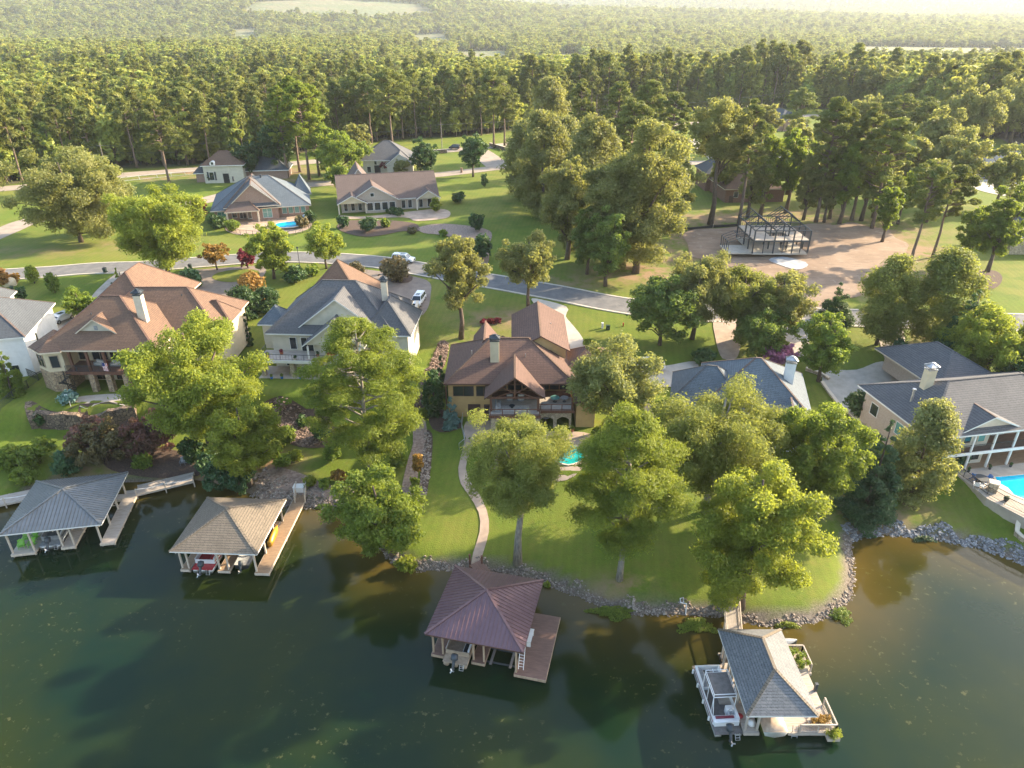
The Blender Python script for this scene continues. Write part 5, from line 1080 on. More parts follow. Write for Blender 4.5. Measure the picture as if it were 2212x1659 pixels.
# ---- tan shingle house, left
Bh = thing('house', 'large cream house with tan shingle hip roofs, turret and stone columned deck', 'house', (-63, 97.5, 5.5), 0)
wallbox(Bh, [(-9.2, 9.0, 3.6, 14, 5.2, 12.3), (-10.5, 3.5, 12, 29, 7.5, 12.3), (-3, 15.8, 8, 19.5, 5.2, 12.3)], 'cream_stucco')
tur = [(-10.0, .9), (-7.7, -.5), (-5.4, 0), (-5.4, 4), (-10, 4)]
MB().prism(tur, 8.9, 12.35).build('turret', 'cream_stucco', Bh); MB().prism([(x*1.003+.02*(1 if x > -7 else -1), y-.03) for x, y in tur], 5.2, 8.9).build('stone_base', 'stone_wall', Bh)
m = MB(); hip(m, -9.0, 9.3, -.4, 15, 12.5, 5.9)
m.build('roof', ['tan_shingles', 'cream_trim', 'brown_shingles'], Bh)
m = MB(); ap = (-7.4, 2.8, 14.6); tp = [(-10.9, 1.0), (-7.9, -1.3), (-5.0, -.75), (-4.8, 4.5), (-10.9, 5.5)]; z_ = 12.45
m.add([(*p, z_) for p in tp]+[ap], [(i, (i+1) % 5, 5) for i in range(5)], 0); m.add([(*p, z_) for p in tp]+[(*p, z_-.22) for p in tp], [(i, 5+i, 5+(i+1) % 5, (i+1) % 5) for i in range(5)]+[(9, 8, 7, 6, 5)], 1); m.build('turret_roof', ['tan_shingles', 'cream_trim'], Bh)
m = MB(); hip(m, -9.6, 4.3, 11, 30, 12.45, 6.2); m.build('rear_roof', ['tan_shingles', 'cream_trim', 'brown_shingles'], Bh)
m = MB(); hip(m, -6, 16.5, 6.4, 20.3, 12.4, 5.2); m.build('right_roof', ['tan_shingles', 'cream_trim', 'brown_shingles'], Bh)
m = MB(); hip(m, 10.4, 16.8, 10.4, 16, 12.47, 2.9); m.build('bay_roof', ['tan_shingles', 'cream_trim', 'brown_shingles'], Bh)
m = MB(); gable(m, -3.9, 2.9, 1.9, 8, 14.15, 2.45, 'y', inset=.4, ends=(1, 0)); m.box(-3.3, 2.3, 2.3, 6, 13.4, 13.98, 3); m.build('dormer', ['tan_shingles', 'cream_trim', 'tan_shingles', 'beige_stucco'], Bh)
MB().box(-.75, -.2, 2.24, 2.32, 14.7, 15.4).build('vent', 'boat_grey', Bh)
for px_, py_, pz_ in ((-2.0, 4.6, 16.3), (-6.0, 22, 17.0), (9, 12, 16.6)): MB().tube([(px_, py_, pz_-.6), (px_, py_, pz_+.3)], .08, 8).build('vent_pipe', 'dark_metal', Bh)
chimney(Bh, 5.6, 5.2, 14.5, 19.3, 1.2, 1.0, 'cream_trim')
window(Bh, -6.6, -.3, 9.6, 1.15, 1.9, R(12), frame='boat_tan'); window(Bh, -9.0, .2, 9.6, 1.5, 1.9, R(-31), nx=2, frame='boat_tan'); window(Bh, -4.6, 3.55, 9.2, 1.1, 2.3, frame='boat_tan')
for x in (-1.9, .9, 3.7, 6.4): window(Bh, x, 3.55, 9.1, 2.3, 2.4, nx=2, frame='boat_tan')
for x in (-2.5, 1.0, 4.4): window(Bh, x, 3.55, 5.7, 2.2, 2.2, nx=2, frame='brown_trim')
m = MB().box(-5.4, 8.5, -.35, 3.6, 8.55, 8.9); m.build('deck', 'brown_deck', Bh); MB().box(-5.4, 8.6, -.5, -.35, 8.4, 8.95).build('deck_edge', 'dark_timber', Bh)
for i, x in enumerate((-4.2, -1.6, 1.0, 3.6, 6.2, 8.3)):
    MB().box(x-.18, x+.18, -.3, .05, 8.9, 12.25).build('post', 'dark_timber', Bh)
    if i: MB().box(x-.42-1.3*0, x+.42, -.6, .25, 5.2, 8.5).build('column', 'stone_wall', Bh)
rail(Bh, [(-5.3, -.35, 8.9), (8.3, -.35, 8.9)], 1.0, 'dark_metal', .06, .16)
sp_ = thing('spiral_staircase', 'black spiral staircase from the deck to the patio beside the stone turret', 'staircase', (-68.0, 96.0, 5.5)); MB().tube([(0, 0, 5.5), (0, 0, 9.6)], .07, 8).build('pole', 'black_metal', sp_)
m = MB(); r2_ = MB(); prev = None
for i in range(18):
    a = R(-60+i*24); z = 5.7+i*.19; c, s = math.cos(a), math.sin(a); c2, s2 = math.cos(a+R(26)), math.sin(a+R(26)); m.prism([(0.07*c, .07*s), (1.05*c, 1.05*s), (1.05*c2, 1.05*s2), (.07*c2, .07*s2)], z, z+.04)
    p = Vector((1.05*c, 1.05*s, z+.95)); r2_.beam((1.05*c, 1.05*s, z), p, .025)
    if prev is not None: r2_.beam(prev, p, .05)
    prev = p
m.build('tread', 'black_metal', sp_); r2_.build('handrail', 'black_metal', sp_)
fl = thing('flag', 'american flag hanging from an angled pole on the deck of the tan roofed house', 'flag', (-61.9, 96.9, 10.2), R(0)); MB().tube([(0, 0, 10.2), (0, -.9, 11.0)], .025, 6).build('pole', 'white_paint', fl)
m = MB(); vs = []; fs = []
for i in range(9):
    for j in range(7): u, v = i/8, j/6; vs.append((u*.75+.06*math.sin(v*9), -.75+.07*math.sin(u*14+v*3), 10.95-v*1.35-.15*u))
for i in range(8):
    for j in range(6): a = i*7+j; fs.append((a, a+1, a+8, a+7))
m.add(vs, fs).build('cloth', 'flag_cloth', fl, smooth=True)
for i, (x, y) in enumerate([(-64.2, 99.3), (-61.5, 99.2), (-58.8, 99.4)]): sofa('sofa', ['grey deck sofa at the left of the columned deck', 'grey deck sofa in the middle of the columned deck', 'grey deck sofa at the right of the columned deck'][i], x, y, 8.9, R(20*i-20), 1.7, 'deck sofas')
gp = thing('golf_flag', 'small white flag on a pin in the putting green', 'golf flag', G(153, 878)); z0 = ROOTZ[gp.name]; MB().tube([(0, 0, z0), (0, 0, z0+2.1)], .03, 6).build('pin', 'white_paint', gp); MB().box(-.45, 0, -.01, .01, z0+1.75, z0+2.05).build('cloth', 'white_paint', gp)
pot('yellow square planter on the edge of the ledge stone wall', *G(230, 888), .5, 'yellow_leaves', 'lime_paint')

# ---- grey shingle house
Ch = thing('house', 'beige house with steep grey shingle roofs, nested front gables and a white balcony', 'house', (-28.2, 103.6, 6.0), R(-3))
wallbox(Ch, [(-10.6, 9.2, .7, 14.5, 5.7, 12.0), (9.2, 11.5, .9, 10.6, 5.7, 12.0), (-9, 2.5, 12, 24, 7.8, 12.0), (-14, -10, 5.5, 9.5, 7, 11.4), (-3.2, 4.2, -1.2, 2, 9.0, 11.4)], 'beige_stucco')
MB().box(-12, 5, -3.6, .7, 5.7, 6.06).build('patio', 'concrete', Ch)
m = MB(); hip(m, -11.3, 9.9, 0, 15.6, 12.2, 6.4); m.build('roof', ['grey_shingles', 'white_trim', 'grey_shingles'], Ch)
m = MB(); hip(m, -10.1, 2.7, 11.2, 24.4, 12.15, 6.7); m.build('rear_roof', ['tan_shingles', 'white_trim', 'tan_shingles'], Ch); m = MB(); hip(m, -14.5, -9.5, 4.9, 10.1, 11.6, 2.5); m.build('side_roof', ['blue_grey_shingles', 'white_trim', 'blue_grey_shingles'], Ch)
m = MB(); gable(m, -7.0, 7.6, .9, 9.5, 12.3, 5.55, 'y', ends=(1, 0)); m.build('large_gable', ['grey_shingles', 'white_trim', 'grey_shingles', 'beige_stucco'], Ch)
m = MB(); gable(m, -4.7, 5.3, -2.6, 5.5, 11.25, 3.9, 'y', inset=.6, ends=(1, 0)); m.build('porch_gable', ['grey_shingles', 'white_trim', 'grey_shingles', 'beige_stucco'], Ch)
m = MB(); hip(m, 3.6, 12.2, .35, 11.2, 12.15, 4.3); m.build('right_roof', ['grey_shingles', 'white_trim', 'grey_shingles'], Ch)
chimney(Ch, 6.9, 7.2, 15.5, 18.7, .95, .8, 'cream_trim')
MB().box(-11.9, 4.8, -3.1, .7, 8.7, 9.0).build('balcony', 'weathered_deck', Ch); MB().box(-12.0, 4.9, -3.25, -3.1, 8.55, 9.05).build('balcony_edge', 'white_trim', Ch)
rail(Ch, [(-11.8, .6, 9.0), (-11.8, -3.1, 9.0), (4.7, -3.1, 9.0)], 1.0, 'dark_metal', .05, .5)
for x in (-11.3, -6.6, -2.6, 2.2): MB().box(x-.32, x+.32, -3.0, -2.4, 5.7, 8.52).build('column', 'pale_stone', Ch)
for x in (-3.9, 4.4): MB().box(x-.12, x+.12, -2.3, -2.06, 9.0, 11.1).build('post', 'white_trim', Ch)
window(Ch, -7.2, .65, 9.3, 1.0, 2.0); window(Ch, -2.6, .65, 9.3, 1.0, 2.0); o = window(Ch, -4.9, .65, 9.0, 1.9, 2.3, nx=2, name='french_door')
for x in (-.3, 1.9): window(Ch, x, -1.25, 9.2, 1.4, 1.8)
window(Ch, 8.3, .65, 9.3, 1.1, 1.7)
for x in (-8.2, -3.2): window(Ch, x, .65, 6.3, 1.2, 1.9)
window(Ch, -.6, .65, 6.1, 1.9, 2.2, nx=2, name='french_door'); window(Ch, 7.5, .65, 6.4, 1.4, 1.7)
pot('fern in a pot at the left end of the white balcony', -38.9, 102.0, 9.0, .4, 'maple_leaves'); pot('red leaved plant in a pot by the balcony wall', -37.0, 103.2, 9.0, .4, 'red_leaves'); pot('topiary ball in an urn at the balcony rail', -34.2, 101.0, 9.0, .35, 'dark_leaves', 'pale_concrete'); pot('potted shrub beside the covered balcony table', -31.0, 102.4, 9.0, .35, 'dark_leaves')
table('table', 'round table with a red cloth on the covered part of the white balcony', -28.7, 102.0, 9.0, .75, .74, 'red_fabric')
for i, (x, y) in enumerate([(-38.2, 100.9), (-36.6, 101.0), (-33.6, 100.8)]): pot(['blue pot at the left under the white balcony', 'second blue pot under the white balcony', 'blue pot between the stone columns of the white balcony'][i], x, y-.6, 6.05, .3, 'maple_leaves', 'blue_fabric')
MB_ = wall_run('retaining_wall', [(903, 670), (895, 710), (887, 745), (872, 790)], 1.9, .4, 'pale_stone', 'tall stone yard wall along the right side of the grey roofed house', cap='cream_trim')

# ---- white house, far left edge
Ah = thing('house', 'white rendered house with a dark grey hip roof cut by the left frame edge', 'house', (-84, 103, 5.5), R(14))
wallbox(Ah, [(-12, 6.5, -2, 12, 4.8, 12.3), (-9, -2, 10, 20, 7, 12.4), (-12, -2, -6, -1, 4.8, 12)], 'white_stucco')
m = MB(); hip(m, -12.5, 7.1, -2.6, 12.6, 12.5, 4.9); m.build('roof', ['dark_shingles', 'white_trim', 'taupe_shingles'], Ah)
m = MB(); hip(m, -9.6, -1.5, 7, 20.7, 12.55, 3.6); m.build('rear_roof', ['dark_shingles', 'white_trim', 'taupe_shingles'], Ah); m = MB(); hip(m, -12.6, -1.4, -6.6, 4, 12.1, 4.2); m.build('front_roof', ['dark_shingles', 'white_trim', 'taupe_shingles'], Ah)
window(Ah, 6.53, 2.5, 9.4, .7, 1.7, R(90)); window(Ah, 1.5, -2.03, 9, 1.4, 1.6); window(Ah, 3.8, -2.03, 6, 1.4, 1.6)

# ---- blue grey roofed house behind the olive tree
Eh = thing('house', 'pale blue house with a blue grey shingle roof, mostly hidden by the olive tree', 'house', (35, 90, 4.2), R(-14))
wallbox(Eh, [(-7, 6.5, -5.5, 7.5, 3.2, 8.9), (-11, -4, -4, 4, 3.2, 8.5)], 'white_stucco')
m = MB(); hip(m, -7.6, 7.3, -6, 8.1, 9.2, 5.0); m.build('roof', ['blue_grey_shingles', 'white_trim', 'taupe_shingles'], Eh)
m = MB(); hip(m, -11.8, -1, -4.8, 4.6, 8.8, 4.0); m.build('left_roof', ['blue_grey_shingles', 'white_trim', 'grey_shingles'], Eh)
m = MB(); gable(m, 1.6, 7.1, -7.4, 1, 8.9, 2.0, 'y', ends=(1, 0)); m.box(2.2, 6.6, -6.9, -5, 3.4, 8.7, 3); m.build('front_gable', ['blue_grey_shingles', 'white_trim', 'taupe_shingles', 'white_stucco'], Eh)
chimney(Eh, 4.2, .6, 10, 14.2, 1.3, 1.0, 'white_stucco', 'grey_metal'); window(Eh, 4.4, -6.95, 5.2, 1.6, 1.6); window(Eh, -5.6, -5.55, 5.2, 1.6, 1.6)

# ---- right house with the pool
Fh = thing('house', 'tan brick house with a grey hip roof and white columned two storey porch', 'house', (57.2, 77.9, 3.6), R(10.5))
wallbox(Fh, [(-3.0, 22, 3.2, 14, 3.2, 9.3), (8, 17, 13, 25, 6, 9.4)], 'tan_brick'); wallbox(Fh, [(2.2, 6.6, 1.2, 3.2, 3.2, 8.9)], 'beige_stucco', 'bay')
m = MB(); hip(m, -3.9, 23, -.3, 15.0, 9.4, 3.9); m.build('roof', ['grey_shingles', 'white_trim', 'grey_shingles'], Fh)
m = MB(); hip(m, 6.5, 18.2, 11, 26, 9.45, 3.2); m.build('garage_roof', ['grey_shingles', 'cream_trim', 'grey_shingles'], Fh)
m = MB(); gable(m, 1.0, 9.8, .1, 7, 9.6, 1.9, 'y', ends=(1, 0)); m.build('porch_gable', ['grey_shingles', 'white_trim', 'taupe_shingles', 'cream_trim'], Fh)
chimney(Fh, 1.4, 8.4, 11.5, 14.7, 1.25, 1.0, 'cream_stucco', 'grey_metal')
v_ = MB().tube([(-1.4, 7.2, 10.5), (-1.4, 7.2, 12.4)], .16, 8); v_.tube([(-1.4, 7.2, 12.4), (-1.4, 7.2, 12.6)], .26, 8); v_.build('vent_pipe', 'grey_metal', Fh)
MB().box(-.3, 22, -.05, 3.2, 6.2, 6.45).build('balcony', 'brown_deck', Fh); MB().box(-.35, 22, -.2, -.05, 6.1, 6.5).build('balcony_edge', 'white_trim', Fh); MB().box(-.3, 22, 0, 3.2, 3.6, 3.7).build('patio', 'orange_deck', Fh)
for x in (.1, 3.3, 6.5, 9.7, 12.9, 16): MB().tube([(x, .15, 3.6), (x, .15, 6.1)], .17, 10).build('column', 'white_trim', Fh); MB().tube([(x, .15, 6.45), (x, .15, 9.2)], .16, 10).build('column', 'white_trim', Fh)
rail(Fh, [(.1, .1, 6.45), (16, .1, 6.45)], 1.0, 'black_metal', .05, .14, step=3.2)
for x in (3.3, 5.4): window(Fh, x, 1.15, 7.2, 1.0, 1.3, frame='cream_trim', glass='teal_glass' if x > 5 else 'glass'); window(Fh, x, 1.15, 4.3, 1.2, 1.4, frame='cream_trim')
window(Fh, 10, 3.15, 6.6, 1.8, 2.1, nx=2); window(Fh, 10, 3.15, 3.8, 1.8, 2.1, nx=2); window(Fh, .8, 3.15, 6.8, 1.2, 1.6)
window(Fh, -3.03, 6, 6.2, 1.5, 1.7, R(-90), frame='white_trim', glass='teal_glass'); window(Fh, -3.03, 11.5, 6.2, 1.5, 1.7, R(-90), frame='white_trim')
dp = thing('pool_terrace', 'pale concrete pool terrace beside the white columned porch', 'terrace', (60, 74, 3.55)); pw = [U(a, b, 3.7) for a, b in [(2052, 1012), (2075, 1002), (2250, 990), (2500, 985), (2600, 1180), (2330, 1170), (2212, 1118), (2132, 1076)]]
MB().prism([(p[0]-60, p[1]-74) for p in pw], 2.2, 3.68).build('paving', 'concrete', dp)
pl = thing('swimming_pool', 'bright blue swimming pool with rounded steps beside the white columned porch', 'pool', (67, 73, 3.68)); pp_ = [U(a, b, 3.75) for a, b in [(2150, 1030), (2170, 1029), (2260, 1020), (2400, 1015), (2420, 1090), (2300, 1092), (2212, 1077), (2190, 1068), (2160, 1052), (2156, 1042)]]
lp = [(p[0]-67, p[1]-73) for p in pp_]; cc = np.mean(lp, axis=0); MB().prism([tuple(cc+(np.array(p)-cc)*1.05) for p in lp], 3.66, 3.74).build('coping', 'cream_trim', pl); MB().prism(lp, 3.67, 3.747).build('water', 'pool_water', pl)
MB().prism([tuple(np.array(p)*s_+np.array([lp[8][0]*(1-s_), lp[8][1]*(1-s_)])) for p, s_ in [(lp[7], 1), (lp[8], 1), (lp[9], 1), (tuple((np.array(lp[7])+lp[9])/2+np.array([.35, .1])), 1)]], 3.68, 3.76).build('steps', 'white_paint', pl)
fc = thing('fence', 'black metal railing along the edge of the right pool terrace', 'fence', (*U(2075, 1012, 3.68), 3.68)); fp = [U(a, b, 3.68) for a, b in [(2056, 1014), (2132, 1068), (2170, 1090), (2216, 1112), (2300, 1150)]]
rail(fc, [(p[0]-fc.location[0], p[1]-fc.location[1], 3.7) for p in fp], 1.1, 'black_metal', .05, .13)
x, y = U(2140, 1058, 3.68); pr_ = thing('pillar', 'square stone pillar in the railing at the corner of the right pool terrace', 'pillar', (x, y-.2, 2.6), R(-30)); MB().box(-.5, .5, -.45, .45, 2.6, 4.9).build('shaft', 'pale_stone', pr_); MB().box(-.58, .58, -.53, .53, 4.902, 5.05).build('cap', 'cream_trim', pr_)
x, y = U(2118, 1042, 3.68); table('patio_table', 'dark rectangular looking round table by the right pool railing', x, y, 3.69, .85, .73, 'dark_metal')
for i, (a, b, rz) in enumerate([(2106, 1036, 100), (2108, 1052, 150), (2130, 1040, -80), (2122, 1054, -150)]):
    x, y = U(a, b, 3.68); chair('patio_chair', ['blue chair at the far left of the right pool table', 'blue and white chair at the front left of the right pool table', 'blue chair at the far right of the right pool table', 'blue and white chair at the front right of the right pool table'][i], x, y, 3.69, R(rz), 'blue_fabric' if i in (0, 2) else 'white_paint', 'right pool chairs')
a_ = Fh.rotation_euler[2]
def Fw(x, y): return (57.2+x*math.cos(a_)-y*math.sin(a_), 77.9+x*math.sin(a_)+y*math.cos(a_))
for i, q in enumerate([(1.3, 1.4), (2.6, 2.0)]): chair('patio_chair', ['green chair on the lower porch by the first column', 'second green chair on the lower porch'][i], *Fw(*q), 3.7, R(40*i), 'teal_fabric', 'lower porch chairs')
for i, q in enumerate([(.9, 1.2), (2.2, 1.0)]): chair('patio_chair', ['teal chair on the upper porch by the first column', 'second teal chair on the upper porch'][i], *Fw(*q), 6.45, R(30*i), 'teal_fabric', 'upper porch chairs')
for i, x in enumerate((3.3, 6.5, 9.7)): pot(['plant pot at the foot of the second porch column', 'plant pot at the foot of the third porch column', 'plant pot at the foot of the fourth porch column'][i], *Fw(x+.1, -.5), 3.68, .25, 'dark_leaves', 'dark_metal')
pot('dark planter bowl behind the right pool railing', *U(2172, 1082, 3.68), 3.69, .4, 'dark_leaves', 'dark_metal', .25)

# ---- brick pool house, upper left
Gh = thing('house', 'brick house with blue grey hip roofs and a small railed pool, upper left', 'house', (-77.2, 181.5, 9.2), R(16))
wallbox(Gh, [(.4, 24.4, 3, 19.5, 8.6, 12.1), (9.5, 16.5, .8, 4, 8.6, 12.9)], 'brick')
m = MB(); hip(m, -.2, 25, .3, 20.5, 12.2, 6.4); m.build('roof', ['blue_grey_shingles', 'cream_trim', 'grey_shingles'], Gh); m = MB(); gable(m, 4.0, 17.2, -.4, 14, 12.9, 5.6, 'y', ends=(1, 0)); hip(m, 3.2, 17.3, -.7, 15, 13.0, 5.9); m.build('front_roof', ['grey_shingles', 'cream_trim', 'tan_shingles', 'brick'], Gh)
m = MB(); hip(m, 3.4, 12.0, -2.3, 5.5, 12.25, 3.3); m.build('porch_roof', ['taupe_shingles', 'cream_trim', 'tan_shingles'], Gh); m = MB(); hip(m, 20.5, 25.5, 12, 19, 12.6, 4.6); m.build('turret_roof', ['blue_grey_shingles', 'cream_trim', 'blue_grey_shingles'], Gh)
for x in (3.9, 11.5): MB().box(x-.2, x+.2, -2.0, -1.6, 9.2, 12.1).build('column', 'cream_trim', Gh)
window(Gh, 2.2, 2.95, 9.9, 2.0, 1.3, nx=2, glass='teal_glass'); window(Gh, 5.3, 2.95, 9.6, 1.1, 2.3); window(Gh, 7.4, 2.95, 9.3, 1.6, 2.3, nx=2, name='french_door'); window(Gh, 9.2, .75, 9.6, .9, 2.3)
window(Gh, 13.7, .75, 9.6, 2.2, 2.8, nx=2, ny=2, glass='teal_glass')
for x in (18, 19.6, 21.2, 22.8): window(Gh, x, 2.95, 9.8, 1.1, 1.9, glass='teal_glass')
for x, y in ((6, 9.5), (13, 9.8)):
    MB().tube([(x, y, 17.6), (x, y, 18.9)], .25, 8).build('roof_vent', 'dark_metal', Gh)
drape('terrace', [(488, 498), (500, 480), (560, 470), (640, 466), (672, 472), (668, 494), (625, 506), (560, 505), (520, 508)], 'pool_deck', .1)
gpx = [G(a, b)[:2] for a, b in [(598, 488), (615, 485), (642, 483), (650, 487), (642, 494), (615, 497), (600, 495)]]; gc = np.mean(gpx, axis=0); r_ = thing('swimming_pool', 'small turquoise pool behind the railing of the brick house', 'pool', (gc[0], gc[1], 9.2))
MB().prism([tuple((np.array(p)-gc)*1.12) for p in smooth_poly(gpx, True, 1)], 9.2, 9.36).build('coping', 'cream_trim', r_); MB().prism([tuple(np.array(p)-gc) for p in smooth_poly(gpx, True, 1)], 9.2, 9.37).build('water', 'pool_water', r_)
fn = thing('fence', 'black metal railing curving around the brick house pool', 'fence', G(560, 505)); fq = [G(*q) for q in [(484, 488), (492, 499), (520, 508), (560, 511), (625, 511), (668, 500), (682, 484), (678, 470)]]
rail(fn, [(p[0]-fn.location[0], p[1]-fn.location[1], p[2]+.02) for p in fq], 1.3, 'black_metal', .07, .3)
s_ = thing('pool_slide', 'blue and white inflatable slide beside the brick house pool', 'slide', G(650, 480)); s_.scale = (.62, .9, .8); z0 = ROOTZ[s_.name]; MB().add([(-2, -1, z0), (1.6, -1, z0), (1.6, 1, z0), (-2, 1, z0), (1.2, -1, z0+1.9), (1.6, -1, z0+1.9), (1.6, 1, z0+1.9), (1.2, 1, z0+1.9)], [(0, 1, 5, 4), (1, 2, 6, 5), (3, 7, 6, 2), (0, 4, 7, 3), (4, 5, 6, 7)]).build('ramp', 'blue_fabric', s_)
for b in (-1, 1): MB().tube([(-2, b, z0+.3), (1.2, b, z0+2.1), (1.7, b, z0+2.1)], .2, 8).build('side_tube', 'white_paint', s_)
x, y, z = G(668, 398); # small signs of life in the distance
# ---- ranch house
Hh2 = thing('house', 'long tan stone ranch house with a brown gable roof and three front gables', 'house', (-46.6, 191.5, 9.2), R(14))
wallbox(Hh2, [(.6, 26.6, 1.2, 17, 8.6, 12.1), (7, 15.6, -.6, 2, 8.6, 12.2)], 'tan_brick')
m = MB(); gable(m, -.2, 27.4, .2, 18.5, 12.2, 5.3, 'x', inset=.5); m.build('roof', ['taupe_shingles', 'white_trim', 'taupe_shingles', 'tan_brick'], Hh2)
m = MB(); gable(m, 2.4, 16.2, -1.2, 8, 12.3, 4.0, 'y', ends=(1, 0)); m.build('middle_gable', ['taupe_shingles', 'white_trim', 'tan_shingles', 'tan_brick'], Hh2); m = MB(); gable(m, -.5, 7.6, -1.9, 5, 12.0, 2.1, 'y', ends=(1, 0)); m.build('left_gable', ['taupe_shingles', 'white_trim', 'taupe_shingles', 'cream_stucco'], Hh2)
m = MB(); gable(m, 20.8, 27.6, -1.0, 5, 12.05, 2.2, 'y', ends=(1, 0)); m.build('right_gable', ['taupe_shingles', 'white_trim', 'tan_shingles', 'cream_stucco'], Hh2); m = MB(); gable(m, 2.6, 10, 10, 22, 14.0, 4.8, 'y'); m.build('rear_gable', ['taupe_shingles', 'white_trim', 'tan_shingles', 'tan_brick'], Hh2)
for x in (8.2, 10.2, 12.2, 14.2): window(Hh2, x, -.65, 9.7, 1.5, 2.0)
window(Hh2, 9.0, -.78, 13.4, .9, .9); 
for x in (1.8, 3.7, 5.6): window(Hh2, x, 1.15, 9.5, .9, 1.9)
for x in (17.4, 19.2, 22.2, 24.6): window(Hh2, x, 1.15, 9.4, 1.0, 2.1)
for x in (-.1, 7.0, 20.9, 27.0): MB().box(x-.17, x+.17, -1.2, -.86, 9.2, 12.0).build('column', 'cream_trim', Hh2)
drape('patio', [(737, 466), (790, 468), (950, 452), (968, 470), (900, 478), (870, 470), (740, 474)], 'pool_deck', .1)
# ---- others
def small_house(label, loc, rz, w, d, ze, rise, wall, roof, trim, gab=(), wins=(), cat='house', zb=8.6, two=None):
    r = thing('house', label, cat, loc, rz); wallbox(r, [(0, w, 0, d, zb, ze)], wall); m = MB(); hip(m, -.6, w+.6, -.6, d+.6, ze+.1, rise); m.build('roof', [roof, trim, roof], r)
    for (a, b, y0, ze2, rs) in gab:
        m = MB(); gable(m, a, b, y0, d*.6, ze2, rs, 'y', ends=(1, 0)); m.build('gable', [roof, trim, roof, wall], r); wallbox(r, [(a+.5, b-.5, y0+.5, 1, zb, ze2-.1)], wall)
    for (x, y, z, ww, hh_) in wins: window(r, x, y-.04, z, ww, hh_)
    return r
Ih = small_house('pale French style house with a tan mansard like roof and arched dormer', (-97.2, 229, 9), R(8), 12, 9.5, 14.6, 3.7, 'beige_stucco', 'tan_shingles', 'white_trim', wins=[(2.3, 0, 10.2, 1.3, 2.4)])
m = MB(); m.tube([(3.2, -.5, 15.2), (3.2, 1.5, 15.2)], .8, 12); m.box(2.4, 4.0, -.48, 1.5, 14.9, 15.2); m.build('dormer', 'white_trim', Ih); window(Ih, 3.2, -.52, 14.95, .7, .8)
for x in (1.2, 3.4): MB().box(x-.25, x+.25, -.08, 0, 10.1, 12.7).build('shutter', 'dark_metal', Ih)
door(Ih, 6.6, -.05, 9.1, 1.8, 3.0, mat='black_plastic')
wallbox(Ih, [(-3, 0, 2, 9, 8.6, 12), (12, 25, 4, 13, 8.6, 12)], 'brick'); m = MB(); hip(m, -3.6, .6, 1.4, 9.6, 12.1, 2.1); hip(m, 11.4, 25.6, 3.2, 13.8, 12.1, 4.2); m.build('side_roof', ['dark_shingles', 'white_trim', 'dark_shingles'], Ih)
Jh = small_house('grey roofed beige house with cross gables behind the ranch house', (-50, 243.5, 9), R(4), 16, 14, 13.6, 5.2, 'beige_stucco', 'grey_shingles', 'white_trim', gab=[(8, 17.5, -3.5, 12.6, 3.6)], wins=[(4.5, 0, 12.2, .8, 1.2), (2.2, 0, 9.8, 1.2, 1.8)])
door(Jh, 5.0, -.05, 9.0, 2.0, 3.0, mat='black_plastic', name='arched_door')
Kh = small_house('red brick house with a tan hip roof among the trees behind the steel frame', (60.8, 204, 8.8), R(3), 17, 17, 12.9, 5.4, 'red_brick', 'tan_shingles', 'cream_trim', wins=[(3, 0, 10.6, 1.2, 1.5), (10, 0, 10.6, 1.2, 1.5)]); door(Kh, 1.8, -.05, 8.9, 1.2, 2.1)
m = MB(); hip(m, -2, 9, 14, 26, 14.5, 4); m.build('rear_roof', ['dark_shingles', 'cream_trim', 'dark_shingles'], Kh); wallbox(Kh, [(-1.4, 8.4, 14.6, 25.4, 8.6, 14.3)], 'red_brick')
Lh = small_house('brick house with a purple brown roof and white trimmed double gable near the highway', (121, 338, 9), R(18), 11, 16, 13.5, 4.2, 'brick', 'dark_shingles', 'white_trim', gab=[(1.2, 11.6, -1.2, 13.3, 3.8)], wins=[(4.2, -.75, 10, 1, 2), (8.4, -.75, 10, 1, 2)])
Mh = small_house('low house with a blue grey roof at the right frame edge below the woods', (148, 236, 9), R(-14), 28, 18, 12.6, 4.6, 'red_brick', 'blue_grey_shingles', 'white_trim', wins=[(4, 0, 9.8, 2.4, 1.8), (9, 0, 9.8, 2.4, 1.8)])
drape('driveway', [(2090, 385), (2140, 378), (2212, 392), (2212, 425), (2150, 420), (2100, 405)], 'pale_concrete', .1)
Nh = small_house('tan peaked house just visible behind the central grove', (25.5, 250, 9), R(10), 11, 10, 13.5, 4.5, 'cream_stucco', 'tan_shingles', 'cream_trim')
Oh = small_house('stone house corner at the right frame edge beyond the lawn', (113, 157, 9), 0, 14, 10, 12.5, 4, 'pale_stone', 'dark_shingles', 'cream_trim')

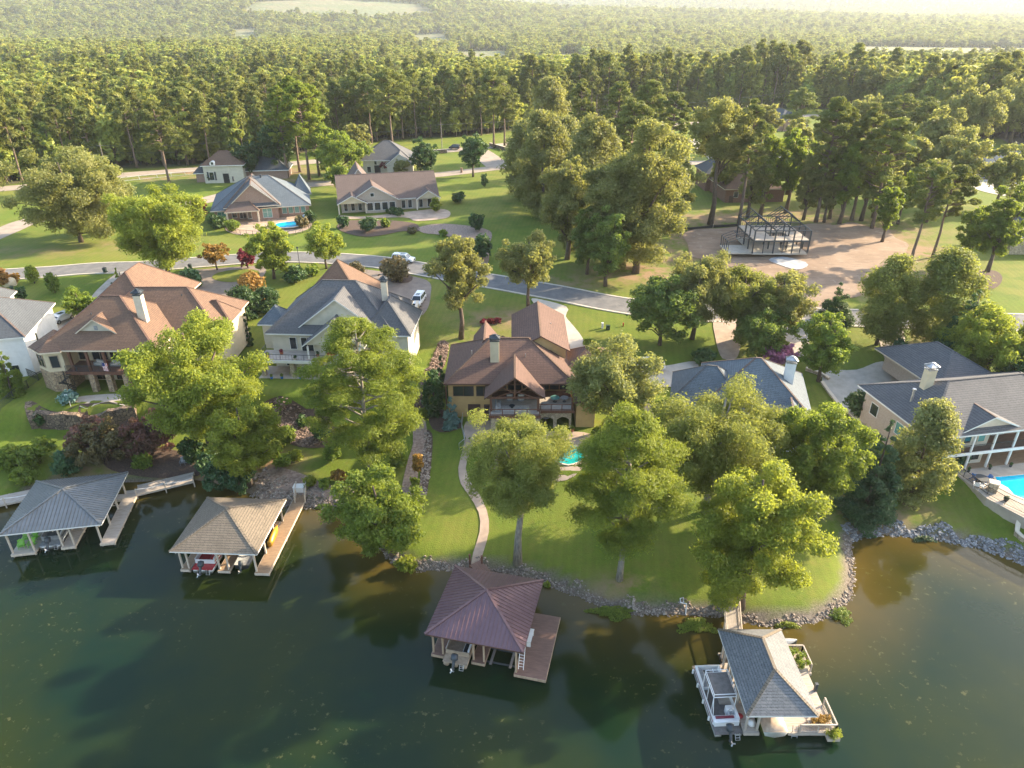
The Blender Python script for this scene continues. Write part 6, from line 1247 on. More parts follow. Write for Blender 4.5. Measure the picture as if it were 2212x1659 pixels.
# ------------------------------------------------------------------ docks
def ribs(mb, corners, apex, sp=.42, mi=2):
    n = len(corners)
    for i in range(n):
        a, b = Vector(corners[i]), Vector(corners[(i+1) % n]); p = Vector(apex); m_ = (a+b)/2; Lg = (b-a).length; k = int(Lg/sp)
        for j in range(1, k):
            s = j/k; t = 1-abs(2*s-1); q = a.lerp(b, s); e = q+(p-m_)*t
            mb.beam(q+Vector((0, 0, .03)), e+Vector((0, 0, .03)), .06, .07, 3)
def boathouse(label, cx, cy, yaw, hw, hd, ze, rise, roofmats, metal, deckmat, postmat, fingers, name='boathouse', zd=.55, hipk=1.0, backdeck=True):
    r = thing(name, label, 'boathouse', (cx, cy, 0), yaw)
    m = MB(); z = ze; c = [(-hw, -hd, z), (hw, -hd, z), (hw, hd, z), (-hw, hd, z)]
    if metal:
        ap = (0, 0, z+rise); m.add(c+[ap], [(0, 1, 4), (1, 2, 4), (2, 3, 4), (3, 0, 4)], 0); m.add(c+[(a, b, z-.16) for a, b, _ in c], [(0, 4, 5, 1), (1, 5, 6, 2), (2, 6, 7, 3), (3, 7, 4, 0), (7, 6, 5, 4)], 1)
        ribs(m, c, ap); [m.beam(Vector(q)+Vector((0, 0, .06)), Vector(ap)+Vector((0, 0, .06)), .26, .09, 3) for q in c]
    else: hip(m, -hw, hw, -hd, hd, z, rise, .16, hipk)
    m.build('roof', roofmats, r)
    d = MB(); e = MB()
    for (x0, x1, y0, y1) in fingers:
        d.box(x0, x1, y0, y1, zd-.06, zd); e.box(x0-.04, x1+.04, y0-.06, y0, zd-.28, zd+.02); e.box(x0-.05, x0, y0, y1, zd-.28, zd+.015); e.box(x1, x1+.05, y0, y1, zd-.28, zd+.015)
        k = int((y1-y0)/.16)
        for i in range(k): d.box(x0, x1, y0+i*.16, y0+i*.16+.145, zd+.001, zd+.022)
    d.build('deck', deckmat, r); e.build('deck_frame', postmat, r)
    for (x0, x1, y0, y1) in fingers:
        if (x1-x0) > (y1-y0): continue
        n = 4
        for i in range(n):
            y = y0+.3+(min(y1, hd)-.5-y0-.3)*i/(n-1)
            for x in ((x0+.12, x1-.12) if i in (0,) or x1-x0 < 2.2 else (x0+.12,)):
                if abs(x) < hw and abs(y) < hd: MB().box(x-.09, x+.09, y-.09, y+.09, -1.6, ze-.17).build('post', postmat, r)
                else: MB().box(x-.09, x+.09, y-.09, y+.09, -1.6, zd+.02).build('pile', postmat, r)
    b = MB()
    for y in (-hd+.7, 0, hd-.7): b.beam((-hw+.3, y, ze-.3), (hw-.3, y, ze-.3), .1, .22)
    for x in (-hw+.5, 0, hw-.5): b.beam((x, -hd+.3, ze-.45), (x, hd-.3, ze-.45), .1, .2)
    b.build('roof_beam', postmat, r); return r
def to_w(r, x, y):
    a = r.rotation_euler[2]; return (r.location[0]+x*math.cos(a)-y*math.sin(a), r.location[1]+x*math.sin(a)+y*math.cos(a))
BM = boathouse('boathouse with a ribbed purple brown metal pyramid roof and a wide side deck', -2.6, 54.05, R(-13.3), 4.98, 5.0, 3.65, 2.2, ['brown_metal_roof', 'brown_trim', 'brown_metal_roof', 'ridge_metal'], True, 'brown_deck', 'timber',
               [(-4.55, -3.3, -4.6, 4.5), (-.35, .95, -4.6, 4.5), (4.1, 7.2, -5.1, 3.2), (-4.5, 4.1, 3.5, 4.6)])
BG = boathouse('boathouse with a grey ribbed metal pyramid roof at the left edge of the lake', -55.5, 71.55, R(10.4), 5.6, 5.5, 3.65, 2.0, ['grey_metal_roof', 'white_trim', 'grey_metal_roof', 'grey_ridge_metal'], True, 'weathered_deck', 'pale_timber',
               [(-5.2, -2.6, -5.4, 4.9), (.2, 1.7, -5.1, 4.9), (4.6, 6.2, -5.2, 5.8), (-5.2, 4.6, 4.0, 5.1)])
BT = boathouse('boathouse with a tan shingle pyramid roof, second from the left', -33.6, 67.2, R(-2.6), 5.06, 5.1, 3.65, 2.35, ['dock_shingles', 'white_trim', 'dock_shingles'], False, 'orange_deck', 'pale_timber',
               [(-4.6, -3.6, -4.6, 4.5), (-.2, 1.1, -4.6, 4.5), (4.2, 5.8, -4.8, 9.0), (-4.6, 4.0, 3.6, 4.6)])
BR = boathouse('boathouse with a blue grey hip roof and flower boxes on the right', 23.55, 46.05, 0, 3.12, 4.9, 3.65, 2.2, ['blue_dock_shingles', 'white_trim', 'dock_shingles'], False, 'weathered_deck', 'weathered_deck',
               [(-2.7, -1.4, -4.3, 4.5), (-4.1, -2.7, -1.2, 3.2), (1.3, 5.5, -4.3, -2.0), (1.3, 5.35, -2.0, 2.2), (1.6, 5.7, 2.2, 4.7), (-2.7, 1.6, 3.4, 4.7)], name='boathouse', zd=.6)
# rails, ladders, walkways
rr_ = thing('railing', 'weathered timber railing with lattice at the lower right corner of the right dock', 'railing', (28.75, 43, .6)); rail(rr_, [(-3.0, -1.2, .62), (.25, -1.2, .62), (.25, 1.6, .62)], 1.0, 'weathered_deck', .12, .16, top=.12)
rr_ = thing('railing', 'weathered timber railing at the upper right corner of the right dock', 'railing', (28.85, 50, .6)); rail(rr_, [(-2.2, .75, .62), (.35, .75, .62), (.35, -1.6, .62)], 1.0, 'weathered_deck', .12, .3, top=.12)
MB_ = thing('post', 'single dark post on the right edge of the right dock', 'post', (28.85, 46.2, -1.5)); MB().box(-.12, .12, -.12, .12, -1.5, 1.55).build('shaft', 'dark_metal', MB_); MB().box(-.14, .14, -.14, .14, 1.552, 1.6).build('cap', 'dark_metal', MB_)
def ladder(label, x, y, z0, z1, rz, lean=.35, mat='grey_metal'):
    r = thing('ladder', label, 'ladder', (x, y, z0), rz); m = MB(); k = MB()
    for s in (-.25, .25): m.tube([(s, 0, z0), (s, lean, z1)], .035, 6)
    m.build('side_rail', mat, r); n = int((z1-z0)/.28)
    for i in range(1, n): k.tube([(-.25, lean*i/n, z0+(z1-z0)*i/n), (.25, lean*i/n, z0+(z1-z0)*i/n)], .025, 6)
    k.build('rung', mat, r); return r
ladder('white folding swim ladder at the front of the right dock', 25.4, 41.6, -.4, 1.4, 0); ladder('white leaning ladder at the front of the purple brown boathouse', *to_w(BM, 4.6, -4.4), .55, 3.2, R(-13), .9, 'white_paint')
def footbridge(label, a, b, wd, za, zb, mat, railmat, ropes=False, sides=(1, 1), rh=1.0, name='footbridge'):
    a, b = np.array(a), np.array(b); L_ = np.linalg.norm(b-a); ang = math.atan2(*(b-a)[::-1]); r = thing(name, label, 'footbridge', (a[0], a[1], min(za, zb)), ang); m = MB(); k = int(L_/.17)
    for i in range(k): t = (i+.5)/k; m.obox((L_*t, 0, za+(zb-za)*t), (.15, wd, .05))
    m.build('deck', mat, r); f = MB()
    for s in (-1, 1): f.beam((0, s*(wd/2-.05), za-.12), (L_, s*(wd/2-.05), zb-.12), .09, .2)
    n = max(2, int(L_/2.6))
    for i in range(n+1):
        t = i/n
        for s in (-1, 1): f.box(L_*t-.07, L_*t+.07, s*wd/2-.07, s*wd/2+.07, -1.5, za+(zb-za)*t+(rh if sides[(s+1)//2] else .02))
    f.build('post', railmat, r)
    if ropes:
        for s in (-1, 1):
            if not sides[(s+1)//2]: continue
            q = MB()
            for i in range(n):
                q.tube([(L_*(i+u/5)/n, s*wd/2, rh*.95+za-.22*math.sin(math.pi*u/5)) for u in range(6)], .045, 6)
            q.build('rope', 'white_trim', r)
    else:
        for s in (-1, 1):
            if sides[(s+1)//2]: rail(r, [(0, s*wd/2, za), (L_, s*wd/2, zb)], rh, railmat, .08, .18, top=.1)
    return r
footbridge('narrow timber footbridge from the lawn point to the right dock', (22.4, 50.6), U(1578, 1290, 1.3), 1.5, .62, 1.3, 'weathered_deck', 'pale_timber')
footbridge('grey boardwalk with rope rails running right from the grey roofed boathouse', to_w(BG, 6.0, 5.6), U(418, 1030, .9), 2.4, .6, .9, 'weathered_deck', 'pale_timber', True, (1, 0))
footbridge('grey boardwalk with rope rails at the left frame edge behind the grey roofed boathouse', U(-60, 1092, .7), U(88, 1062, .7), 2.4, .6, .62, 'weathered_deck', 'pale_timber', True, (1, 0))
footbridge('short sloping gangway joining the tan roofed boathouse to the shore', to_w(BT, 5.3, 8.6), U(652, 1052, 1.2), 1.3, .6, 1.2, 'orange_deck', 'pale_timber', False, (1, 1))
footbridge('short brown gangway between the footpath and the purple brown boathouse', to_w(BM, 1.1, 4.6), U(1026, 1214, 1.2), 1.5, .6, 1.1, 'brown_deck', 'dark_timber', False, (0, 0))
for i, (a, b) in enumerate([(1015, 1213), (1041, 1216)]):
    x, y = U(a, b, 1.1); p = thing('post', ['dark post left of the gangway head on the footpath', 'dark post right of the gangway head on the footpath'][i], 'post', (x, y, .4)); MB().box(-.1, .1, -.1, .1, .4, 2.1).build('shaft', 'dark_timber', p); MB().box(-.13, .13, -.13, .13, 2.102, 2.16).build('cap', 'dark_timber', p)
x, y, z = G(647, 1060); bx = thing('storage_box', 'white storage box on the bank at the tan boathouse gangway', 'box', (x, y, z)); MB().box(-.7, .7, -.45, .45, z, z+.75).build('body', 'white_trim', bx, bevel=.03); MB().box(-.74, .74, -.49, .49, z+.752, z+.84).build('lid', 'white_trim', bx, bevel=.02)
# swim pole set in the shallows
x, y = U(1482, 1328, 0); sp2 = thing('water_pipe', 'bent white pipe standing in the shallows left of the footbridge', 'pipe', (x, y, -.6)); MB().tube([(0, 0, -.6), (-.1, .1, 1.5)], .06, 8).build('upright', 'white_paint', sp2); MB().tube([(-.1, .1, 1.5), (-.75, .2, 1.62), (-.75, .5, 1.9), (-.4, .6, 1.9), (-.4, .25, 1.6)], .055, 8).build('arm', 'white_paint', sp2)
# planters on the right dock
def boxplant(label, x0, x1, y0, y1, z, leaf, hh=.6, n=900, mat='weathered_deck'):
    cx, cy = (x0+x1)/2, (y0+y1)/2; r = thing('planter', label, 'planter', (cx, cy, z)); ROOTZ[r.name] = 0; MB().box(x0-cx, x1-cx, y0-cy, y1-cy, 0, .35).build('box', mat, r)
    c = [(random.uniform(x0-cx, x1-cx), random.uniform(y0-cy, y1-cy), .35+random.uniform(.1, hh), .32, .8) for _ in range(12)]; me = leaves(c, n, .16, leaf, 'plants'); o = bpy.data.objects.new('plants', me); col.objects.link(o); o.parent = r
boxplant('planter full of yellow green leaves at the top of the right dock', 27.6, 29.0, 48.5, 50.4, .62, 'maple_leaves', .7, 1300); boxplant('flower box with orange blooms inside the lower railing of the right dock', 26.8, 28.7, 42.3, 42.9, .62, 'rust_leaves', .4); boxplant('bright green leafy plant spilling over the lower right dock corner', 28.1, 29.2, 41.1, 41.7, .3, 'yellow_leaves', .5, 700)
# ---- boats
def outboard(parent, x, y, z, tilt=.5, s=1.0, mat='dark_metal'):
    r = MB(); M_ = Matrix.Rotation(-tilt, 3, 'X')
    def P(a, b, c): v = M_@Vector((a*s, b*s, c*s)); return (x+v[0], y+v[1], z+v[2])
    m = MB(); m.tube([P(0, -.25, .75), P(0, -.27, .7), P(0, -.3, .3), P(0, -.3, .2)], [.12*s, .27*s, .3*s, .2*s], 10)
    o = m.build('outboard_motor', mat, parent, smooth=True); m = MB(); m.tube([P(0, -.3, .25), P(0, -.35, -.5)], [.14*s, .09*s], 8); m.tube([P(0, -.6, -.5), P(0, -.1, -.5)], [.06*s, .1*s], 8); m.build('leg', mat, parent).parent = o
    m = MB()
    for k in range(3): a = k*2.09; m.beam(P(0, -.63, -.5), P(.2*math.cos(a), -.66, -.5+.2*math.sin(a)), .1*s, .03)
    m.build('propeller', 'grey_metal', parent).parent = o; return o
def pontoon(label, x, y, z, rz, L_=7.6, W_=2.5, top=True, hull='grey_metal', panel='white_paint', stripe='maroon', floor='carpet', bimini=None, name='pontoon_boat'):
    r = thing(name, label, 'boat', (x, y, z), rz)
    for s in (-1, 0, 1) if not top else (-1, 1): MB().tube([(s*W_*.37, -L_/2+.1, .05+z), (s*W_*.37, L_/2-.9, .05+z), (s*W_*.37, L_/2-.3, .2+z), (s*W_*.37, L_/2-.05, .38+z)], [.3, .3, .22, .05], 12).build('pontoon', hull, r, smooth=True)
    MB().box(-W_/2, W_/2, -L_/2, L_/2-.15, z+.36, z+.46).build('deck', floor, r); zz = z+.46
    pn = MB(); y0, y1 = -L_/2+1.0, L_/2-.75
    for s in (-1, 1): pn.box(s*(W_/2-.06)-.03, s*(W_/2-.06)+.03, y0, y1, zz+.04, zz+.62)
    pn.box(-W_/2+.06, W_/2-.06, y1, y1+.05, zz+.04, zz+.62); pn.box(-W_/2+.06, W_/2-.06, y0-.05, y0, zz+.04, zz+.62); pn.build('side_panel', panel, r)
    st = MB()
    for s in (-1, 1): st.box(s*(W_/2-.02)-.012, s*(W_/2-.02)+.012, y0, y1, zz+.3, zz+.42)
    st.build('stripe', stripe, r); rl = MB()
    for s in (-1, 1): rl.tube([(s*(W_/2-.06), y0, zz+.7), (s*(W_/2-.06), y1, zz+.7)], .03, 6)
    rl.tube([(-W_/2+.06, y1, zz+.7), (W_/2-.06, y1, zz+.7)], .03, 6); rl.build('rail', 'white_paint', r)
    for s, ya, yb in ((-1, y1-2.3, y1-.1), (1, y1-2.3, y1-.1), (1, y0+.1, y0+1.4)):
        q = MB().box(s*(W_/2-.45)-.33, s*(W_/2-.45)+.33, ya, yb, zz+.002, zz+.38); q.box(s*(W_/2-.17)-.08, s*(W_/2-.17)+.08, ya, yb, zz+.38, zz+.72); q.build('bench', 'white_paint', r, bevel=.05)
        MB().box(s*(W_/2-.5)-.22, s*(W_/2-.5)+.22, ya+.1, yb-.1, zz+.383, zz+.44).build('seat_cushion', stripe if not top else 'boat_grey', r, bevel=.03)
    if top:
        ty0, ty1, tz = -1.55, 1.15, zz+1.95; MB().box(-W_/2+.35, W_/2-.12, ty0, ty1, tz, tz+.07).build('upper_deck', 'carpet', r)
        fr_ = MB()
        for a in (-W_/2+.3, W_/2-.1):
            fr_.tube([(a, ty0, tz+.03), (a, ty1, tz+.03)], .045, 6); fr_.tube([(a, ty0, tz+.4), (a, ty1, tz+.4)], .035, 6)
            for b in (ty0, (ty0+ty1)/2, ty1): fr_.tube([(a, b, zz), (a, b, tz+.4)], .04, 6)
        for b in (ty0, ty1): fr_.tube([(-W_/2+.3, b, tz+.4), (W_/2-.1, b, tz+.4)], .035, 6); fr_.tube([(-W_/2+.3, b, tz+.03), (W_/2-.1, b, tz+.03)], .045, 6)
        fr_.tube([(-W_/2+.3, ty0, tz), (-W_/2+.2, ty0-.9, zz)], .03, 6); fr_.build('frame', 'white_paint', r)
        q = MB().box(-W_/2+.1, W_/2-.1, -L_/2+.75, -L_/2+1.5, zz+.003, zz+.6); q.build('stern_box', 'white_paint', r, bevel=.06); MB().box(-W_/2+.3, W_/2-.5, -L_/2+1.1, -L_/2+1.35, zz+.603, zz+.72).build('stern_cushion', 'maroon', r, bevel=.03)
        q = MB().box(W_/2-1.0, W_/2-.3, -2.0, -1.5, zz, zz+.85).build('console', 'white_paint', r, bevel=.06); w2 = MB(); pts_ = [(W_/2-.65+.2*math.cos(a*.524), -2.12, zz+.85+.2*math.sin(a*.524)) for a in range(13)]; w2.tube(pts_, .02, 5); w2.build('steering_wheel', 'black_plastic', r)
        for b in (-2.2, -.4, 1.4, 3.0): MB().tube([(-W_/2-.12, b, zz+.25), (-W_/2-.12, b, zz-.2)], .1, 8).build('fender', 'white_trim', r)
    if bimini: MB().box(-W_/2+.1, W_/2-.1, -.8, 2.0, zz+1.5, zz+1.56).build('canopy', bimini, r)
    outboard(r, 0, -L_/2+.05, zz+.1, .55, 1.25); lad = MB()
    for s in (.55, .95): lad.tube([(s, -L_/2, zz), (s, -L_/2-.35, zz-.5)], .03, 6)
    for k in range(3): lad.beam((.55, -L_/2-.1-.12*k, zz-.12-.17*k), (.95, -L_/2-.1-.12*k, zz-.12-.17*k), .05)
    lad.build('boarding_ladder', 'grey_metal', r); return r
pontoon('double deck white pontoon boat moored at the left side of the right dock', 19.3, 45.6, .0, R(3), 7.7, 2.5)
pontoon('tan pontoon boat with a black motor under the purple brown boathouse', *to_w(BM, -1.85, -2.2), .5, R(-13.3), 6.6, 2.5, False, 'boat_tan', 'boat_tan', 'black_plastic', 'boat_tan', None)
pontoon('grey pontoon boat with its motor tilted up under the grey roofed boathouse', *to_w(BG, -1.15, -1.6), .45, R(10.4), 6.4, 2.3, False, 'grey_metal', 'boat_grey', 'dark_metal', 'boat_grey', None)
pontoon('red and white striped boat under the tan roofed boathouse', *to_w(BT, -1.9, -1.9), .5, R(-2.6), 6.0, 2.4, False, 'grey_metal', 'white_paint', 'red_paint', 'red_paint', None)
def hullboat(label, x, y, z, rz, L_=5.6, W_=2.3, mat='white_paint', cover=None, name='motor_boat', motor=True):
    r = thing(name, label, 'boat', (x, y, z), rz); m = MB(); n = 9; rings = []
    for i in range(n):
        t = i/(n-1); w_ = W_/2*(1-max(0, (t-.45)/.55)**2.2*.97); yy = -L_/2+L_*t; rings.append([(-w_, yy, z+.75+.2*t), (-w_*.8, yy, z+.25), (0, yy, z+.02+.25*max(0, t-.6)), (w_*.8, yy, z+.25), (w_, yy, z+.75+.2*t)])
    vs = [p for q in rings for p in q]; fs = [(i*5+k, (i+1)*5+k, (i+1)*5+k+1, i*5+k+1) for i in range(n-1) for k in range(4)]+[(0, 1, 2, 3, 4)]
    m.add(vs, fs).build('hull', mat, r, smooth=True); k = MB(); vs = []
    for i in range(n):
        t = i/(n-1); w_ = W_/2*(1-max(0, (t-.45)/.55)**2.2*.97); yy = -L_/2+L_*t; c = (.95+.25*math.sin(math.pi*t)) if cover else .62
        vs += [(-w_, yy, z+.76+.2*t), (-w_*.5, yy, z+(c if cover else .5)+.12*t), (w_*.5, yy, z+(c if cover else .5)+.12*t), (w_, yy, z+.76+.2*t)]
    k.add(vs, [(i*4+j, (i+1)*4+j, (i+1)*4+j+1, i*4+j+1) for i in range(n-1) for j in range(3)]+[(0, 1, 2, 3)]).build('cover' if cover else 'cockpit', cover or 'boat_grey', r, smooth=True)
    if motor: outboard(r, 0, -L_/2, z+.6, .4)
    return r
hullboat('boat under a tan cover inside the right dock slip', 23.4, 44.3, .55, 0, 6.0, 2.2, 'white_paint', 'boat_tan', motor=False)
hullboat('small dark boat in the right slip of the tan roofed boathouse', *to_w(BT, 2.5, -1.6), .4, R(-2.6), 5.2, 1.8, 'dark_metal')
hullboat('yellow kayak lying along the side deck of the tan roofed boathouse', *to_w(BT, 4.5, 1.0), .62, R(-2.6), 3.0, .6, 'yellow_plastic', 'yellow_plastic', 'kayak', False)
hullboat('dark grey kayak tip showing past the top right of the right dock roof', 27.4, 51.6, .15, R(-80), 3.4, .8, 'dark_metal', 'boat_grey', 'kayak', False)
for i, (x, y) in enumerate([(-3.5, -2.8), (-4.3, -3.0), (-3.3, -4.2), (-4.4, -4.3)]):
    chair('adirondack_chair', ['lime green deck chair on the grey boathouse dock, back right', 'lime green deck chair on the grey boathouse dock, back left', 'lime green footrest chair on the grey boathouse dock, front right', 'lime green chair at the front left of the grey boathouse dock'][i], *to_w(BG, x, y), .58, R(10+20*(i % 2)), 'lime_paint', 'lime green dock chairs')
for i, (a, b) in enumerate([(396, 1003), (406, 1002)]): chair('adirondack_chair', ['grey chair on the bank by the boardwalk, left one', 'grey chair on the bank by the boardwalk, right one'][i], *G(a, b), R(10), 'boat_grey', 'grey bank chairs')
lf = thing('boat_lift', 'empty boat lift frame in the right slip of the purple brown boathouse', 'boat lift', (*to_w(BM, 2.5, -2.5), .2), R(-13.3)); m = MB()
for y in (-1.5, .2, 1.9): m.box(-1.45, 1.45, y-.06, y+.06, .25, .4)
m.build('cross_beam', 'dark_metal', lf); m = MB()
for x in (-1.0, 1.0): m.box(x-.12, x+.12, -1.9, 2.4, .402, .55)
m.build('bunk', 'carpet', lf)
fh = thing('fish_station', 'white bench on the side deck of the purple brown boathouse', 'bench', (*to_w(BM, 4.75, -.7), .57), R(-13.3)); MB().box(-.25, .25, -.9, .9, 1.3, 1.38).build('bench_top', 'white_trim', fh)
for a in (-.75, .75): MB().box(-.2, .2, a-.05, a+.05, .58, 1.3).build('leg', 'white_trim', fh)
fr2 = thing('swim_platform', 'thin pale metal frame sticking out beside the grey roofed boathouse', 'frame', (*U(262, 1088, .3), .3), R(10)); MB().tube([(-1.1, -.35, .35), (.6, -.35, .35), (.9, .5, .35), (-.8, .5, .35), (-1.1, -.35, .35)], .05, 6).build('frame_bar', 'pale_timber', fr2); MB().tube([(-.9, .4, .35), (-.9, .4, -.8)], .05, 6).build('leg', 'pale_timber', fr2)
bg_ = thing('bag', 'pale sack on the left finger of the right dock', 'bag', (22.2-.5, 42.6, .62)); MB().tube([(0, 0, .62), (0, 0, .75), (.05, 0, 1.0), (.1, .05, 1.15)], [.3, .36, .25, .06], 10).build('sack', 'white_trim', bg_, smooth=True)
tb = thing('float_ring', 'red cushion on the left finger of the right dock', 'cushion', (20.9, 43.4, .62)); MB().tube([(0, 0, .62), (0, 0, .78), (0, 0, .86)], [.26, .28, .18], 12).build('pad', 'red_paint', tb, smooth=True)

# ---- vehicles
def vehicle(label, x, y, z, rz, kind='suv', paint='white_paint', name='parked_suv', cat='suv', L_=5.1, W_=2.0, H_=1.85):
    r = thing(name, label, cat, (x, y, z), rz); h2 = W_/2
    if kind == 'pickup': low = [(-L_/2, .5), (-L_/2, 1.0), (L_/2-2.0, 1.02), (L_/2-.2, .98), (L_/2, .75), (L_/2, .42), (-L_/2, .42)]; cabp = [(-.55, 1.02), (-.45, H_), (1.15, H_), (1.95, 1.02)]
    else: low = [(-L_/2, .45), (-L_/2, 1.05), (L_/2-1.55, 1.06), (L_/2-.2, .95), (L_/2, .72), (L_/2, .4), (-L_/2, .4)]; cabp = [(-L_/2+.05, 1.05), (-L_/2+.28, H_), (.75, H_), (1.55, 1.06)]
    # profile runs along x; extrude across y with rounded shoulders
    m = MB(); n = len(low)
    for (ys, k) in ((0, 0),):
        vs = []
        for yy, sc_ in ((-h2, .96), (-h2+.08, 1), (h2-.08, 1), (h2, .96)): vs += [(px*(sc_ if abs(px) > L_/2-.3 else 1), yy, z+.0+(pz if pz < .9 else pz-(.05 if abs(yy) > h2-.04 else 0))) for px, pz in low]
        fs = [(i+j*n, (i+1) % n+j*n, (i+1) % n+(j+1)*n, i+(j+1)*n) for j in range(3) for i in range(n)]+[tuple(range(n))[::-1], tuple(range(3*n, 4*n))]
        m.add(vs, fs)
    m.build('body', paint, r, bevel=.05); m = MB(); vs = []; n = 4
    for s, ins in ((-1, 0), (1, 0)): vs += [(px, s*(h2-.06-(.2 if pz > 1.5 else 0)), z+pz) for px, pz in cabp]
    m.add(vs, [(0, 1, 2, 3), (7, 6, 5, 4), (1, 5, 6, 2)]+[(0, 4, 5, 1), (2, 6, 7, 3)]); cb_ = m.build('cabin', paint, r, bevel=.04)
    gl = MB()
    for s in (-1, 1):
        def Q(px, pz): return (px, s*(h2-.06-.2*(pz-1.05)/(H_-1.05)+.012), z+pz)
        xa, xb = cabp[0][0]+.12, cabp[3][0]-.3; ta, tb_ = cabp[1][0]+.1, cabp[2][0]-.05; k = 3 if kind == 'suv' else 2
        for i in range(k):
            u0, u1 = i/k+.015, (i+1)/k-.015; f = [Q(xa+(xb-xa)*u0, 1.12), Q(xa+(xb-xa)*u1, 1.12), Q(ta+(tb_-ta)*u1, H_-.12), Q(ta+(tb_-ta)*u0, H_-.12)]; gl.add(f, [(0, 1, 2, 3) if s < 0 else (3, 2, 1, 0)])
    gl.build('side_window', 'glass', r)
    (ax, az), (bx_, bz) = cabp[3], cabp[2]; ws = MB().add([(ax-.08+.02, -h2+.14, z+az+.07), (ax-.08+.02, h2-.14, z+az+.07), (bx_+.09, h2-.32, z+bz-.08), (bx_+.09, -h2+.32, z+bz-.08)], [(0, 1, 2, 3)]); ws.build('windscreen', 'glass', r)
    (ax, az), (bx_, bz) = cabp[0], cabp[1]; MB().add([(ax-.005, -h2+.16, z+az+.12), (ax-.005, h2-.16, z+az+.12), (bx_-.05, h2-.34, z+bz-.1), (bx_-.05, -h2+.34, z+bz-.1)], [(3, 2, 1, 0)]).build('rear_window', 'glass', r)
    for sx in (-1, 1):
        for sy in (-1, 1):
            cx_ = sx*(L_/2-.95); wl = MB().tube([(cx_, sy*(h2-.22), z+.38), (cx_, sy*(h2+.03), z+.38)], .38, 16).build('wheel', 'rubber', r); q = MB().tube([(cx_, sy*(h2+.02), z+.38), (cx_, sy*(h2+.045), z+.38)], .23, 12).build('rim', 'grey_metal', r); q.parent = wl
    for sy in (-1, 1):
        MB().box(L_/2-.09, L_/2+.012, sy*(h2-.36)-.18, sy*(h2-.36)+.18, z+.68, z+.86).build('headlight', 'lamp_glass', r); MB().box(-L_/2-.012, -L_/2+.05, sy*(h2-.2)-.1, sy*(h2-.2)+.1, z+.72, z+1.0).build('tail_light', 'red_paint', r)
        MB().box(1.05, 1.25, sy*(h2+.1)-.1, sy*(h2+.1)+.1, z+1.05, z+1.22).build('mirror', paint, r)
    MB().box(L_/2-.05, L_/2+.02, -.45, .45, z+.6, z+.85).build('grille', 'black_plastic', r)
    if kind == 'pickup': MB().box(-L_/2+.12, -.7, -h2+.15, h2-.15, z+1.025, z+1.04).build('cargo_bed', 'black_plastic', r)
    else:
        MB().box(-.6, .5, -.4, .4, z+H_+.004, z+H_+.02).build('sunroof', 'glass', r)
        for sy in (-1, 1): MB().beam((-1.9, sy*(h2-.36), z+H_+.06), (.5, sy*(h2-.36), z+H_+.06), .04).build('roof_rail', 'grey_metal', r)
    return r
x, y, z = G(872, 566); vehicle('white suv driving right along the road above the driveway island', x, y, z+.08, R(-12))
x, y, z = G(904, 656); vehicle('white suv parked nose down at the right end of the grey house drive', x, y, z+.12, R(-98), L_=5.3)
x, y, z = G(1398, 798); vehicle('white pickup truck with an open bed parked behind the pale oak', x, y, z+.15, R(177), 'pickup', name='pickup_truck', cat='pickup truck', L_=5.6)
x, y, z = G(135, 694); vehicle('white car beside the white house, half covered by the dogwood', x, y, z+.12, R(-110), name='parked_car', cat='car', L_=4.7, H_=1.5)
x, y, z = G(982, 323); vehicle('black off road car at the neighbourhood entrance by the highway', x, y, z+.12, R(170), paint='black_plastic', name='parked_car', cat='car', L_=4.4)
x, y, z = G(1735, 274); vehicle('dark car beside the purple roofed brick house', x, y, z+.02, R(20), paint='black_plastic', name='parked_car', cat='car', L_=4.7)
# ---- bins, lamp, poles, utility boxes
def wheelie(label, px, py, rz=0):
    x, y, z = G(px, py); r = thing('rubbish_bin', label, 'bin', (x, y, z+.1), R(rz), 'green wheeled bins at the kerb'); z0 = z+.1; m = MB(); m.add([(-.26, -.28, z0+.08), (.26, -.28, z0+.08), (.26, .25, z0+.08), (-.26, .25, z0+.08), (-.33, -.36, z0+1.0), (.33, -.36, z0+1.0), (.33, .34, z0+1.0), (-.33, .34, z0+1.0)], [(3, 2, 1, 0), (4, 5, 6, 7), (0, 1, 5, 4), (1, 2, 6, 5), (2, 3, 7, 6), (3, 0, 4, 7)])
    m.build('body', 'green_plastic', r, bevel=.03); MB().add([(-.35, -.4, z0+1.005), (.35, -.4, z0+1.005), (.35, .36, z0+1.06), (-.35, .36, z0+1.06), (-.3, -.3, z0+1.1), (.3, -.3, z0+1.1), (.3, .3, z0+1.14), (-.3, .3, z0+1.14)], [(4, 5, 6, 7), (0, 1, 5, 4), (1, 2, 6, 5), (2, 3, 7, 6), (3, 0, 4, 7)]).build('lid', 'black_plastic', r)
    for s in (-1, 1): MB().tube([(s*.28, .28, z0+.12), (s*.36, .28, z0+.12)], .13, 10).build('wheel', 'rubber', r)
wheelie('green wheeled bin at the kerb by the concrete drive', 228, 590); wheelie('green wheeled bin at the kerb right of the golden feathery tree', 412, 582); wheelie('green wheeled bin partly hidden by the bronze island bush', 833, 592)
x, y, z = G(648, 578); lp_ = thing('street_lamp', 'black post lamp with a lantern head beside the yellow green roadside tree', 'street lamp', (x, y, z)); MB().tube([(0, 0, z), (0, 0, z+.5), (0, 0, z+.55), (0, 0, z+4.0)], [.13, .1, .06, .05], 8).build('pole', 'black_metal', lp_)
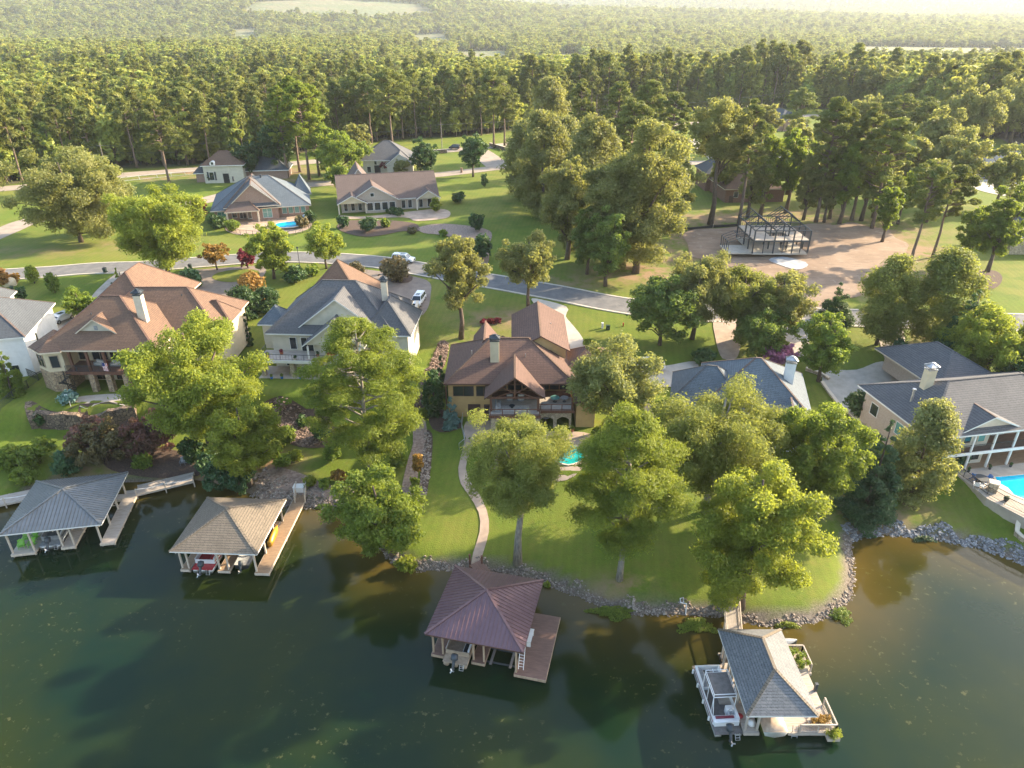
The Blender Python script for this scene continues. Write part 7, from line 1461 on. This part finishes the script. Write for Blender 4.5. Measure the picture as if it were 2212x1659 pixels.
ln = MB().tube([(0, 0, z+4.0), (0, 0, z+4.1), (0, 0, z+4.5)], [.08, .14, .22], 8).build('lantern', 'lamp_glass', lp_); MB().tube([(0, 0, z+4.502), (0, 0, z+4.72)], [.28, .05], 8).build('lantern_cap', 'black_metal', lp_).parent = ln
def upole(label, px, py, H_, z=9.1, arm=True, g='utility poles along the highway'):
    x, y = U(px, py, z); r = thing('utility_pole', label, 'utility pole', (x, y, z), 0, g); MB().tube([(0, 0, z), (0, 0, z+H_)], [.17, .11], 8).build('pole', 'pale_bark', r); MB().box(-1.1, 1.1, -.06, .06, z+H_-.9, z+H_-.75).build('crossarm', 'pale_bark', r)
    return Vector((x, y, z+H_-.75))
tops = [upole('timber utility pole against the forest at the far left', 20, 392, 10.5), upole('timber utility pole just above the wide oak on the left', 232, 376, 10), upole('timber utility pole between the pale house and the pines', 590, 352, 10.5), upole('timber utility pole behind the entrance walls', 955, 322, 10), upole('timber utility pole hidden among the central grove', 1330, 278, 10.5), upole('tall timber utility pole beside the purple roofed house', 1722, 242, 12)]
m = MB()
for a, b in zip(tops[:-1], tops[1:]):
    for dx, dz in ((-1, 0), (1, 0), (0, -2.2)): m.tube([(a+Vector((dx, 0, dz))).lerp(b+Vector((dx, 0, dz)), i/10)+Vector((0, 0, -1.6*math.sin(math.pi*i/10))) for i in range(11)], .035, 4)
tag(m.build('power_line', 'dark_metal'), 'power lines strung between the utility poles before the forest', 'power line')
def ubox(label, px, py, w_, d_, h_, mat, cat='utility box'):
    x, y, z = G(px, py); r = thing('utility_box', label, cat, (x, y, z)); MB().box(-w_/2, w_/2, -d_/2, d_/2, z, z+h_).build('cabinet', mat, r, bevel=.03); MB().box(-w_/2-.03, w_/2+.03, -d_/2-.03, d_/2+.03, z+h_+.002, z+h_+.06).build('lid', mat, r)
ubox('white utility pedestal on the lawn below the road', 1301, 709, .35, .35, 1.0, 'white_paint'); ubox('dark green utility box right of the white pedestal', 1313, 712, .7, .5, .8, 'green_plastic'); ubox('small red hydrant like marker by the road', 1346, 705, .2, .2, .6, 'red_paint'); ubox('white box on the lawn left of the small yellow tree', 677, 515, .5, .4, .8, 'white_paint'); ubox('green utility box in the boulder bed at the left edge', 27, 628, .5, .5, .9, 'green_plastic'); ubox('dark bin on the shaded lawn right of the largest grove oak', 1397, 562, 1.0, 1.0, .9, 'dark_metal')
ubox('rusty mailbox pillar on the street corner before the entrance lawn', 997, 373, .7, .7, 1.5, 'brick')
rk = thing('boulder', 'round sandy boulder in the orange flower bed at the left frame edge', 'boulder', G(22, 616)); me = MB(); v = ICO_V*1.6; me.add([(p[0], p[1], p[2]+.6+ROOTZ[rk.name]) for p in v], [tuple(f) for f in ICO_F]); me.build('stone', 'cream_stucco', rk, smooth=True, bevel=.1)
# black yard fence on the left
yf = thing('fence', 'black chain mesh fence running down the left yard', 'fence', G(60, 838)); yp = [G(*q) for q in [(-30, 925), (-2, 892), (30, 862), (62, 838), (84, 822)]]
rail(yf, [(p[0]-yf.location[0], p[1]-yf.location[1], p[2]) for p in yp], 1.35, 'chain_fence', .08, .12, step=2.6)
yf = thing('fence', 'black chain mesh fence between the white house and the stone turret', 'fence', G(95, 808)); yp = [G(*q) for q in [(60, 812), (84, 822), (118, 806)]]
rail(yf, [(p[0]-yf.location[0], p[1]-yf.location[1], p[2]) for p in yp], 1.35, 'chain_fence', .08, .12, step=2.6)
wf = thing('fence', 'low white rail fence along the highway behind the lone tall pine', 'fence', G(340, 386)); wp = [G(*q) for q in [(262, 392), (340, 384), (430, 376)]]
rail(wf, [(p[0]-wf.location[0], p[1]-wf.location[1], p[2]) for p in wp], 1.2, 'white_trim', .14, 0, step=5, top=.1)
sf = thing('silt_fence', 'low black silt fence along the back edge of the bare lot', 'fence', G(1560, 492)); sq = [G(*q) for q in [(1468, 512), (1478, 498), (1540, 492), (1600, 489)]]; m = MB()
for a, b in zip(sq[:-1], sq[1:]): m.beam((a[0]-sf.location[0], a[1]-sf.location[1], a[2]+.35), (b[0]-sf.location[0], b[1]-sf.location[1], b[2]+.35), .04, .7)
m.build('fabric', 'black_plastic', sf); m = MB()
for a in sq: m.box(a[0]-sf.location[0]-.04, a[0]-sf.location[0]+.04, a[1]-sf.location[1]-.06, a[1]-sf.location[1]+.06, a[2], a[2]+.95)
m.build('stake', 'pale_timber', sf)
# ---- steel frame of a house under construction
S = thing('steel_frame', 'unfinished two storey house of dark steel posts and rafters on pale floor slabs', 'building frame', (54, 155, 9.2)); z0 = 9.2
MB().box(0, 12.4, 0, 13, 9.2, 9.5).build('slab', 'pale_concrete', S); MB().box(-5.6, 0, .3, 6.5, 9.2, 9.46).build('slab', 'pale_concrete', S)
f1 = MB(); f1.box(0, 4.6, .1, 12.4, 12.3, 12.5); f1.box(4.6, 8.8, .1, 3.4, 12.3, 12.5); f1.box(4.6, 8.8, 6.8, 12.4, 12.3, 12.5); f1.box(8.8, 12.4, .1, 12.4, 12.3, 12.5); f1.build('floor_plate', 'concrete', S)
def fr(mb, a, b, w_=.2): mb.beam(a, b, w_, w_)
cm = 'dark_metal'; xs = [0, 4.6, 8.8, 12.4]; ys = [0, 3.4, 6.8, 12.6]
for x in xs:
    for y in ys: MB().box(x-.13, x+.13, y-.13, y+.13, 9.5, 14.6).build('post', cm, S)
for x in (2.3, 6.7, 10.6):
    MB().box(x-.08, x+.08, -.08, .08, 9.5, 14.6).build('post', cm, S)
b = MB()
for z in (12.25, 14.65):
    for y in ys: fr(b, (0, y, z), (12.4, y, z))
    for x in xs: fr(b, (x, 0, z), (x, 12.6, z))
b.build('floor_beam', cm, S); g = MB()
for (x0, x1, y0, y1, hh_) in ((0, 4.6, 0, 12.6, 1.9), (6.4, 12.4, 5, 12.6, 2.3), (4.6, 8.8, 0, 4.5, 1.4)):
    xm = (x0+x1)/2; n = 7 if y1-y0 > 5 else 4; g.beam((xm, y0, 14.7+hh_), (xm, y1, 14.7+hh_), .18)
    for i in range(n): y = y0+(y1-y0)*i/(n-1); fr(g, (x0, y, 14.7), (xm, y, 14.7+hh_), .12); fr(g, (x1, y, 14.7), (xm, y, 14.7+hh_), .12)
g.build('rafter', cm, S); pc = MB()
for i in range(5):
    y = .4+1.5*i; pc.box(-5.5, -5.35, y-.08, y+.08, 9.46, 11.9); fr(pc, (-5.4, y, 11.9), (-2.8, y, 12.9), .1); fr(pc, (-2.8, y, 12.9), (0, y, 12.5), .1)
fr(pc, (-5.4, .4, 11.9), (-5.4, 6.4, 11.9), .12); fr(pc, (-2.8, .4, 12.9), (-2.8, 6.4, 12.9), .12); pc.build('carport_frame', cm, S); stg = MB()
for i in range(11): stg.box(6.9, 7.9, .9+i*.25, 1.2+i*.25, 9.7+i*.25, 9.76+i*.25)
for x in (6.85, 7.95): stg.beam((x, .9, 9.6), (x, 3.7, 12.4), .08, .2)
stg.build('staircase', cm, S); sd2 = MB()
for i in range(26): x = .5*i; sd2.box(x-.03, x+.03, 12.55, 12.62, 9.5, 14.6)
for i in range(24): y = .5*i; sd2.box(12.38, 12.44, y-.03, y+.03, 9.5, 14.6)
sd2.build('stud', cm, S)

# ------------------------------------------------------------------ haze
hz = MB().box(-8600, 8600, -400, 9600, -8, 262).build('haze', 'far_land')
hm = bpy.data.materials.new('haze_air'); hm.use_nodes = True; hn = hm.node_tree; hn.nodes.clear(); out = hn.nodes.new('ShaderNodeOutputMaterial'); pv = hn.nodes.new('ShaderNodeVolumePrincipled')
pv.inputs['Color'].default_value = (.86, .92, 1, 1); pv.inputs['Density'].default_value = .00007; pv.inputs['Anisotropy'].default_value = .2; hn.links.new(pv.outputs[0], out.inputs['Volume'])
hz.data.materials.clear(); hz.data.materials.append(hm); tag(hz, kind='stuff')
